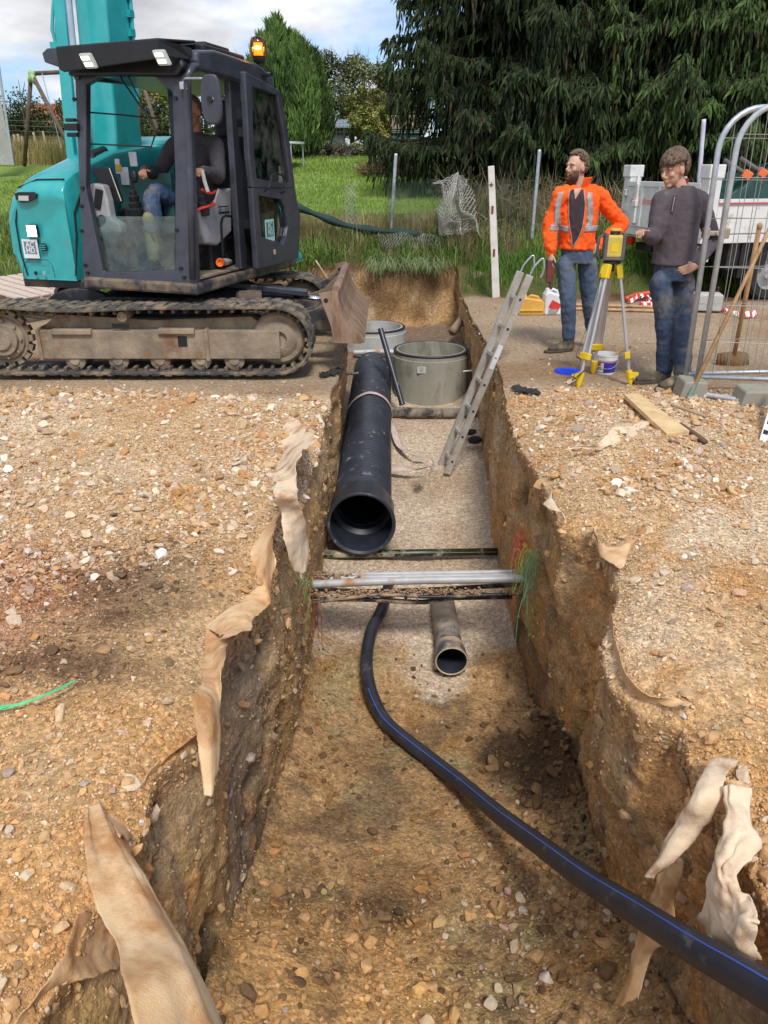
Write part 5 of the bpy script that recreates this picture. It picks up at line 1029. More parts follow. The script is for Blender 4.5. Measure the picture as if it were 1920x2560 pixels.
def hand(mb, w, d, palm, thumb, curl=.5, s=1.0):
    """w wrist, d direction of the hand, palm normal, thumb side"""
    d = V(d).normalized(); p = V(palm); p = (p - d * p.dot(d)).normalized(); t = V(thumb); t = (t - d * t.dot(d) - p * t.dot(p)).normalized(); s *= .92
    mb.tube([w, w + d * .03 * s, w + d * .085 * s], [(.024 * s, .018 * s), (.034 * s, .016 * s), (.040 * s, .014 * s)], 12, up=p)
    L = [.070, .078, .073, .056]
    for i in range(4):
        b = w + d * .085 * s + t * (.030 - .020 * i) * s; q = [b - d * .02 * s, b]; dd = d
        for j, fr in enumerate((.45, .32, .25)):
            a = curl * (1.0 + .25 * i) * .75; ax = dd.cross(p).normalized(); dd = (Matrix.Rotation(-a, 3, ax) @ dd) if (Matrix.Rotation(-a, 3, ax) @ dd).dot(p) > (Matrix.Rotation(a, 3, ax) @ dd).dot(p) else (Matrix.Rotation(a, 3, ax) @ dd)
            q.append(q[-1] + dd * (L[i] * fr * s))
        mb.tube(q, [.009 * s, .0095 * s, .009 * s, .008 * s, .0068 * s], 8)
    b = w + d * .03 * s + t * .025 * s; dd = (d * .75 + t * .65 + p * .25).normalized()
    mb.tube([b - t * .01 * s, b + dd * .03 * s, b + dd * .055 * s + d * .004, b + dd * .068 * s + d * .016 * s], [.012 * s, .011 * s, .0095 * s, .008 * s], 8)
def head(mb, c, f, up, s=1.0):
    f = V(f).normalized(); up = V(up); up = (up - f * up.dot(f)).normalized(); r = f.cross(up); ax = (r, f, up)
    mb.ell(c + up * .022 * s - f * .012 * s, (.077 * s, .096 * s, .098 * s), ax, 18, 12)
    mb.ell(c - up * .038 * s + f * .022 * s, (.058 * s, .066 * s, .078 * s), ax, 16, 10)
    mb.ell(c - up * .094 * s + f * .058 * s, (.030 * s, .026 * s, .024 * s), ax, 12, 8)       # chin
    mb.ell(c + up * .022 * s + f * .076 * s, (.054 * s, .018 * s, .014 * s), ax, 12, 7)       # brow
    for q in (-1, 1): mb.ell(c - up * .022 * s + f * .062 * s + r * q * .036 * s, (.024 * s, .020 * s, .022 * s), ax, 10, 7)   # cheeks
    mb.tube([c + up * .014 * s + f * .082 * s, c - up * .012 * s + f * .098 * s, c - up * .030 * s + f * .110 * s], [.009 * s, .011 * s, .014 * s], 8)
    for q in (-1, 1): mb.ell(c - up * .036 * s + f * .096 * s + r * q * .012 * s, (.009 * s, .012 * s, .008 * s), ax, 8, 6)
    mb.ell(c - up * .062 * s + f * .082 * s, (.024 * s, .012 * s, .007 * s), ax, 10, 6); mb.ell(c - up * .073 * s + f * .080 * s, (.020 * s, .012 * s, .008 * s), ax, 10, 6)
    for q in (-1, 1):
        e = c - up * .008 * s - f * .008 * s + r * q * .076 * s; mb.ell(e, (.010 * s, .020 * s, .032 * s), (r, f, up), 10, 8)
    return f, up, r
def face_bits(par, c, f, up, s, hair, hm, beard=None, brow_m=None):
    f = V(f).normalized(); up = V(up); up = (up - f * up.dot(f)).normalized(); r = f.cross(up); ax = (r, f, up)
    for q in (-1, 1):
        e = c + up * .002 * s + f * .080 * s + r * q * .031 * s; m = MB(); m.ell(e, (.010 * s, .006 * s, .0038 * s), ax, 10, 7); eo = m.build('eye', EYEW, par, smooth=True)
        m = MB(); m.ell(e + f * .004 * s, (.005 * s, .0035 * s, .004 * s), ax, 8, 6); m.build('iris', EYED, eo, smooth=True)
        m = MB(); m.tube([e + up * .022 * s + f * .010 * s - r * q * .014 * s, e + up * .026 * s + f * .012 * s, e + up * .018 * s + f * .003 * s + r * q * .016 * s], [.004 * s, .005 * s, .003 * s], 6); m.build('eyebrow', hm, par, smooth=True)
    # hair: a cap plus overlapping locks
    m = MB(); rn = random.Random(int(c.x * 1000)); hc = c + up * .030 * s - f * .018 * s
    def sk(th, ph, k=1.0): return hc + (r * (math.cos(ph) * math.sin(th)) * .082 + f * (math.cos(ph) * math.cos(th)) * .100 + up * math.sin(ph) * .104) * s * k
    if hair == 'short':
        for k in range(700):
            th = rn.uniform(-math.pi, math.pi); ph = rn.uniform(-.75, 1.5); front = math.cos(th)
            lim = .72 if front > .45 else (.25 if front > -.05 else -.75)
            if ph < lim: continue
            a = sk(th, ph, .98); m.tube([a, sk(th * (1 - .02), ph + .06, 1.07) + f * .004, sk(th, ph + .05, 1.11) + f * .012 * s + up * .004], [.010 * s, .008 * s, .002 * s], 5)
        m.ell(hc + up * .012 * s - f * .010 * s, (.078 * s, .090 * s, .096 * s), ax, 16, 10)
    elif hair == 'mop':
        for k in range(1100):
            th = rn.uniform(-math.pi, math.pi); ph = rn.uniform(-.2, 1.5); front = math.cos(th); side = .62 if front < -.3 else .9
            L_ = rn.uniform(.5, .95); low = (.30 + rn.uniform(-.1, .2)) if front > .3 else (.35 if front > -.25 else -.65)
            a = sk(th, ph, 1.0); e = max(ph - L_, low - rn.uniform(0, .22)); 
            if ph < low: continue
            m.tube([a, sk(th, (ph + e) / 2 + .1, 1.11 + rn.uniform(-.03, .05)), sk(th + rn.uniform(-.25, .25), e, 1.11 + rn.uniform(-.05, .14))], [.010 * s, .011 * s, .003 * s], 5)
    elif hair == 'crop':
        m.ell(hc + up * .004 * s - f * .012 * s, (.082 * s, .094 * s, .102 * s), ax, 16, 10)
    m.build('hair', hm, par, smooth=True)
    if beard:
        m = MB(); bc = c - up * .058 * s + f * .034 * s
        for k in range(900):
            th = rn.uniform(-1.75, 1.75); ph = rn.uniform(-1.2, .45)
            if abs(th) < .55 and -.42 < ph < -.02: continue
            if ph > .10 and abs(th) < 1.05: continue
            if ph > .02 and abs(th) < .35: continue
            a = bc + (r * math.sin(th) * math.cos(ph) * .060 + f * math.cos(th) * math.cos(ph) * .058 + up * math.sin(ph) * .066) * s
            n_ = (a - bc).normalized(); m.tube([a, a + n_ * .007 - up * .005, a + n_ * .008 - up * .016], [.006 * s, .005 * s, .0015 * s], 5)
        m.build('beard', beard, par, smooth=True)
def boot(par, ankle, toe, m_, h=.14, name='boot'):
    a, t = V(ankle), V(toe); d = t - a; d.z = 0; L = d.length; d.normalize(); g = min(a.z, t.z) ; g0 = t.z
    m = MB(); base = Vector((a.x, a.y, g0)); heel = base - d * .055
    m.tube([heel + ZU * .045, base + ZU * .05 + d * .04, base + d * (L * .6) + ZU * .04, base + d * (L * .92) + ZU * .032, base + d * (L * 1.05) + ZU * .026], [(.036, .042), (.044, .05), (.046, .038), (.044, .030), (.026, .022)], 14, up=(0, 0, 1))
    limb(m, [base + ZU * .05, a + ZU * .03, a + ZU * h], [.05, .052, .056])
    o = m.build(name, m_, par, mods=remods(.008, .004, 3)); m = MB()
    q = []; s_ = d.cross(ZU)
    for k in range(20):
        an = 2 * math.pi * k / 20; q.append(base + d * (L * .5 + math.cos(an) * (L * .55 + .05)) + s_ * (math.sin(an) * (.052 if math.cos(an) > -.2 else .044)))
    m.prism(q, .022, ZU); m.build('sole', mat('boot_sole', C(84, 74, 62), rough=.9), o, bev=.005)
    return o
def person(name, label, J, f, hf, hup, sk, spec):
    """J joints in world space: head, neck, chest, waist, hip, sh(2), el(2), wr(2), hp(2), kn(2), an(2), toe(2); index 0 = person's right"""
    f = V(f).normalized()
    m = MB(); head(m, J['head'], hf, hup, spec.get('hs', 1.0)); base_n = J['neck']
    limb(m, [base_n, J['head'] - V(hup) * .05 - V(hf) * .02], [.060, .052])
    torso(m, [J['hip'], J['waist'], J['chest'], J['neck'] - ZU * .03], [(.13, .09), (.12, .085), (.14, .09), (.06, .05)], f)
    for i in (0, 1):
        limb(m, [J['sh'][i], J['el'][i], J['wr'][i]], [.045, .036, .024]); limb(m, [J['hp'][i], J['kn'][i], J['an'][i]], [.055, .036, .028])
        limb(m, [J['chest'] + ZU * .1, J['sh'][i]], [.05, .045])
        hd = spec['hands'][i]; hand(m, J['wr'][i], *hd)
    root = Vector((J['hip'].x, J['hip'].y, min(J['toe'][0].z, J['toe'][1].z)))
    b = m.build(name, sk, loc=root, mods=remods(.0052, 0, 2)); tag(b, label, 'person')
    face_bits(b, J['head'], hf, hup, spec.get('hs', 1.0), spec['hair'], spec['hairm'], spec.get('beard'))
    # trousers
    m = MB(); torso(m, [J['hip'] - ZU * .06, J['hip'] + ZU * .02, J['waist'] - ZU * .0], [(.145, .11), (.152, .115), (.142, .108)], f)
    kr = spec.get('trouser', (.092, .074, .062))
    for i in (0, 1): limb(m, [J['hp'][i], J['hp'][i].lerp(J['kn'][i], .5), J['kn'][i], J['kn'][i].lerp(J['an'][i], .5) + f * -.012, J['an'][i] + ZU * spec.get('cuff', .05)], [kr[0], kr[0] * .9, kr[1], kr[1] * .93, kr[2]], m=20)
    m.build('trousers', spec['trm'], b, mods=remods(.011, .022, 3))
    # top
    m = MB(); k = spec.get('puff', 1.0)
    torso(m, [J['waist'] - ZU * spec.get('hem', .06), J['waist'] + ZU * .04, J['chest'] - ZU * .06, J['chest'] + ZU * .08, J['neck'] - ZU * .045, J['neck'] + ZU * .005], [(.165 * k, .122 * k), (.162 * k, .122 * k), (.178 * k, .130 * k), (.175 * k, .118 * k), (.105 * k, .085 * k), (.068, .066)], f, m=22)
    ar = spec.get('arm', (.074, .056, .044))
    for i in (0, 1):
        limb(m, [J['chest'] + ZU * .09 + (J['sh'][i] - J['chest']) * .35, J['sh'][i]], [.070 * k, ar[0]]); limb(m, [J['sh'][i], J['sh'][i].lerp(J['el'][i], .5), J['el'][i], J['el'][i].lerp(J['wr'][i], .5), J['wr'][i].lerp(J['el'][i], .06)], [ar[0] * k, ar[0] * .93 * k, ar[1] * 1.05 * k, ar[1] * k, ar[2]], m=20)
    top = m.build(spec['topname'], spec['topm'], b, mods=remods(.010, spec.get('wr', .016), 3))
    for i in (0, 1): boot(b, J['an'][i], J['toe'][i], spec['bootm'], spec.get('booth', .12), spec.get('bootname', 'boot'))
    return b, top
def q_(x, y, Y, dy=0): return pY(x, y, Y)
# ---- man in orange
zg = 0.0; Y0 = 7.45
J = dict(head=q_(1441, 418, Y0), neck=q_(1447, 470, Y0 + .01), chest=q_(1445, 520, Y0), waist=q_(1442, 600, Y0), hip=q_(1442, 640, Y0),
         sh=[q_(1402, 488, Y0 - .03), q_(1498, 488, Y0 + .06)], el=[q_(1375, 562, Y0 - .02), q_(1553, 562, Y0 + .12)], wr=[q_(1378, 632, Y0 - .08), q_(1500, 618, Y0 - .02)],
         hp=[q_(1415, 662, Y0 - .01), q_(1468, 660, Y0 + .03)], kn=[q_(1420, 755, Y0 - .06), q_(1474, 752, Y0 + .06)], an=[q_(1422, 846, Y0 - .02), q_(1482, 842, Y0 + .14)])
J['an'][0].z = .10; J['an'][1].z = .10
J['toe'] = [Vector((J['an'][0].x - .19, J['an'][0].y - .07, .005)), Vector((J['an'][1].x + .02, J['an'][1].y - .2, .005))]
fo = V(-.42, -.9, 0); hfo = V(-.86, -.50, .02)
pm, jk = person('person', 'bearded man in an orange high visibility jacket and muddy jeans, hand on hip', J, fo, hfo, V(0, 0, 1), SKIN,
    dict(hair='short', hairm=HAIRB, beard=BEARD, trm=JEANS, topname='jacket', topm=ORNG, bootm=BOOTM, puff=1.04, arm=(.072, .064, .050), wr=.034, hem=.08, cuff=.04,
         hands=[(V(-.1, -.2, -1), V(.8, .4, 0), V(-.3, -1, 0), .5), (V(-.8, -.5, -.25), V(-.4, .8, 0), V(.1, 0, 1), .4)]))
fo.normalize(); rr = fo.cross(ZU) 
def fr(u, d, z, Y=None): return Vector((J['chest'].x, J['chest'].y, 0)) + rr * u + fo * d + ZU * z
zw, zc_, zn = J['waist'].z, J['chest'].z, J['neck'].z
def at_(u, z): return Vector((J['chest'].x, J['chest'].y, z)) + rr * u
def strip(obj, name, m_, pa, pb, d, off=.004, n=24, k=6): return drape(name, obj, pa, pb, d, off, m_, n, k)
strip(jk, 'reflective_band', REFL, [at_(-.19, zc_ - .14), at_(-.10, zc_ - .145)], [at_(-.19, zc_ - .19), at_(-.10, zc_ - .195)], fo)
strip(jk, 'reflective_band', REFL, [at_(.04, zc_ - .15), at_(.19, zc_ - .135)], [at_(.04, zc_ - .20), at_(.19, zc_ - .185)], fo)
strip(jk, 'reflective_brace', REFL, [at_(-.155, zc_ - .15), at_(-.150, zc_ + .0), at_(-.125, zc_ + .13)], [at_(-.115, zc_ - .15), at_(-.108, zc_ + .0), at_(-.085, zc_ + .135)], fo)
strip(jk, 'reflective_brace', REFL, [at_(.115, zc_ - .16), at_(.122, zc_ + .0), at_(.105, zc_ + .14)], [at_(.158, zc_ - .16), at_(.168, zc_ + .0), at_(.150, zc_ + .13)], fo)
strip(jk, 'jumper_front', SHIRT, [at_(-.055, zn - .01), at_(-.085, zc_ + .04), at_(-.085, zc_ - .12), at_(-.065, zw + .06), at_(-.02, zw - .045)], [at_(.05, zn - .01), at_(.055, zc_ + .06), at_(.03, zc_ - .12), at_(.0, zw + .04), at_(-.01, zw - .05)], fo, .005, 34, 10)
for pa in ([at_(-.058, zn - .01), at_(-.088, zc_ + .04), at_(-.088, zc_ - .12), at_(-.068, zw + .06), at_(-.02, zw - .05)], [at_(.053, zn - .01), at_(.058, zc_ + .06), at_(.033, zc_ - .12), at_(.003, zw + .04), at_(-.01, zw - .055)]):
    strip(jk, 'zip', REFL, pa, [p + rr * .006 for p in pa], fo, .010, 34, 2)
strip(jk, 'skin_at_neck', SKIN, [at_(-.03, zn + .0), at_(-.02, zn - .04), at_(-.0, zn - .085)], [at_(.03, zn + .0), at_(.022, zn - .04), at_(.004, zn - .088)], fo, .009, 12, 5)
m = MB(); nb = J['neck']
for s0, s1 in ((-2.9, -.55), (.45, 2.9)):
    pts = [nb + rr * (.095 * math.sin(a)) + fo * (.085 * math.cos(a)) + ZU * (.035 + .015 * abs(math.sin(a))) for a in np.linspace(s0, s1, 9)]
    ribbon(m, pts, .085, [ (rr * math.sin(a) * .45 + fo * math.cos(a) * .45 + ZU) for a in np.linspace(s0, s1, 9)], .010)
m.build('collar', ORNG, jk, bev=.004)
w = J['wr'][0]; m = MB(); m.box(w + V(-.01, -.03, -.16), (.05, .04, .2)); m.box(w + V(.02, -.02, -.19), (.03, .035, .26)); tag(m.build('work_gloves', mat('red_and_grey_glove', C(150, 40, 44), C(70, 66, 66), rough=.9, scale=12), loc=tuple(w), bev=.012, seg=3), 'red and grey work gloves dangling from the bearded man\'s right hand', 'gloves')
# ---- young man
Y1 = 6.24
J = dict(head=q_(1684, 424, Y1), neck=q_(1700, 480, Y1 + .02), chest=q_(1694, 535, Y1), waist=q_(1684, 640, Y1), hip=q_(1682, 680, Y1),
         sh=[q_(1652, 502, Y1 - .02), q_(1752, 502, Y1 + .07)], el=[q_(1634, 592, Y1 - .06), q_(1780, 598, Y1 + .08)], wr=[q_(1610, 584, Y1 - .22), q_(1742, 664, Y1 - .13)],
         hp=[q_(1652, 705, Y1 - .02), q_(1708, 705, Y1 + .03)], kn=[q_(1660, 792, Y1 - .02), q_(1706, 800, Y1 - .08)], an=[q_(1664, 905, Y1 + .02), q_(1706, 928, Y1 - .12)])
J['an'][0].z = .10; J['an'][1].z = .10
J['toe'] = [Vector((J['an'][0].x - .23, J['an'][0].y - .06, .005)), Vector((J['an'][1].x - .20, J['an'][1].y - .12, .005))]
fy = V(-.62, -.78, 0)
py_, pu = person('person', 'young man with a brown fringe in a grey pullover, looking down, hand on hip', J, fy, V(-.84, -.48, -.24), V(-.22, -.12, .97), SKIN,
    dict(hair='mop', hairm=HAIRD, trm=JEANM, topname='pullover', topm=PULL, bootm=BOOTM, puff=1.0, arm=(.070, .056, .042), wr=.014, hem=.07, cuff=.02, trouser=(.088, .074, .072),
         hands=[(V(-.55, -.7, .25), V(.3, -.1, -1), V(.8, -.6, .2), .75), (V(-.92, -.15, -.30), V(-.1, .9, -.1), V(.0, -.2, 1), .3)]))
m = MB(); c = J['neck']; ribbon(m, [c + rr * 0 + Vector((.078 * math.cos(a), .074 * math.sin(a), .01 - .012 * math.sin(a))) for a in np.linspace(-1.9, 4.0, 20)], .05, (0, 0, 1), .008); m.build('collar', PULL, pu, bev=.003)
fy = fy.normalized(); ry = fy.cross(ZU)
def ay_(u, z): return Vector((J['chest'].x, J['chest'].y, z)) + ry * u
zw, zc_, zn = J['waist'].z, J['chest'].z, J['neck'].z
strip(pu, 'zip', GREYP, [ay_(-.003, zn - .03), ay_(-.002, zc_ + .02)], [ay_(.003, zn - .03), ay_(.003, zc_ + .02)], fy, .004, 20, 2)
strip(pu, 'zip_placket', SHIRT, [ay_(-.012, zn - .02), ay_(-.010, zc_ + .01)], [ay_(.012, zn - .02), ay_(.010, zc_ + .01)], fy, .002, 20, 3)
strip(pu, 'hem_band', SHIRT, [ay_(-.17, zw - .045), ay_(0, zw - .055), ay_(.17, zw - .045)], [ay_(-.17, zw - .065), ay_(0, zw - .078), ay_(.17, zw - .065)], fy, .002, 24, 3)
# ---- driver
zf = .80
def e_(u, w, z): return E_(u, w, z)
J = dict(head=e_(-.37, .86, 2.05), neck=e_(-.38, .92, 1.89), chest=e_(-.40, .96, 1.70), waist=e_(-.42, 1.0, 1.45), hip=e_(-.42, .98, 1.33),
         sh=[e_(-.60, .93, 1.80), e_(-.20, .93, 1.80)], el=[e_(-.68, .74, 1.58), e_(-.12, .78, 1.55)], wr=[e_(-.655, .48, 1.60), e_(-.125, .50, 1.60)],
         hp=[e_(-.50, .92, 1.32), e_(-.33, .92, 1.32)], kn=[e_(-.60, .50, 1.42), e_(-.26, .50, 1.40)], an=[e_(-.62, .42, .93), e_(-.30, .42, .93)], toe=[e_(-.60, .16, .82), e_(-.30, .16, .82)])
J['toe'][0].z = J['toe'][1].z = .815
fe = -EB
pd_, _t = person('person', 'driver in a dark jacket, jeans and rubber boots seated in the excavator cab', J, fe, V(-.30, -.95, -.05), V(0, 0, 1), SKIND,
    dict(hair='crop', hairm=HAIRD, trm=mat('blue_work_jeans', C(74, 98, 130), C(56, 76, 106), rough=.9, dirt=C(140, 130, 100), dirt_amt=.3, scale=6), topname='jacket', topm=mat('dark_grey_jacket', C(70, 66, 72), C(56, 52, 58), rough=.9, scale=6, bump=.2), bootm=RBOOT, booth=.30, bootname='rubber_boot', wr=.02, hem=.04, cuff=.22, trouser=(.090, .076, .066),
         hands=[(V(.1, -.9, -.1), V(.3, 0, -1), V(1, 0, .2), .8), (V(-.1, -.9, .1), V(0, 0, -1), V(-1, 0, .2), .8)]))
m = MB(); w = J['wr'][1]; m.cyl(w + EB * .035, w + EB * .01, .030); m.cyl(w + V(0, 0, .02) - EB * -.02, w + V(0, 0, .032) + EB * .02, .016); m.build('wristwatch', ALU, pd_, smooth=40)
# ================================================================ VEGETATION AND BACKGROUND
M_leaf = attr_mat('foliage', rough=.75, bump=0, vary=.2, vscale=3, spec=.25)
M_grass = attr_mat('grass_blades', rough=.8, bump=0, vary=.15, vscale=3, spec=.2)
BARK = mat('bark', C(92, 78, 64), C(62, 52, 44), rough=.95, scale=12, bump=.6, bscale=30, stretch=(1, 1, .3))
def spindles(name, base, d, L, r, cols, m_, parent=None, loc=None, n=3, prof=(.55, 1.0, .75, .1), kind=None):
    """tapered sprigs: base (N,3), direction (N,3), length, radius"""
    N = len(base); d = d / np.linalg.norm(d, axis=1)[:, None]; ref = RNG.normal(size=(N, 3)); x = np.cross(ref, d); x /= np.linalg.norm(x, axis=1)[:, None]; y = np.cross(d, x)
    K = len(prof); V_ = np.zeros((N, K * n, 3)); 
    for i, pr in enumerate(prof):
        for j in range(n):
            a = 2 * np.pi * j / n + i * .5
            V_[:, i * n + j] = base + d * (L * i / (K - 1))[:, None] + (x * np.cos(a) + y * np.sin(a)) * (r * pr)[:, None]
    f = []
    for i in range(K - 1):
        for j in range(n): f.append((i * n + j, i * n + (j + 1) % n, (i + 1) * n + (j + 1) % n, (i + 1) * n + j))
    F = (np.array(f)[None] + (np.arange(N) * K * n)[:, None, None]).reshape(-1, 4)
    o = np_mesh(name, V_.reshape(-1, 3), F, m_, np.repeat(cols, K * n, 0), parent=parent, loc=loc)
    return o
def leaves(name, pts, size, cols, m_, parent=None, loc=None, tilt=1.0, asp=.55, bend=True):
    N = len(pts); nr = RNG.normal(size=(N, 3)); nr[:, 2] = np.abs(nr[:, 2]) + .3 * tilt; nr /= np.linalg.norm(nr, axis=1)[:, None]
    x = np.cross(nr, RNG.normal(size=(N, 3))); x /= np.linalg.norm(x, axis=1)[:, None]; y = np.cross(nr, x); s = size[:, None]
    V_ = np.stack([pts - x * s * .5, pts + y * s * asp * .5 + nr * s * .08, pts + x * s * .5, pts - y * s * asp * .5 + nr * s * .08], 1)
    F = np.arange(N * 4).reshape(-1, 4); return np_mesh(name, V_.reshape(-1, 3), F, m_, np.repeat(cols, 4, 0), parent=parent, loc=loc)
def colmix(N, a, b, p, sc, v=.25):
    a, b = np.array(C(*a)), np.array(C(*b)); t = sstep(-.35, .4, fbm(p, sc, 3, off=7) + RNG.normal(scale=.18, size=N)); return (a * (1 - t[:, None]) + b * t[:, None]) * RNG.uniform(1 - v, 1 + v, (N, 1))
# ---- spruces
def spruce(cx, cy, H, rad, seed, label, ca, cb, zlow=.25):
    z0 = gz(cx, cy); rn = np.random.default_rng(seed); t = thing('spruce_tree', label, 'tree', (cx, cy, z0), 'dark spruces in front of the house')
    m = MB(); m.tube([(cx, cy, z0 - .1), (cx + .05, cy, z0 + H * .5), (cx, cy, z0 + H)], [.22, .15, .02], 12); tr = m.build('trunk', BARK, t, smooth=True)
    B_, Dv, L_, Rr, Cc_ = [], [], [], [], []; mb = MB(); z = zlow
    while z < H:
        nb = 8 if z < 6.5 else 5
        for k in range(nb):
            az = rn.uniform(0, 2 * math.pi); front = -math.sin(az)
            if front < -.3 and rn.random() < .5: continue
            L = rad * (1 - (z / H) ** 1.3) * rn.uniform(.72, 1.1); L = max(L, .3); n = max(6, int(L / .11)); dr = rn.uniform(.10, .24)
            hd = np.array([math.cos(az), math.sin(az)]); pts = []
            for i in range(n + 1):
                f = i / n; pts.append(np.array([cx + hd[0] * L * f, cy + hd[1] * L * f, z0 + z + L * (.10 * f - dr * 2.4 * f * f + .22 * f ** 5)]) + rn.normal(scale=.012, size=3))
            mb.tube([tuple(p) for p in pts[::2]], [.022 * (1 - .8 * i / (len(pts[::2]))) for i in range(len(pts[::2]))], 4)
            sh = rn.uniform(.8, 1.2)
            for i in range(2, n + 1):
                f = i / n; p = pts[i]; side = np.array([-hd[1], hd[0], 0]); w = (.42 * math.sin(math.pi * min(1, f * 1.05)) + .1) * rn.uniform(.6, 1.2)
                for s in (-1, 1):
                    for j in range(3):
                        g = (j + rn.random()) / 3; q = p + side * s * w * g + np.array([hd[0], hd[1], 0]) * .12 * g - np.array([0, 0, .10 * g * g * (1 + w)])
                        tipness = .35 * f + .65 * g
                        for rep in range(3 if f > .3 else 1):
                            B_.append(q + rn.normal(scale=.02, size=3)); Dv.append(np.array([hd[0] * .25, hd[1] * .25, -.9]) + side * s * rn.uniform(-.1, .5) + rn.normal(scale=.22, size=3)); L_.append(rn.uniform(.08, .26) * (1.0 if rep else .8)); Rr.append(rn.uniform(.013, .027)); Cc_.append((tipness, sh))
            for i in range(3, n + 1):
                f = i / n
                for rep in range(3):
                    if rn.random() < .45: continue
                    q = pts[i] + np.array([-hd[1], hd[0], 0]) * rn.uniform(-.4, .4) * (1.1 - .5 * f) - np.array([0, 0, rn.uniform(.05, .2)]); Lc = rn.uniform(.25, .95)
                    s_ = 0
                    while s_ < Lc:
                        B_.append(q + rn.normal(scale=.022, size=3)); Dv.append(np.array([hd[0] * .15, hd[1] * .15, -1.]) + rn.normal(scale=.16, size=3)); l_ = rn.uniform(.12, .26); L_.append(l_); Rr.append(rn.uniform(.014, .026) * (1.1 - .4 * s_)); Cc_.append((.3 * f + .5 * s_, sh)); q = q + np.array([0, 0, -l_ * .55]); s_ += l_ * .55
        z += rn.uniform(.15, .26)
    mb.build('branches', BARK, t, smooth=True)
    B_, Dv, L_, Rr, Cc_ = map(np.array, (B_, Dv, L_, Rr, Cc_)); a, b = np.array(C(*ca)), np.array(C(*cb)); br = np.array(C(72, 58, 44))
    tt = np.clip(Cc_[:, 0] * .9 + rn.normal(scale=.22, size=len(B_)) + .35 * fbm(B_, .7, 3, off=seed), 0, 1)[:, None]; c = (a * (1 - tt) + b * tt) * (Cc_[:, 1:2] * rn.uniform(.75, 1.25, (len(B_), 1)))
    dead = (rn.random(len(B_)) < .10 * (1 - Cc_[:, 0])); c[dead] = br * rn.uniform(.7, 1.2, (dead.sum(), 1))
    spindles('crown', B_, Dv, L_, Rr, c, M_leaf, parent=t)
    return len(B_)
n_ = spruce(2.75, 17.0, 10.5, 3.0, 1, 'dark drooping spruce at the left of the row, beside the lawn', (30, 38, 22), (56, 72, 38), 1.15)
n_ += spruce(5.6, 16.4, 11.0, 3.0, 2, 'green drooping spruce in the middle of the row, behind the bearded man', (34, 44, 24), (76, 98, 48))
n_ += spruce(8.4, 15.8, 10.0, 2.9, 3, 'green drooping spruce at the right of the row, behind the white truck', (36, 46, 26), (76, 100, 50))
n_ += spruce(4.2, 19.6, 11.0, 2.6, 4, 'dim spruce in the second row, between the left and middle front spruces', (28, 30, 20), (48, 56, 34))
n_ += spruce(7.2, 19.4, 11.0, 2.5, 5, 'dim spruce in the second row, between the middle and right front spruces', (28, 30, 20), (50, 58, 34))
# ---- upright cypress clump
def cypress():
    cx, cy = -2.6, 25.5; z0 = gz(cx, cy); t = thing('cypress_tree', 'bright green upright cypress with many pointed tips behind the excavator', 'tree', (cx, cy, z0)); rn = np.random.default_rng(5)
    m = MB(); m.tube([(cx, cy, z0 - .1), (cx, cy, z0 + 2.5)], [.16, .05], 8); m.build('trunk', BARK, t)
    tips = [(672, 62), (690, 44), (704, 75), (722, 85), (738, 92), (760, 112), (782, 130), (797, 160), (806, 205), (650, 92), (636, 118), (626, 150), (618, 190), (700, 60), (748, 100), (790, 145)]
    B_, Dv, L_, R_ = [], [], [], []
    for (x, y) in tips:
        p = pY(x, y, cy + rn.uniform(-1.1, .8)); h = p.z - z0; rr = rn.uniform(.24, .36); bx = cx + (p.x - cx) * .93; by = cy + (p.y - cy) * .9
        for k in range(int(1500 * h / 4)):
            f = rn.random() ** .8; zz = z0 + .1 + (h - .15) * f; w = rr * (math.sin(math.pi * (f * .80 + .16)) ** .8) * (1 - f ** 4) + .015; a = rn.uniform(0, 2 * math.pi)
            q = rn.uniform(.75, 1) ** .5; c_ = np.array([bx + (p.x - bx) * f ** .8, by + (p.y - by) * f, zz])
            B_.append(c_ + np.array([math.cos(a) * w * q, math.sin(a) * w * q, 0])); Dv.append([math.cos(a) * .35, math.sin(a) * .35, 1.0]); L_.append(rn.uniform(.12, .34)); R_.append(rn.uniform(.014, .034))
    B_ = np.array(B_); Dv = np.array(Dv) + rn.normal(scale=.15, size=(len(B_), 3)); c = colmix(len(B_), (56, 78, 40), (108, 136, 70), B_, 1.5, .3)
    spindles('crown', B_, Dv, np.array(L_), np.array(R_), c, M_leaf, parent=t)
cypress()
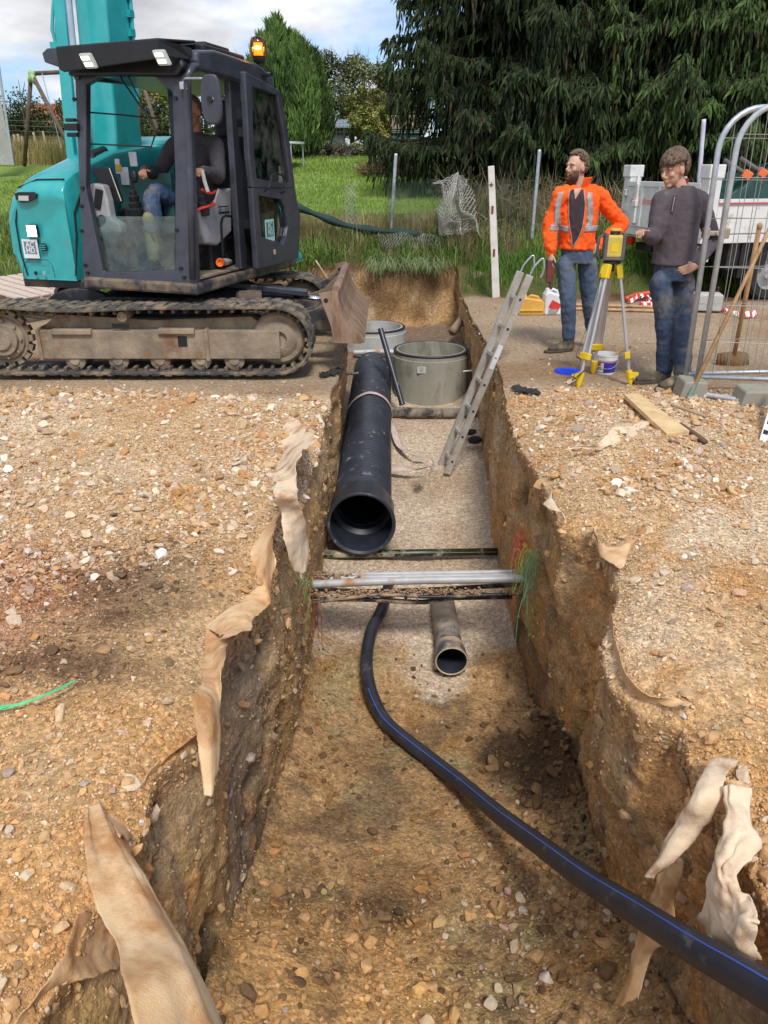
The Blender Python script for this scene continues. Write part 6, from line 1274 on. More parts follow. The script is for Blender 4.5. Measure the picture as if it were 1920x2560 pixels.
def bush(name, label, cat, cx, cy, rx, ry, h, n, size, ca, cb, trunk=True, clumps=26, seed=0, loose=.3, group=None, z0=None, twigs=0):
    z0 = gz(cx, cy) if z0 is None else z0; rn = np.random.default_rng(seed + 50); t = thing(name, label, cat, (cx, cy, z0), group)
    m = MB(); m.tube([(cx, cy, z0 - .1), (cx + .05, cy, z0 + h * .45), (cx, cy, z0 + h * .8)], [.05 + h * .02, .03 + h * .012, .01], 7)
    cl = []
    for k in range(clumps):
        a = rn.uniform(0, 2 * math.pi); q = rn.random() ** .5; zz = rn.uniform(.12, .92); env = math.sin(math.pi * min(.95, zz * .75 + .22)) ** .6
        c_ = np.array([cx + rx * q * env * math.cos(a), cy + ry * q * env * math.sin(a), z0 + h * zz]); cl.append((c_, rn.uniform(.14, .30) * min(rx, h)))
        m.tube([(cx, cy, z0 + h * zz * .45), tuple((c_ + np.array([cx, cy, z0 + h * zz * .6])) / 2), tuple(c_)], [.02, .014, .005], 4)
    m.build('branches' if not trunk else 'trunk', BARK, t, smooth=True)
    per = n // clumps; P_ = []
    for c_, r in cl:
        d = rn.normal(size=(per, 3)); d /= np.linalg.norm(d, axis=1)[:, None]; P_.append(c_ + d * (r * rn.uniform(.35, 1.0 + loose, (per, 1)) ** .6) * np.array([1.1, 1.1, .9]))
    P_ = np.concatenate(P_); P_[:, 2] = np.maximum(P_[:, 2], z0 + .02)
    leaves('crown', P_, rn.uniform(.6, 1.3, len(P_)) * size, colmix(len(P_), ca, cb, P_, 1.1, .35), M_leaf, parent=t)
    if twigs:
        b = P_[rn.integers(0, len(P_), twigs)]; b = b[b[:, 2] > z0 + h * .6]; tw_ = spindles('upper_twigs', b, rn.normal(scale=.3, size=b.shape) + np.array([0, 0, 1.]), rn.uniform(.3, .7, len(b)), np.full(len(b), .008), np.tile(np.array(C(84, 76, 50)), (len(b), 1)), M_leaf, parent=t); tag(tw_, kind='stuff')
    return t
def X_(x, Y): return pY(x, 400, Y).x
bush('leafy_tree', 'olive green leafy tree behind the small garden shed', 'tree', X_(880, 34), 34, 2.5, 1.6, 3.55, 20000, .12, (64, 76, 40), (122, 128, 84), seed=1, twigs=500)
bush('leafy_tree', 'dark leafy tree between the olive tree and the spruces', 'tree', X_(985, 36), 36, 2.0, 1.5, 3.0, 10000, .13, (40, 52, 30), (78, 92, 52), seed=2)
bush('leafy_tree', 'tall dark tree seen behind the excavator cab', 'tree', X_(520, 33), 33, 2.8, 1.6, 3.4, 12000, .14, (50, 64, 34), (104, 116, 66), seed=3, twigs=200)
bush('leafy_tree', 'yellowish green tree seen through the cab beside the boom', 'tree', X_(370, 31), 31, 1.7, 1.3, 3.2, 9000, .12, (84, 96, 46), (150, 150, 84), seed=4)
bush('shrub', 'yellow green bushy shrub to the right of the small shed', 'shrub', X_(925, 26), 26, .72, .6, 2.0, 9000, .085, (92, 104, 48), (156, 158, 88), seed=5, twigs=160)
bush('shrub', 'dark bush at the far edge of the lawn just left of the spruces', 'shrub', X_(1000, 29), 29, .8, .7, 2.0, 5000, .1, (48, 60, 34), (90, 100, 56), seed=6)
bush('shrub', 'greyish lavender bush at the lawn edge in front of the shed', 'shrub', X_(835, 25.5), 25.5, .8, .4, .42, 4000, .05, (104, 104, 92), (142, 138, 122), seed=7)
bush('hedge', 'dark green hedge behind the swing frame at far left', 'hedge', X_(95, 28), 28, 2.1, .8, 1.7, 12000, .10, (36, 50, 28), (84, 100, 56), seed=8, clumps=50)
bush('hedge', 'dark hedge behind the excavator boom', 'hedge', X_(280, 29), 29, 2.4, .8, 1.6, 9000, .11, (36, 50, 28), (80, 96, 54), seed=9, clumps=50)
bush('hedge', 'dark green hedge under the cypress', 'hedge', X_(650, 28), 28, 2.2, .8, 1.2, 8000, .11, (40, 54, 30), (84, 100, 56), seed=10, clumps=40)
# brown brush heap on the lawn
def sprigs(name, label, cat, pts, d, L, r, cols, kind=None, prof=(1, .9, .6, .15), group=None):
    o = spindles(name, pts, d, L, r, cols, M_grass, prof=prof, loc=tuple(pts.mean(0))); return tag(o, label, cat, group, kind)
def field(n, x0, x1, y0, y1, keep=None):
    x, y = RNG.uniform(x0, x1, n), RNG.uniform(y0, y1, n); p = np.stack([x, y, ground_z(x, y)], -1)
    if keep is not None: p = p[keep(p)]
    return p
p = field(2600, X_(930, 21) - .2, X_(1015, 21) + .4, 20.4, 21.8); p[:, 2] += RNG.uniform(0, .26, len(p)) * np.exp(-((p[:, 0] - p[:, 0].mean()) / .7) ** 2)
sprigs('brush_pile', 'heap of dry brown brushwood lying on the lawn', 'brush', p, RNG.normal(size=p.shape) * np.array([1, 1, .25]) + np.array([0, 0, .2]), RNG.uniform(.15, .5, len(p)), np.full(len(p), .009), colmix(len(p), (96, 80, 52), (150, 132, 96), p, 1))
# ---- grass
def grass(name, p, L, lean, r, ca, cb, droop=.0):
    """bent blades: 4 cross points"""
    N = len(p); a = RNG.uniform(0, 2 * np.pi, N); h = np.stack([np.cos(a), np.sin(a), 0 * a], -1); h = h * lean[:, None] + droop
    w = np.stack([-h[:, 1], h[:, 0], 0 * a], -1); w /= np.linalg.norm(w, axis=1)[:, None] + 1e-9; K = 5; V_ = np.zeros((N, K, 2, 3))
    for i in range(K):
        f = i / (K - 1); c = p + h * (L * f ** 1.7)[:, None] + np.stack([0 * a, 0 * a, L * (f - .38 * f ** 2.6 * np.clip(np.linalg.norm(h, axis=1) * 2, 0, 2.3))], -1)
        V_[:, i, 0] = c - w * (r * (1 - f ** 1.5) + .0006)[:, None]; V_[:, i, 1] = c + w * (r * (1 - f ** 1.5) + .0006)[:, None]
    f = np.array([(2 * i, 2 * i + 1, 2 * i + 3, 2 * i + 2) for i in range(K - 1)]); F = (f[None] + (np.arange(N) * K * 2)[:, None, None]).reshape(-1, 4)
    o = np_mesh(name, V_.reshape(-1, 3), F, M_grass, np.repeat(colmix(N, ca, cb, p, 1.6, .25), K * 2, 0)); return tag(o, kind='stuff')
def tufts(n, per, x0, x1, y0, y1, sp, keep=None):
    c = field(n, x0, x1, y0, y1, keep); p = np.repeat(c, per, 0); p[:, :2] += RNG.normal(scale=sp, size=(len(p), 2)); p[:, 2] = ground_z(p[:, 0], p[:, 1]); return p
# long green tufts along the lip of the bank
p = tufts(90, 50, -3.4, 1.3, 12.45, 13.2, .09); grass('long_green_grass', p, RNG.uniform(.18, .42, len(p)), RNG.uniform(.25, .7, len(p)), np.full(len(p), .0035), (78, 104, 42), (128, 158, 78), droop=np.array([0, -.25, 0]))
p = tufts(70, 70, -3.3, -1.0, 12.35, 12.9, .1); grass('bright_bank_grass', p, RNG.uniform(.2, .45, len(p)), RNG.uniform(.3, .8, len(p)), np.full(len(p), .004), (98, 128, 54), (142, 166, 82), droop=np.array([.1, -.35, 0]))
p = tufts(12, 60, -.2, .9, 12.3, 12.5, .05); grass('hanging_grass', p, RNG.uniform(.25, .55, len(p)), RNG.uniform(.2, .5, len(p)), np.full(len(p), .0035), (112, 130, 84), (156, 166, 116), droop=np.array([0, -1.0, 0]))
# dry tall grass behind
p = tufts(190, 34, -3.6, 1.9, 12.9, 13.5, .12); grass('dry_grass', p, RNG.uniform(.14, .42, len(p)), RNG.uniform(.1, .45, len(p)), np.full(len(p), .0028), (138, 122, 84), (186, 170, 130))
p = tufts(50, 34, 1.2, 3.6, 12.5, 13.8, .14); grass('dry_verge_grass', p, RNG.uniform(.2, .55, len(p)), RNG.uniform(.1, .5, len(p)), np.full(len(p), .003), (120, 108, 74), (168, 152, 112))
# right verge
p = tufts(330, 60, 1.3, 6.2, 10.9, 13.6, .11, lambda q: q[:, 1] > 11.2 + .5 * vnoise(q * .9)); grass('verge_grass', p, RNG.uniform(.12, .42, len(p)), RNG.uniform(.2, .7, len(p)), np.full(len(p), .0035), (70, 98, 38), (120, 156, 66))
# left verge behind the digger
p = tufts(300, 50, -7.5, -3.2, 9.6, 14, .13); grass('left_verge_grass', p, RNG.uniform(.12, .36, len(p)), RNG.uniform(.2, .7, len(p)), np.full(len(p), .004), (84, 112, 48), (138, 160, 84))
# short lawn
p = field(70000, -8.5, 3.2, 13.6, 26.5, lambda q: (np.abs(q[:, 0]) < .52 * q[:, 1] + .5) & (q[:, 0] < 1.2 + .05 * (q[:, 1] - 13))); grass('lawn_grass', p, RNG.uniform(.04, .09, len(p)) * (p[:, 1] / 15), RNG.uniform(.2, .8, len(p)), .0035 * p[:, 1] / 13, (112, 140, 58), (146, 168, 84))
p = tufts(90, 40, X_(740, 26), X_(1040, 26), 26, 27.2, .18); grass('tall_weeds', p, RNG.uniform(.2, .6, len(p)), RNG.uniform(.1, .4, len(p)), np.full(len(p), .006), (138, 128, 84), (182, 168, 118))
p = tufts(160, 40, X_(-20, 24), X_(180, 24), 23.0, 26, .18); grass('tall_weeds', p, RNG.uniform(.3, .8, len(p)), RNG.uniform(.1, .4, len(p)), np.full(len(p), .006), (112, 112, 62), (164, 150, 96))
p = tufts(90, 40, 1.6, 4.4, 13.6, 15.2, .2); grass('shade_weeds', p, RNG.uniform(.2, .6, len(p)), RNG.uniform(.1, .5, len(p)), np.full(len(p), .004), (80, 76, 44), (130, 118, 76))
# brambles/twigs under the spruces
p = field(2600, 1.0, 6.5, 12.8, 15.0); p[:, 2] += RNG.uniform(0, .5, len(p))
tag(spindles('bramble_twigs', p, RNG.normal(size=p.shape) + np.array([0, 0, .4]), RNG.uniform(.15, .5, len(p)), np.full(len(p), .004), colmix(len(p), (74, 62, 46), (150, 134, 106), p, 1), M_grass), kind='stuff')
# roots and turf hanging over the cut
p = field(420, -2.6, 1.1, 12.25, 12.42); p[:, 2] = .12 + .1 * RNG.random(len(p))
tag(spindles('hanging_roots', p, RNG.normal(scale=.35, size=p.shape) + np.array([0, -.3, -1.]), RNG.uniform(.06, .26, len(p)), np.full(len(p), .0035), colmix(len(p), (150, 122, 88), (196, 172, 138), p, 1), M_grass), kind='stuff')
ROOT = mat('pale_root', C(190, 166, 134), C(150, 124, 92), rough=.9)
cpipe('root', 'pale crooked root sticking out of the bank above the dozer blade', 'root', [pY(790, 652, 12.2), pY(803, 672, 12.05), pY(812, 686, 12.0), pY(822, 702, 11.95)], .014, ROOT, n=7)
cpipe('root', 'thin forked root hanging in the middle of the cut bank', 'root', [pY(938, 655, 12.2), pY(932, 672, 12.1), pY(935, 690, 12.1), pY(934, 706, 12.1)], .009, ROOT, n=6)
LOG = mat('barkless_log', C(176, 148, 112), C(132, 106, 76), rough=.85, dirt=C(72, 56, 42), dirt_amt=.3, scale=6, stretch=(3, 3, 1), bump=.5, bscale=20)
m = MB(); m.tube(spl([pY(640, 706, 9.6), pY(690, 694, 9.5), pY(730, 697, 9.4), pY(765, 712, 9.3), pY(792, 728, 9.2)], 24), [.05 + .02 * math.sin(i * .6) for i in range(24)], 12)
m.tube([pY(738, 698, 9.45), pY(700, 716, 9.4), pY(650, 716, 9.5)], [.05, .04, .03], 8)
tag(m.build('log', LOG, loc=tuple(pY(700, 700, 9.5)), smooth=True), 'twisted barkless log lying behind the dozer blade', 'log')
m = MB(); m.tube(spl([pY(1195, 690, 11.7), pY(1178, 735, 11.4), pY(1160, 790, 11.1), pY(1130, 830, 10.8)], 20), [.10, .09, .09, .085, .08, .08, .075, .07, .07, .07] + [.06] * 10, 10); tag(m.build('log', mat('muddy_root', C(150, 130, 108), C(120, 98, 76), rough=.95, bump=.5), loc=tuple(pY(1160, 790, 11.1)), smooth=True), 'muddy grey log slanting down the right end of the dig', 'log')
# ---- fences
CHAINW = mat('dull_white_wire', C(176, 176, 168), rough=.5); CHAING = mat('green_wire', C(52, 76, 62), rough=.5); GREENF = mat('dark_green_mesh_fabric', C(34, 62, 58), C(24, 44, 42), rough=.75, bump=.6, bscale=120)
def chain(mb, F, nu, nv, r):
    """F(u,v)->point; diamond links"""
    for s in (1, -1):
        for k in range(-nv, nu):
            pts = []
            for j in range(nv + 1):
                i = k + j if s == 1 else nu - (k + j)
                if 0 <= i <= nu: pts.append(F(i / nu, j / nv))
            if len(pts) > 1: mb.tube(pts, r, 3, cap=False)
def fence_panel(name, label, cat, x0, x1, yt0, yb0, yt1, yb1, Y, nu, nv, r, m_, wob=.03, top=0, group=None):
    def F(u, v):
        x = x0 + (x1 - x0) * u; yt, yb = yt0 + (yt1 - yt0) * u, yb0 + (yb1 - yb0) * u; p = pY(x, yt + (yb - yt) * v, Y); w = vnoise(np.array([u * 6, v * 4, Y])) * wob; w2 = vnoise(np.array([u * 5 + 9, v * 5, Y])) * wob
        return p + Vector((w, w2 * 2, w2))
    m = MB(); chain(m, F, nu, nv, r); return tag(m.build(name, m_, loc=tuple(pY(x0, yb0, Y))), label, cat, group)
fence_panel('chain_link_fence', 'sagging green chain link fence between the two metal posts', 'fence', 960, 1352, 455, 590, 452, 590, 13.2, 60, 20, .0022, CHAING, .05)
fence_panel('chain_link_fence', 'crumpled pale chain link fence bundled beside the white staff', 'fence', 1092, 1188, 442, 640, 452, 655, 13.0, 16, 26, .0042, CHAINW, .16)
fence_panel('chain_link_fence', 'narrow upright strip of pale chain link standing before the lawn', 'fence', 862, 892, 462, 572, 452, 572, 13.3, 3, 9, .0042, CHAINW, .02)
fence_panel('chain_link_fence', 'loose grey chain link dangling above the cut bank', 'fence', 940, 1100, 585, 625, 590, 640, 12.9, 22, 5, .0022, CHAINW, .06)
m = MB(); m.tube(spl([pY(728, 512, 13.1), pY(790, 536, 13.1), pY(860, 562, 13.1), pY(930, 575, 13.1), pY(1010, 582, 13.1), pY(1100, 598, 13.1), pY(1200, 606, 13.2), pY(1290, 600, 13.4)], 40), [.075 + .02 * math.sin(k * .9) for k in range(40)], 12, flat=.7)
tag(m.build('rolled_mesh_fabric', GREENF, loc=tuple(pY(860, 565, 13.1)), smooth=True), 'dark green privacy mesh rolled up along the foot of the lawn', 'fabric')
cpipe('fence_post', 'grey metal fence post with black ties in front of the lawn', 'post', [pY(990, 384, 13.3), pY(984, 480, 13.3), pY(977, 592, 13.3)], .027, GALV, 'thin metal fence posts', n=10)
cpipe('fence_post', 'grey metal fence post between the white staff and the bearded man', 'post', [pY(1349, 374, 12.9), pY(1340, 480, 12.9), pY(1329, 600, 12.9)], .027, GALV, 'thin metal fence posts', n=10)
# white staff board
t = thing('levelling_staff', 'worn white staff board with two rusty slots standing upright before the spruces', 'staff', tuple(pY(1240, 745, 10.8)))
qd = [pY(1220, 416, 10.8), pY(1236, 414, 10.8), pY(1250, 744, 10.8), pY(1231, 746, 10.8)]; m = MB(); m.prism(qd, .03, (0, 1, 0)); m.build('board', mat('chipped_white_paint', C(226, 222, 214), C(200, 196, 188), rough=.7, dirt=C(150, 130, 108), dirt_amt=.25, scale=6), t, bev=.008)
RU = mat('rust', C(150, 70, 44), C(110, 56, 40), rough=.9)
for (x, y, h) in ((1231, 525, .09), (1235, 632, .09)): m = MB(); m.box(pY(x, y, 10.797), (.03, .006, h * 1.1)); m.build('slot', RU, t, bev=.002)
c = pY(1228, 462, 10.797); m = MB(); m.box(c, (.05, .004, .015)); m.box(c, (.015, .005, .05)); m.build('cross_mark', RU, t)
# sheep wire fence
t = thing('wire_fence', 'rusty sheep wire fence at the far edge of the lawn', 'fence', tuple(pY(870, 385, 26.8)))
RW = mat('old_wire', C(120, 118, 108), rough=.7); m = MB()
for k in range(9): m.tube([pY(x, 298 + k * 10.5 + .012 * (x - 860), 26.8) for x in range(712, 1031, 40)], .0055, 3, cap=False)
for x in range(715, 1030, 9): m.tube([pY(x, 298, 26.8), pY(x, 384, 26.8)], .004, 3, cap=False)
m.build('wire_mesh', RW, t)
for x in (705, 795, 973, 1022): m = MB(); m.cyl(pY(x - 2, 290, 26.8), pY(x, 388, 26.8), .035, n=8); m.build('post', mat('rusty_post', C(112, 84, 66), rough=.9), t)
t = thing('wire_fence', 'sagging wire fence across the weeds at far left', 'fence', tuple(pY(90, 380, 23.5))); m = MB()
for k in range(7): m.tube([pY(x, 300 + k * 13 + .03 * x, 23.5) for x in range(-40, 201, 40)], .005, 3, cap=False)
m.build('wire', RW, t)
STK = mat('pale_split_wood', C(206, 186, 150), C(178, 156, 120), rough=.85, scale=12)
for i, (x0, y0, x1, y1, w) in enumerate([(22, 338, 34, 386, 'leftmost'), (34, 337, 43, 372, 'second from the left'), (44, 335, 57, 392, 'third from the left'), (54, 342, 62, 372, 'fourth from the left'), (83, 331, 97, 384, 'second from the right'), (107, 328, 120, 386, 'rightmost')]):
    p = pY(x1, y1, 24.5); p.z = min(p.z, gz(p.x, 24.5)) - .02; cpipe('wooden_stake', f'pale split stake by the swing frame, {w} of six', 'stake', [pY(x0, y0, 24.5), p], .034, STK, 'pale split stakes in the weeds', n=5)
# swing frame
WDG = mat('weathered_swing_timber', C(112, 94, 84), C(84, 70, 62), rough=.9, scale=8); LG = mat('pale_green_bracket', C(150, 190, 120), rough=.5)
t = thing('swing_frame', 'wooden garden swing frame with pale green corner brackets at far left', 'swing', tuple(pY(60, 410, 22)))
m = MB(); m.cyl(pY(78, 184, 22), pY(400, 168, 23.0), .05, n=10); m.build('crossbeam', WDG, t, smooth=True)
for a, b in (((78, 184, 22), (61, 415, 22.4)), ((80, 186, 22), (178, 375, 20.8)), ((345, 175, 22.6), (350, 400, 23)), ((347, 178, 22.6), (395, 330, 21.5))):
    m = MB(); m.cyl(pY(*a), pY(*b), .05, n=10); m.build('leg', WDG, t, smooth=True)
m = MB(); m.ell(pY(78, 184, 22), (.075, .075, .075)); m.cyl(pY(78, 184, 22), pY(76, 206, 22), .065); m.cyl(pY(78, 184, 22), pY(88, 184, 22), .065); m.cyl(pY(78, 184, 22), pY(90, 208, 21.9), .065); m.build('corner_bracket', LG, t, smooth=True)
for a, b in (((105, 184, 22), (153, 370, 21.6)), ((155, 182, 22), (176, 300, 21.8))): m = MB(); m.tube([pY(*a), pY(*b)], .012, 5); m.build('rope', GALV, t)
t = thing('utility_pole', 'pale concrete utility pole with a steel strut cut off by the left edge', 'pole', tuple(pY(14, 408, 20)))
m = MB(); m.tube([pY(6, 412, 20), pY(-40, 150, 20), pY(-90, -60, 20)], [.26, .2, .16], 4); m.build('concrete_pole', CONCL, t); m = MB(); m.tube([pY(33, 412, 19.8), pY(2, 205, 19.8), pY(-18, 60, 19.8)], .03, 6); m.build('steel_strut', GALV, t)
m = MB()
for (x0, y0, x1, y1) in [(60, 290, 46, 200), (56, 240, 62, 205), (68, 292, 48, 240), (40, 290, 30, 262)]: m.tube([pY(x0, y0, 27), pY(x1, y1, 27)], [.02, .006], 4)
m.tube([pY(60, 290, 27), pY(62, 320, 27)], .03, 5); tag(m.build('bare_sapling', BARK, loc=tuple(pY(60, 320, 27))), 'thin bare sapling above the hedge beside the swing frame', 'sapling')
# far house with a tiled roof, house behind the spruces, shed, trampoline, tank
TILE = mat('red_roof_tiles', C(178, 108, 84), C(148, 84, 66), rough=.85, scale=20, stretch=(1, 4, 4)); PINK = mat('pinkish_render', C(196, 158, 138), C(180, 142, 124), rough=.9, scale=2)
t = thing('house', 'low house with a red tiled roof beyond the hedge at far left', 'house', tuple(pY(130, 330, 42)))
a, b = pY(40, 300, 42), pY(260, 300, 42); m = MB(); m.box(((a.x + b.x) / 2, 44.5, a.z - .9), (b.x - a.x, 4.6, 1.9)); m.build('wall', PINK, t)
zt = pY(130, 273, 43).z; m = MB(); m.prism([(a.x - .3, 41.8, a.z - .35), (a.x - .3, 44.5, zt + .3), (a.x - .3, 47.2, a.z - .35)], b.x - a.x + .6, (1, 0, 0))
for k in range(60): x = a.x - .3 + (b.x - a.x + .6) * k / 60; m.tube([(x, 41.78, a.z - .33), (x, 44.5, zt + .32)], .05, 4, cap=False)
m.build('tiled_roof', TILE, t)
t = thing('house', 'pinkish rendered house glimpsed through the spruces', 'house', (7.0, 24, gz(7, 24)))
zb = gz(7, 24); m = MB(); m.box((8.2, 26.5, zb + 2.9), (11.0, 6, 6.2)); W_ = m.build('wall', PINK, t)
for (x, z) in ((4.2, 1.9), (6.3, 1.9), (9.0, 1.9), (12, 1.9), (4.2, 4.6), (6.3, 4.6), (9.0, 4.6), (12, 4.6)):
    m = MB(); m.box((x, 23.49, zb + z), (1.1, .06, 1.4)); w_ = m.build('window', WHITE, W_); m = MB()
    for s in (-1, 1): m.box((x + s * .26, 23.45, zb + z), (.44, .03, 1.24))
    m.build('pane', mat('dark_pane', C(70, 78, 84), rough=.15), w_)
m = MB(); m.prism([(2.3, 23.0, zb + 5.9), (2.3, 26.5, zb + 8.2), (2.3, 30, zb + 5.9)], 11.8, (1, 0, 0)); m.build('roof', TILE, t)
t = thing('garden_shed', 'small dark shed with a grey sheet roof at the end of the lawn', 'shed', tuple(pY(842, 380, 30)))
a, b = pY(813, 320, 30), pY(858, 320, 30); zb = pY(835, 385, 30).z; m = MB(); m.box(((a.x + b.x) / 2, 30.7, (a.z + zb) / 2), (b.x - a.x, 1.4, a.z - zb)); m.build('wall', mat('blue_grey_boards', C(78, 88, 98), C(60, 70, 80), rough=.8, scale=9, stretch=(6, 1, 1)), t)
zt = pY(835, 303, 31.6).z; q = [pY(807, 303, 31.6), pY(862, 303, 31.6), pY(877, 319, 29.8), pY(822, 320, 29.8)]; m = MB(); m.prism(q, .05, ZU)
for k in range(7): m.bar(q[0].lerp(q[1], k / 6) + ZU * .06, q[3].lerp(q[2], k / 6) + ZU * .06, .05, .03)
m.build('sheet_roof', mat('grey_sheet_roof', C(150, 160, 172), C(128, 138, 152), rough=.5), t)
t = thing('trampoline', 'round white rimmed trampoline on thin legs on the lawn', 'trampoline', tuple(pY(690, 420, 22.3))); c = pY(690, 357, 22.3)
m = MB(); m.lathe([(0, 0), (.70, 0), (.74, .02), (.74, -.03), (.70, -.04)], c, ZU, 36); m.build('rim_and_mat', WHITE, t)
for a in (-.05, 1.2, 2.4, 3.3, 4.4, 5.4): x, y = c.x + .7 * math.cos(a), c.y + .7 * math.sin(a); m = MB(); m.cyl((x, y, c.z), (x, y, gz(x, y)), .018, n=8); m.build('leg', GALV, t)
t = thing('storage_tank', 'dark green ribbed tank behind the weeds left of the spruces', 'tank', tuple(pY(1000, 362, 28)))
a, b = pY(962, 325, 28), pY(1050, 325, 28); zb = gz(a.x, 28); m = MB(); m.box(((a.x + b.x) / 2, 28.5, (a.z + zb) / 2), (b.x - a.x, 1.0, a.z - zb))
for k in range(5): m.box(((a.x + b.x) / 2, 27.98, zb + (a.z - zb) * (k + .5) / 5), (b.x - a.x, .06, .06))
m.build('tank_body', mat('dark_green_plastic', C(30, 74, 62), C(24, 58, 50), rough=.5), t, bev=.03); m = MB(); m.box(((a.x + b.x) / 2, 28.5, a.z + .22), (b.x - a.x - .3, .9, .42)); m.build('beige_cover', mat('beige_cover', C(170, 150, 132)), t, bev=.03)
cloth('plastic_sheet', [pY(1060, 470, 17), pY(1090, 468, 17), pY(1128, 474, 17)], [pY(1064, 482, 16.6), pY(1095, 484, 16.6), pY(1130, 484, 16.6)], mat('pale_lime_plastic', C(170, 230, 130), rough=.5), 'crumpled pale lime plastic sheet on the lawn behind the fence', 'plastic sheet', None, n=20, k=8, wob=.05)
# pallet behind the track
t = thing('pallet', 'pale wooden pallet leaning behind the excavator track at far left', 'pallet', tuple(pY(40, 740, 9.0)))
PW = mat('pale_pallet_wood', C(208, 190, 176), C(186, 166, 150), rough=.85, scale=8, stretch=(1, 6, 6))
o = pY(50, 752, 8.75); ux = (pY(125, 738, 9.1) - o); ux.z *= .6; ux.normalize(); vy = (pY(-30, 712, 9.3) - o).normalized(); nn = ux.cross(vy).normalized(); nn = nn if nn.z > 0 else -nn; vy = nn.cross(ux) * (1 if nn.cross(ux).dot(vy) > 0 else -1)
for k in range(6): 
    m = MB(); c = o + ux * (.06 + k * .15) + vy * .5 + nn * .01; m.box(c, (.115, 1.0, .02), (ux, vy, nn)); m.build('deck_board', PW, t, bev=.003)
for k in range(3): m = MB(); c = o + ux * .42 + vy * (.05 + k * .45) - nn * .05; m.box(c, (.86, .09, .09), (ux, vy, nn)); m.build('bearer', PW, t, bev=.003)
# ================================================================ RIGHT HAND SIDE: survey gear, fence, tools, truck
YELP = mat('yellow_plastic', C(232, 200, 40), C(218, 184, 30), rough=.45); YELL = mat('pale_yellow_case', C(206, 186, 92), C(192, 170, 76), rough=.5); GREYR = mat('grey_rubber', C(96, 92, 92), rough=.7)
ALUL = mat('matt_aluminium', C(206, 206, 208), C(186, 186, 190), rough=.4, metal=.55)
# tripod
top = pY(1530, 655, 6.22); feet = [pz(1444, 973, -.01), pz(1576, 967, -.01), pz(1481, 938, -.01)]
t = thing('survey_tripod', 'aluminium and yellow survey tripod standing on the dirt road', 'tripod', (top.x, top.y, 0))
m = MB(); m.cyl(top - ZU * .01, top + ZU * .012, .065, n=24); m.cyl(top - ZU * .07, top, .02); m.build('head_plate', BLACK, t, bev=.004)
for k, ft in enumerate(feet):
    hd = V(ft.x - top.x, ft.y - top.y, 0).normalized(); s = hd.cross(ZU); h0 = top + hd * .055 - ZU * .01; d = (ft - h0).normalized(); L = (ft - h0).length
    m = MB(); m.bar(h0 - d * .0, h0 + d * .11, .075, .045, hd); hinge = m.build('leg_hinge', YELP, t, bev=.008)
    m = MB()
    for q in (-1, 1): m.tube([h0 + d * .08 + s * q * .018, h0 + d * L * .74 + s * q * .030], .0125, 10)
    if k != 1: m.bar(h0 + d * .10, h0 + d * L * .73, .052, .004, hd)
    lg = m.build('leg', ALUL, t, smooth=35)
    m = MB(); m.bar(h0 + d * L * .70, h0 + d * L * .755, .09, .04, hd); m.build('leg_clamp', YELP, lg, bev=.005)
    m = MB(); m.tube([h0 + d * L * .74, h0 + d * L * .90], .014, 10); m.build('lower_leg', ALUL, lg, smooth=35)
    m = MB(); e = h0 + d * L; m.tube([h0 + d * L * .86, h0 + d * L * .95, e + d * .0], [.026, .024, .006], 10); m.prism([h0 + d * L * .87 + hd * .0, h0 + d * L * .87 + hd * .075, h0 + d * L * .885 + hd * .075, h0 + d * L * .93], .03, s); m.build('foot_spike', YELP, lg, smooth=35)
m = MB(); ft = feet[0]; ribbon(m, spl([top + V(-.09, -.03, -.08), top.lerp(ft, .3) + V(-.05, -.02, 0), top.lerp(ft, .55) + V(-.075, -.03, 0), top.lerp(ft, .72) + V(-.09, -.02, 0), top.lerp(ft, .76) + V(-.05, -.04, 0), top.lerp(ft, .92) + V(-.075, -.03, 0), top.lerp(ft, .84) + V(-.0, -.04, 0)], 30), .035, (.3, 1, 0)); m.build('strap', BLACK, t)
b = top + ZU * .012; fwd = V(-.15, -1, 0).normalized(); rt = fwd.cross(ZU)
t = thing('laser_level', 'yellow rotating laser level mounted on the survey tripod', 'laser level', tuple(b))
ax = (rt, fwd, ZU); m = MB(); m.box(b + ZU * .105, (.15, .13, .165), ax); bd = m.build('case', YELL, t, bev=.018, seg=3)
m = MB()
for q in (-1, 1): m.box(b + ZU * .105 + rt * q * .066, (.026, .150, .19), ax)
m.box(b + ZU * .015, (.16, .15, .02), ax); m.build('bumper', GREYR, t, bev=.008)
m = MB(); m.tube([b + rt * .08 + ZU * .18, b + rt * .115 + ZU * .17, b + rt * .12 + ZU * .1, b + rt * .115 + ZU * .03, b + rt * .08 + ZU * .02], .011, 8); m.build('carry_handle', GREYR, t, smooth=True)
m = MB(); m.cyl(b + ZU * .188, b + ZU * .22, .038, n=20); hd_ = m.build('rotor_housing', mat('dark_red_glass', C(70, 50, 50), rough=.15), t)
m = MB(); m.lathe([(0, .232), (.042, .232), (.046, .222), (.046, .216)], b, ZU, 20); m.build('rotor_cap', YELL, t, smooth=35)
m = MB(); m.box(b + ZU * .10 + fwd * .066, (.055, .004, .06), ax); m.build('panel_mark', YELP, bd)
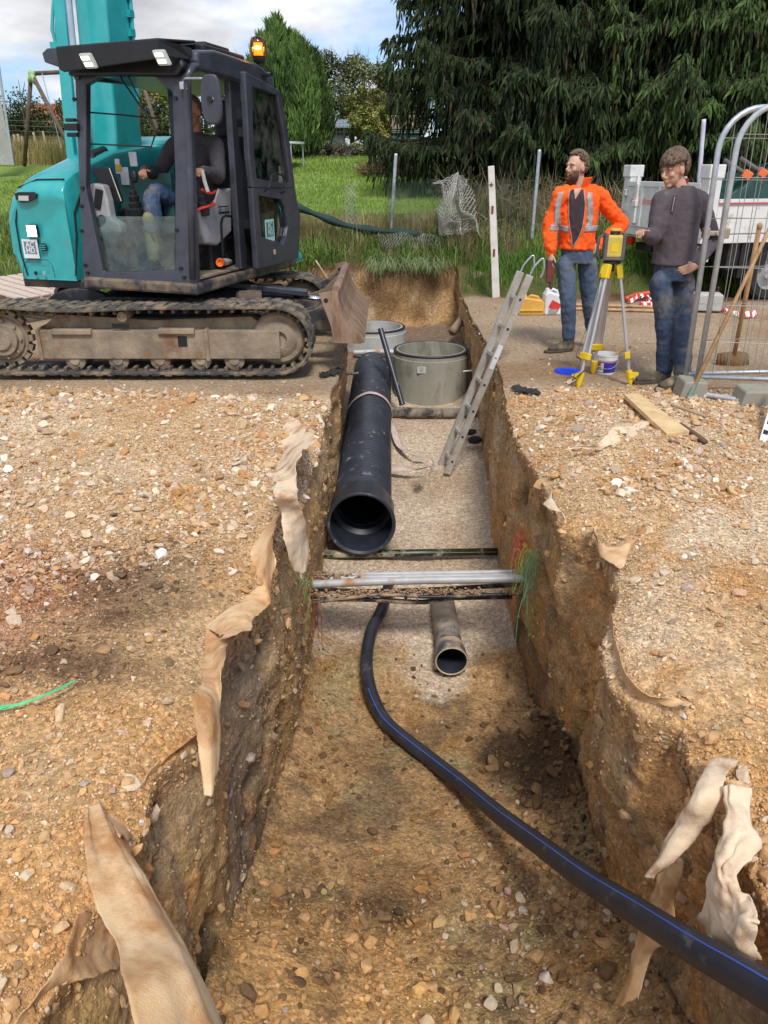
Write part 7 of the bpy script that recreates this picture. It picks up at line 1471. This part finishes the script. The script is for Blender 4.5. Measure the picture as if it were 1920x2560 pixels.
# bucket, lid, trowel handle
p = pz(1517, 938, 0); p.y += .1
t = thing('bucket', 'white plastic bucket with a blue and white label behind the tripod', 'bucket', tuple(p)); hB = .165
m = MB(); m.lathe([(0, .003), (.085, .003), (.087, 0), (.098, hB * .72), (.104, hB * .73), (.104, hB * .8), (.102, hB), (.106, hB), (.106, hB - .012), (.097, hB - .004), (.086, .012), (0, .012)], p, ZU, 36); m.build('shell', WHITE, t, smooth=35)
m = MB(); n = 36; vs = []; 
def lab(m, a0, a1, z0, z1, off=.0015):
    K = 14
    for i in range(K):
        a, c = a0 + (a1 - a0) * i / K, a0 + (a1 - a0) * (i + 1) / K; q = []
        for (an, z) in ((a, z0), (c, z0), (c, z1), (a, z1)):
            r = .087 + .011 * z / (hB * .72) + off; q.append(p + V(math.sin(an) * r, -math.cos(an) * r, z))
        m.add(q, [(0, 1, 2, 3)])
lab(m, -1.5, 1.5, .015, hB * .66); bl_ = m.build('blue_label', mat('blue_label', C(52, 54, 170), rough=.5), t)
m = MB(); lab(m, -1.2, -.35, .02, hB * .62, .003); m.build('white_panel', WHITE, bl_); m = MB(); lab(m, -1.0, -.6, hB * .46, hB * .6, .0045); m.build('red_square', RED, bl_); m = MB(); lab(m, -.3, 1.4, hB * .60, hB * .655, .003); m.build('red_line', RED, bl_)
m = MB()
for z_ in (.042, .056): lab(m, -1.05, -.5, z_, z_ + .006, .0045)
m.build('print_line', BLUEG, bl_)
m = MB(); m.tube([p + V(.105 * math.cos(a), -.105 * math.sin(a) * .98, hB * .78 - .075 * math.sin(a)) for a in np.linspace(0, math.pi, 16)], .0025, 6); m.build('wire_handle', GALV, t)
WOODH = mat('worn_ash_handle', C(196, 160, 116), C(168, 130, 88), rough=.7, scale=9, dirt=C(130, 104, 76), dirt_amt=.3)
cpipe('wooden_trowel', 'short wooden handle sticking out of the white bucket', 'tool', [p + V(-.01, .0, .03), p + V(.07, -.02, .155), p + V(.19, -.05, .235)], .012, WOODH, n=8)
p = pz(1420, 931, .0); m = MB(); m.lathe([(0, .008), (.09, .008), (.10, .016), (.115, .014), (.118, 0), (0, .0)], p, ZU, 30)
for k in range(20): a = 2 * math.pi * k / 20; m.box(p + V(.11 * math.cos(a), .11 * math.sin(a), .012), (.012, .012, .012))
tag(m.build('blue_disc', mat('bright_blue_plastic', C(36, 74, 226), rough=.4), loc=tuple(p), smooth=35), 'bright blue bucket lid lying beside the left tripod foot', 'lid')
# canisters
def can(name, label, x0, x1, yb, yt, m_, cap, Y):
    a, b = pY(x0, yb, Y), pY(x1, yb, Y); w = b.x - a.x; z0 = 0; h = pY(x0, yt, Y).z - a.z; c = V((a.x + b.x) / 2, Y + .1, 0)
    t = thing(name, label, 'canister', tuple(c)); m = MB(); m.prism([c + V(-w / 2, -.1, 0), c + V(w / 2, -.1, 0), c + V(w / 2, -.1, h * .72), c + V(w * .42, -.1, h * .86), c + V(-w * .2, -.1, h), c + V(-w * .4, -.1, h), c + V(-w / 2, -.1, h * .85)], .2, (0, 1, 0)); bd = m.build('tank', m_, t, bev=.025, seg=4)
    m = MB(); m.cyl(c + V(-w * .28, 0, h * .98), c + V(-w * .28, 0, h * 1.12), .03); m.build('cap', cap, t, bev=.004)
    m = MB(); m.tube([c + V(-w * .12, 0, h * .95), c + V(0, 0, h * 1.08), c + V(w * .25, 0, h * 1.0), c + V(w * .36, 0, h * .8)], .016, 8); m.build('handle', m_, t, smooth=True); return t, c, w, h
t, c, w, h = can('canister', 'yellow plastic canister beside the top of the ladder', 1297, 1360, 786, 742, mat('ochre_yellow_plastic', C(222, 174, 84), C(204, 154, 66), rough=.5), WHITE, 9.4)
m = MB()
for k in range(5): m.box(c + V(-w * .36 + k * w * .18, -.112, h * .3), (.05, .02, .012))
m.build('moulded_rib', YELL, t, bev=.004)
t, c, w, h = can('canister', 'white plastic canister with a red label behind the bearded man', 1360, 1402, 787, 728, WHITE, WHITE, 9.4)
m = MB(); m.box(c + V(.02, -.105, h * .42), (w * .62, .004, h * .34), (V(1, 0, -.5).normalized(), V(0, 1, 0), V(.5, 0, 1).normalized())); m.build('red_label', RED, t); m = MB(); m.box(c + V(.0, -.106, h * .18), (w * .5, .004, h * .2)); m.build('grey_label', GREYP, t)
for i, (y, w_) in enumerate(((772, 'nearer'), (762, 'farther'))): a, b = pz(1432, y, .02), pz(1655, y + 6, .02); cpipe('wooden_pole', f'long thin wooden pole on the ground behind the tripod, the {w_} of two', 'pole', [a, b], .018, WOODH, 'wooden poles on the ground', n=8)
# red and white tape
TAPE = newmat('red_white_tape'); tm, nt, bb = TAPE; wv = nd(nt, 'ShaderNodeTexWave', Scale=3.2, Distortion=.3); tc = nd(nt, 'ShaderNodeTexCoord'); nt.links.new(tc.outputs['Object'], wv.inputs[0]); k = ramp(nt, wv.outputs[1], [(.47, C(214, 44, 40)), (.53, C(230, 226, 222))]); nt.links.new(k, bb.inputs['Base Color']); bb.inputs['Roughness'].default_value = .4
def tape(pts, label):
    m = MB(); P_ = spl([pz(x, y, z) for x, y, z in pts], 60); rn = random.Random(len(label)); P_ = [q + V(rn.uniform(-.02, .02), rn.uniform(-.02, .02), rn.uniform(0, .03)) for q in P_]
    ribbon(m, P_, .07, [(rn.uniform(-.5, .5), 1, rn.uniform(.2, 1.4)) for _ in P_], .002); tag(m.build('barrier_tape', tm, loc=tuple(P_[0])), label, 'tape', 'red and white barrier tape on the ground')
tape([(1572, 757, .02), (1590, 746, .05), (1612, 742, .05), (1630, 755, .02), (1600, 762, .02), (1640, 764, .02)], 'crumpled red and white tape by the verge behind the young man')
tape([(1796, 768, .02), (1790, 740, .05), (1800, 722, .06), (1783, 765, .02), (1830, 785, .02), (1862, 790, .03), (1895, 786, .03)], 'long red and white tape trailing on the ground under the truck')
cpipe('orange_duct', 'orange plastic tube lying on the verge behind the young man', 'tube', [pz(1566, 746, .06), pz(1590, 738, .06), pz(1625, 732, .08)], .03, mat('orange_red_plastic', C(220, 96, 60), rough=.5))
def block(label, pts, h, m_=CONC, name='concrete_block'):
    m = MB(); m.prism([V(p) for p in pts], h, ZU); return tag(m.build(name, m_, loc=tuple(V(pts[0])), bev=.02, seg=3), label, 'concrete block')
a = pz(1590, 716, .02); block('pale concrete kerb block lying on the verge behind the young man', [a, a + V(.42, -.05, 0), a + V(.45, .16, 0), a + V(.02, .22, 0)], .16, CONCL)
a = pz(1738, 778, .02); block('pale concrete kerb block on the ground by the truck rear wheel', [a, a + V(.30, -.05, 0), a + V(.35, .2, 0), a + V(.02, .25, 0)], .2, CONCL)
# plank on the gravel
q = [pz(1561, 986, .10), pz(1594, 981, .10), pz(1724, 1076, .12), pz(1667, 1084, .12)]; m = MB(); m.prism(q, -.032, ZU)
tag(m.build('plank', mat('new_sawn_timber', C(226, 196, 148), C(204, 170, 120), rough=.75, scale=5, stretch=(1, 1, 1), dirt=C(170, 140, 100), dirt_amt=.25), loc=tuple(q[0]), bev=.003), 'short pale timber plank lying on the gravel at right', 'plank')
cpipe('stake', 'dark pointed stake poking out from under the pale plank', 'stake', [pz(1700, 1062, .09), pz(1735, 1085, .09), pz(1764, 1106, .07)], .018, mat('dark_wet_wood', C(104, 82, 70), rough=.8), n=6)
cpipe('batten', 'thin grey batten on the gravel below the fence foot', 'batten', [pz(1680, 1013, .08), pz(1725, 1028, .09), pz(1766, 1042, .08)], .012, mat('grey_batten', C(170, 150, 126), rough=.8), n=5)
t = thing('grade_rod', 'white marking rod with black figures, cut off by the right edge', 'rod', tuple(pz(1912, 1108, 0)))
a, b = pz(1906, 1106, .02), pz(1935, 1035, .02) + ZU * .25; d = (b - a).normalized(); s = V(1, .1, 0); m = MB(); m.bar(a, b, .045, .02, d.cross(s)); bd = m.build('rod_body', WHITE, t)
m = MB()
for k in range(6): m.bar(a.lerp(b, .1 + k * .15), a.lerp(b, .16 + k * .15), .030 - .012 * (k % 2), .024, d.cross(s))
m.build('black_figure', BLACK, bd)
# temporary fence panels
HW = mat('panel_wire', C(168, 166, 160), rough=.45, metal=.5)
def heras(label, base, d, H, length, lean=(0, 0, 0), seed=0):
    base = V(base); d = V(d).normalized(); up = (ZU + V(lean)).normalized(); rn = random.Random(seed); t = thing('mesh_barrier', label, 'fence panel', tuple(base), 'temporary mesh fence panels')
    R_ = .28; q = [base, base + up * (H - R_)]
    for k in range(1, 9): a = math.pi / 2 * k / 8; q.append(base + up * (H - R_ + R_ * math.sin(a)) + d * (R_ - R_ * math.cos(a)))
    q += [base + up * H + d * (length - .3), base + up * (H - .3) + d * length, base + d * length + up * .02]
    m = MB(); m.tube(q, .020, 12); m.tube([base + up * .06, base + up * .06 + d * length], .016, 10); m.build('tube_frame', GALV, t, smooth=True)
    m = MB(); nrm = d.cross(up)
    k = .10
    while k < length - .05:
        j = rn.uniform(-.012, .012); top = H - .02 if k > R_ else H - R_ + math.sqrt(max(0, R_ ** 2 - (R_ - k) ** 2))
        m.tube([base + d * k + up * .06, base + d * (k + j) + up * H * .5 + nrm * rn.uniform(-.02, .02), base + d * (k + j * .5) + up * top], .0026, 4, cap=False); k += .112
    for z in (.34, .62, .90, 1.25, 1.52, 1.8): m.tube([base + up * z * H / 2, base + up * z * H / 2 + d * (length * .5) + up * rn.uniform(-.01, .01), base + up * z * H / 2 + d * length], .0026, 4, cap=False)
    m.build('wire_mesh', HW, t); return t
B1 = pz(1729, 952, .12); B1.z = .10
heras('mesh fence panel whose rounded corner is leftmost, behind the crossed tool handles', B1 + V(-.025, .06, 0), (1, .10, 0), 1.90, 1.5, (-.012, .02, 0), 1)
heras('mesh fence panel in front of the other, its rounded corner nearer the camera', B1 + V(.03, -.03, 0), (1, -.16, 0), 1.92, 1.5, (.0, 0, 0), 2)
t = thing('fence_clamp', 'pale metal clamp joining the two mesh fence panels', 'clamp', tuple(B1 + V(-.01, 0, .95))); c = pY(1789, 583, 6.24)
m = MB(); m.box(c, (.16, .05, .035)); m.box(c + V(-.075, 0, 0), (.05, .06, .075)); m.box(c + V(.075, 0, 0), (.05, .06, .075)); m.build('clamp_plate', mat('tarnished_zinc', C(186, 176, 156), C(160, 146, 124), rough=.5, metal=.3), t, bev=.008)
m = MB(); m.cyl(c + V(0, -.05, 0), c + V(0, .03, 0), .012, n=6); m.build('bolt', GALV, t)
def foot(label, x, yb, w):
    c = pz(x, yb, 0); m = MB(); L = w; h = .15; b = [V(-L / 2, 0, 0), V(L / 2, 0, 0), V(L / 2 - .02, 0, h), V(-L / 2 + .03, 0, h)]
    m.prism([c + q for q in b], .24, (.1, 1, 0)); tag(m.build('ballast_block', CONC, loc=tuple(c), bev=.015, seg=3), label, 'fence foot', 'concrete fence feet')
foot('concrete fence foot holding the fence tubes, between the boots and the rake', 1733, 1004, .22); foot('concrete fence foot farther right, cut off by the picture edge', 1905, 1030, .34)
cpipe('ground_tube', 'short grey steel tube lying between the two fence feet', 'tube', [pz(1755, 985, .05), pz(1862, 1003, .05)], .02, GALV)
# rake and shovel leaning on the fence
a, b = pz(1724, 990, .05), pY(1925, 570, 6.05)
t = thing('rake', 'wooden handled rake leaning diagonally against the mesh fence', 'rake', tuple(a)); m = MB(); m.tube([a, b, b + (b - a) * .12], .015, 10); m.build('handle', WOODH, t, smooth=True)
m = MB(); d = (a - b).normalized(); m.tube([a - d * .09, a + d * .03], .017, 8); m.build('ferrule', mat('chipped_teal_paint', C(84, 150, 140), C(120, 110, 90), rough=.6, scale=30), t); m = MB(); rk = a + d * .05; m.bar(rk + V(-.16, -.08, 0), rk + V(.12, .06, -.01), .03, .006)
for k in range(9): q = (rk + V(-.16, -.08, 0)).lerp(rk + V(.12, .06, -.01), k / 8); m.bar(q, q + V(.01, -.03, -.06), .006, .005)
m.build('rake_head', mat('muddy_tool_steel', C(160, 140, 112), C(120, 104, 84), rough=.8), t)
a, b = pY(1832, 905, 6.85), pY(1899, 566, 6.55)
t = thing('shovel', 'shovel with a long wooden handle leaning behind the mesh fence', 'shovel', (a.x, a.y, 0)); m = MB(); m.tube([a, a.lerp(b, .5), b], .019, 10); m.ell(b, (.022, .022, .03)); m.build('handle', WOODH, t, smooth=True)
m = MB(); pts = []; K = 12
for i in range(K + 1):
    u = -1 + 2 * i / K; pts.append([a + V(u * .14, .03 - .05 * (1 - u * u), .10 - .03 * u * u), a + V(u * .15, .0 - .07 * (1 - u * u), -.02 - .0 * u), a + V(u * .13 * .9, -.05 - .05 * (1 - u * u), -.12 - .03 * (1 - u * u))])
for i in range(K):
    for j in range(2): m.add([pts[i][j], pts[i + 1][j], pts[i + 1][j + 1], pts[i][j + 1]], [(0, 1, 2, 3)])
o = m.build('blade', mat('mud_coated_shovel', C(140, 112, 76), C(110, 84, 54), rough=.85), t, smooth=True, mods=[('SOLIDIFY', dict(thickness=.004))])
# ---- truck
TX = Vector((.965, .262, 0)); TY = Vector((-.262, .965, 0)); TC = pY(1757, 600, 10.3); TC.z = 0
def T_(u, w, z): return TC + TX * u + TY * w + ZU * z
TAX = (TX, TY, ZU)
def tb(m, u0, u1, w0, w1, z0, z1): return m.box(T_((u0 + u1) / 2, (w0 + w1) / 2, (z0 + z1) / 2), (u1 - u0, w1 - w0, z1 - z0), TAX)
t = thing('tipper_truck', 'white tipper truck with its tailgate towards the young man', 'truck', tuple(T_(1.2, .9, 0)))
Wd = 1.95
m = MB(); tb(m, 0.02, 3.6, .02, Wd - .02, .80, .86); tb(m, 0, 3.6, -.02, .06, .74, .84); tb(m, -.03, .05, .0, Wd, .74, .86); m.build('bed', WHITEP, t, bev=.006)
m = MB(); tb(m, .14, 3.6, -.012, .03, .855, 1.24); tb(m, .14, 3.6, -.03, .04, 1.22, 1.265)
for u in (1.0, 1.9, 2.8): tb(m, u, u + .04, -.03, .0, .86, 1.22)
m.build('side_board', WHITEP, t, bev=.006)
m = MB(); tb(m, .14, 3.6, -.033, -.026, 1.205, 1.222); m.build('red_edge_strip', mat('faded_red_stripe', C(206, 70, 84), rough=.5), t)
m = MB(); tb(m, .14, 3.6, Wd - .03, Wd + .012, .855, 1.24); m.build('side_board', WHITEP, t, bev=.006)
m = MB(); tb(m, -.045, -.01, .16, Wd - .16, .85, 1.40); tb(m, -.06, .0, .14, Wd - .14, 1.38, 1.45)
for w in (.55, .98, 1.4): tb(m, -.06, -.04, w, w + .05, .86, 1.39)
TG = m.build('tailgate', WHITEP, t, bev=.008)
for w in (.42, 1.5): m = MB(); tb(m, -.085, -.04, w, w + .07, .9, 1.42); tb(m, -.10, -.05, w - .015, w + .085, 1.12, 1.2); tb(m, -.09, -.05, w + .02, w + .05, 1.40, 1.52); m.build('latch', WHITEP, TG, bev=.004)
m = MB(); tb(m, -.049, -.044, 1.05, 1.7, 1.16, 1.22); m.build('reflector_strip', mat('pale_red_reflector', C(224, 160, 150), rough=.4), TG)
m = MB(); tb(m, -.095, -.05, .40, .62, 1.44, 1.50); m.build('rear_lamp', mat('dark_red_lamp', C(150, 40, 40), rough=.3), TG)
for w in (0, Wd - .16): m = MB(); tb(m, -.04, .14, w - .01, w + .16, .80, 1.64); tb(m, -.06, .16, w - .02, w + .18, 1.50, 1.66); tb(m, -.07, .0, w + .02, w + .1, 1.25, 1.34); m.build('corner_post', WHITEP, t, bev=.012)
m = MB(); tb(m, .1, 3.6, .55, .68, .52, .74); tb(m, .1, 3.6, Wd - .68, Wd - .55, .52, .74); tb(m, .15, .3, .2, Wd - .2, .52, .62); tb(m, .45, 1.05, .05, .35, .40, .74); m.build('chassis', DARK, t, bev=.008)
m = MB(); tb(m, .08, .22, .12, .34, .50, .70); m.build('tow_bracket', WHITEP, t, bev=.006)
for w in (.20, Wd - .35): m = MB(); tb(m, -.02, .05, w, w + .16, .60, .70); m.build('tail_lamp', mat('red_tail_lamp', C(190, 36, 36), rough=.3), t, bev=.004)
for u in (1.15,):
    for w in (.02, Wd - .27):
        m = MB(); c = T_(u, w, .33); m.lathe([(.20, .02), (.31, .0), (.335, .03), (.335, .22), (.31, .25), (.2, .23)], c, TY, 40)
        for k in range(40): a = 2 * math.pi * k / 40; m.box(c + TY * .125 + (TX * math.cos(a) + ZU * math.sin(a)) * .335, (.03, .24, .012), ((TX * -math.sin(a) + ZU * math.cos(a)), TY, (TX * math.cos(a) + ZU * math.sin(a))))
        wh = m.build('tyre', mat('black_tyre', C(40, 38, 38), rough=.85), t, smooth=35); m = MB(); m.lathe([(0, .06), (.06, .05), (.08, .07), (.17, .09), (.2, .03), (.2, .22), (0, .2)], c, TY, 30); m.build('rim', GREYP, wh, smooth=35)
m = MB(); q = []
for k in range(9): a = math.pi * (1.08 - 1.16 * k / 8); q.append(T_(1.15 + .43 * math.cos(a), 0, .38 + .40 * math.sin(a)))
for a_, b_ in zip(q, q[1:]): m.hexa([a_, b_, b_ + TY * .3, a_ + TY * .3, a_ + (a_ - T_(1.15, 0, .38)).normalized() * .02, b_ + (b_ - T_(1.15, 0, .38)).normalized() * .02, b_ + TY * .3 + ZU * .01, a_ + TY * .3 + ZU * .01])
tb(m, .62, .68, .02, .32, .30, .72); m.build('mudguard', BLACK, t)
# load
cloth('tarpaulin', [T_(.4, .3, 1.2), T_(.9, .35, 1.55), T_(1.5, .4, 1.68), T_(2.2, .4, 1.5), T_(3.0, .3, 1.3)], [T_(.4, 1.5, 1.1), T_(.9, 1.5, 1.3), T_(1.5, 1.5, 1.5), T_(2.2, 1.5, 1.45), T_(3.0, 1.5, 1.2)], mat('dark_green_tarp', C(22, 72, 62), C(16, 54, 48), rough=.5), 'dark green tarpaulin heaped in the truck bed', 'tarpaulin', None, n=50, k=30, wob=.12, wsc=3, folds=.05)
cloth('tarpaulin', [T_(.4, .12, .95), T_(1.5, .12, .95), T_(3.4, .12, .95)], [T_(.4, .3, 1.25), T_(1.5, .4, 1.66), T_(3.4, .3, 1.35)], mat('dark_green_tarp_side', C(20, 66, 56), C(16, 50, 44), rough=.5), 'lower fold of green tarpaulin behind the truck side board', 'tarpaulin', None, n=40, k=16, wob=.06, wsc=3, folds=.03)
cpipe('white_tube', 'white plastic tube standing up out of the truck bed', 'tube', [T_(.12, .35, .9), pY(1760, 298, 10.65)], .026, mat('lilac_white_plastic', C(206, 204, 222), rough=.4))
ORP = mat('fluorescent_orange_plastic', C(255, 120, 60), rough=.4)
for i, (x0, y0, x1, y1, w) in enumerate([(1810, 400, 1905, 462, 'left'), (1850, 395, 1935, 452, 'right')]):
    a, b = pY(x0, y0, 11.0), pY(x1, y1, 10.9); tt = thing('grey_tube', f'grey tube with an orange sleeve lying on the truck load, the {w} one', 'tube', tuple(a), 'grey tubes with orange sleeves')
    m = MB(); m.cyl(a, b, .03); m.build('tube_body', GREYR, tt, smooth=True); c = a.lerp(b, .60 if i == 0 else .65); m = MB(); m.bar(c - (b - a).normalized() * .06, c + (b - a).normalized() * .06, .11, .10); m.build('orange_sleeve', ORP, tt, bev=.01)
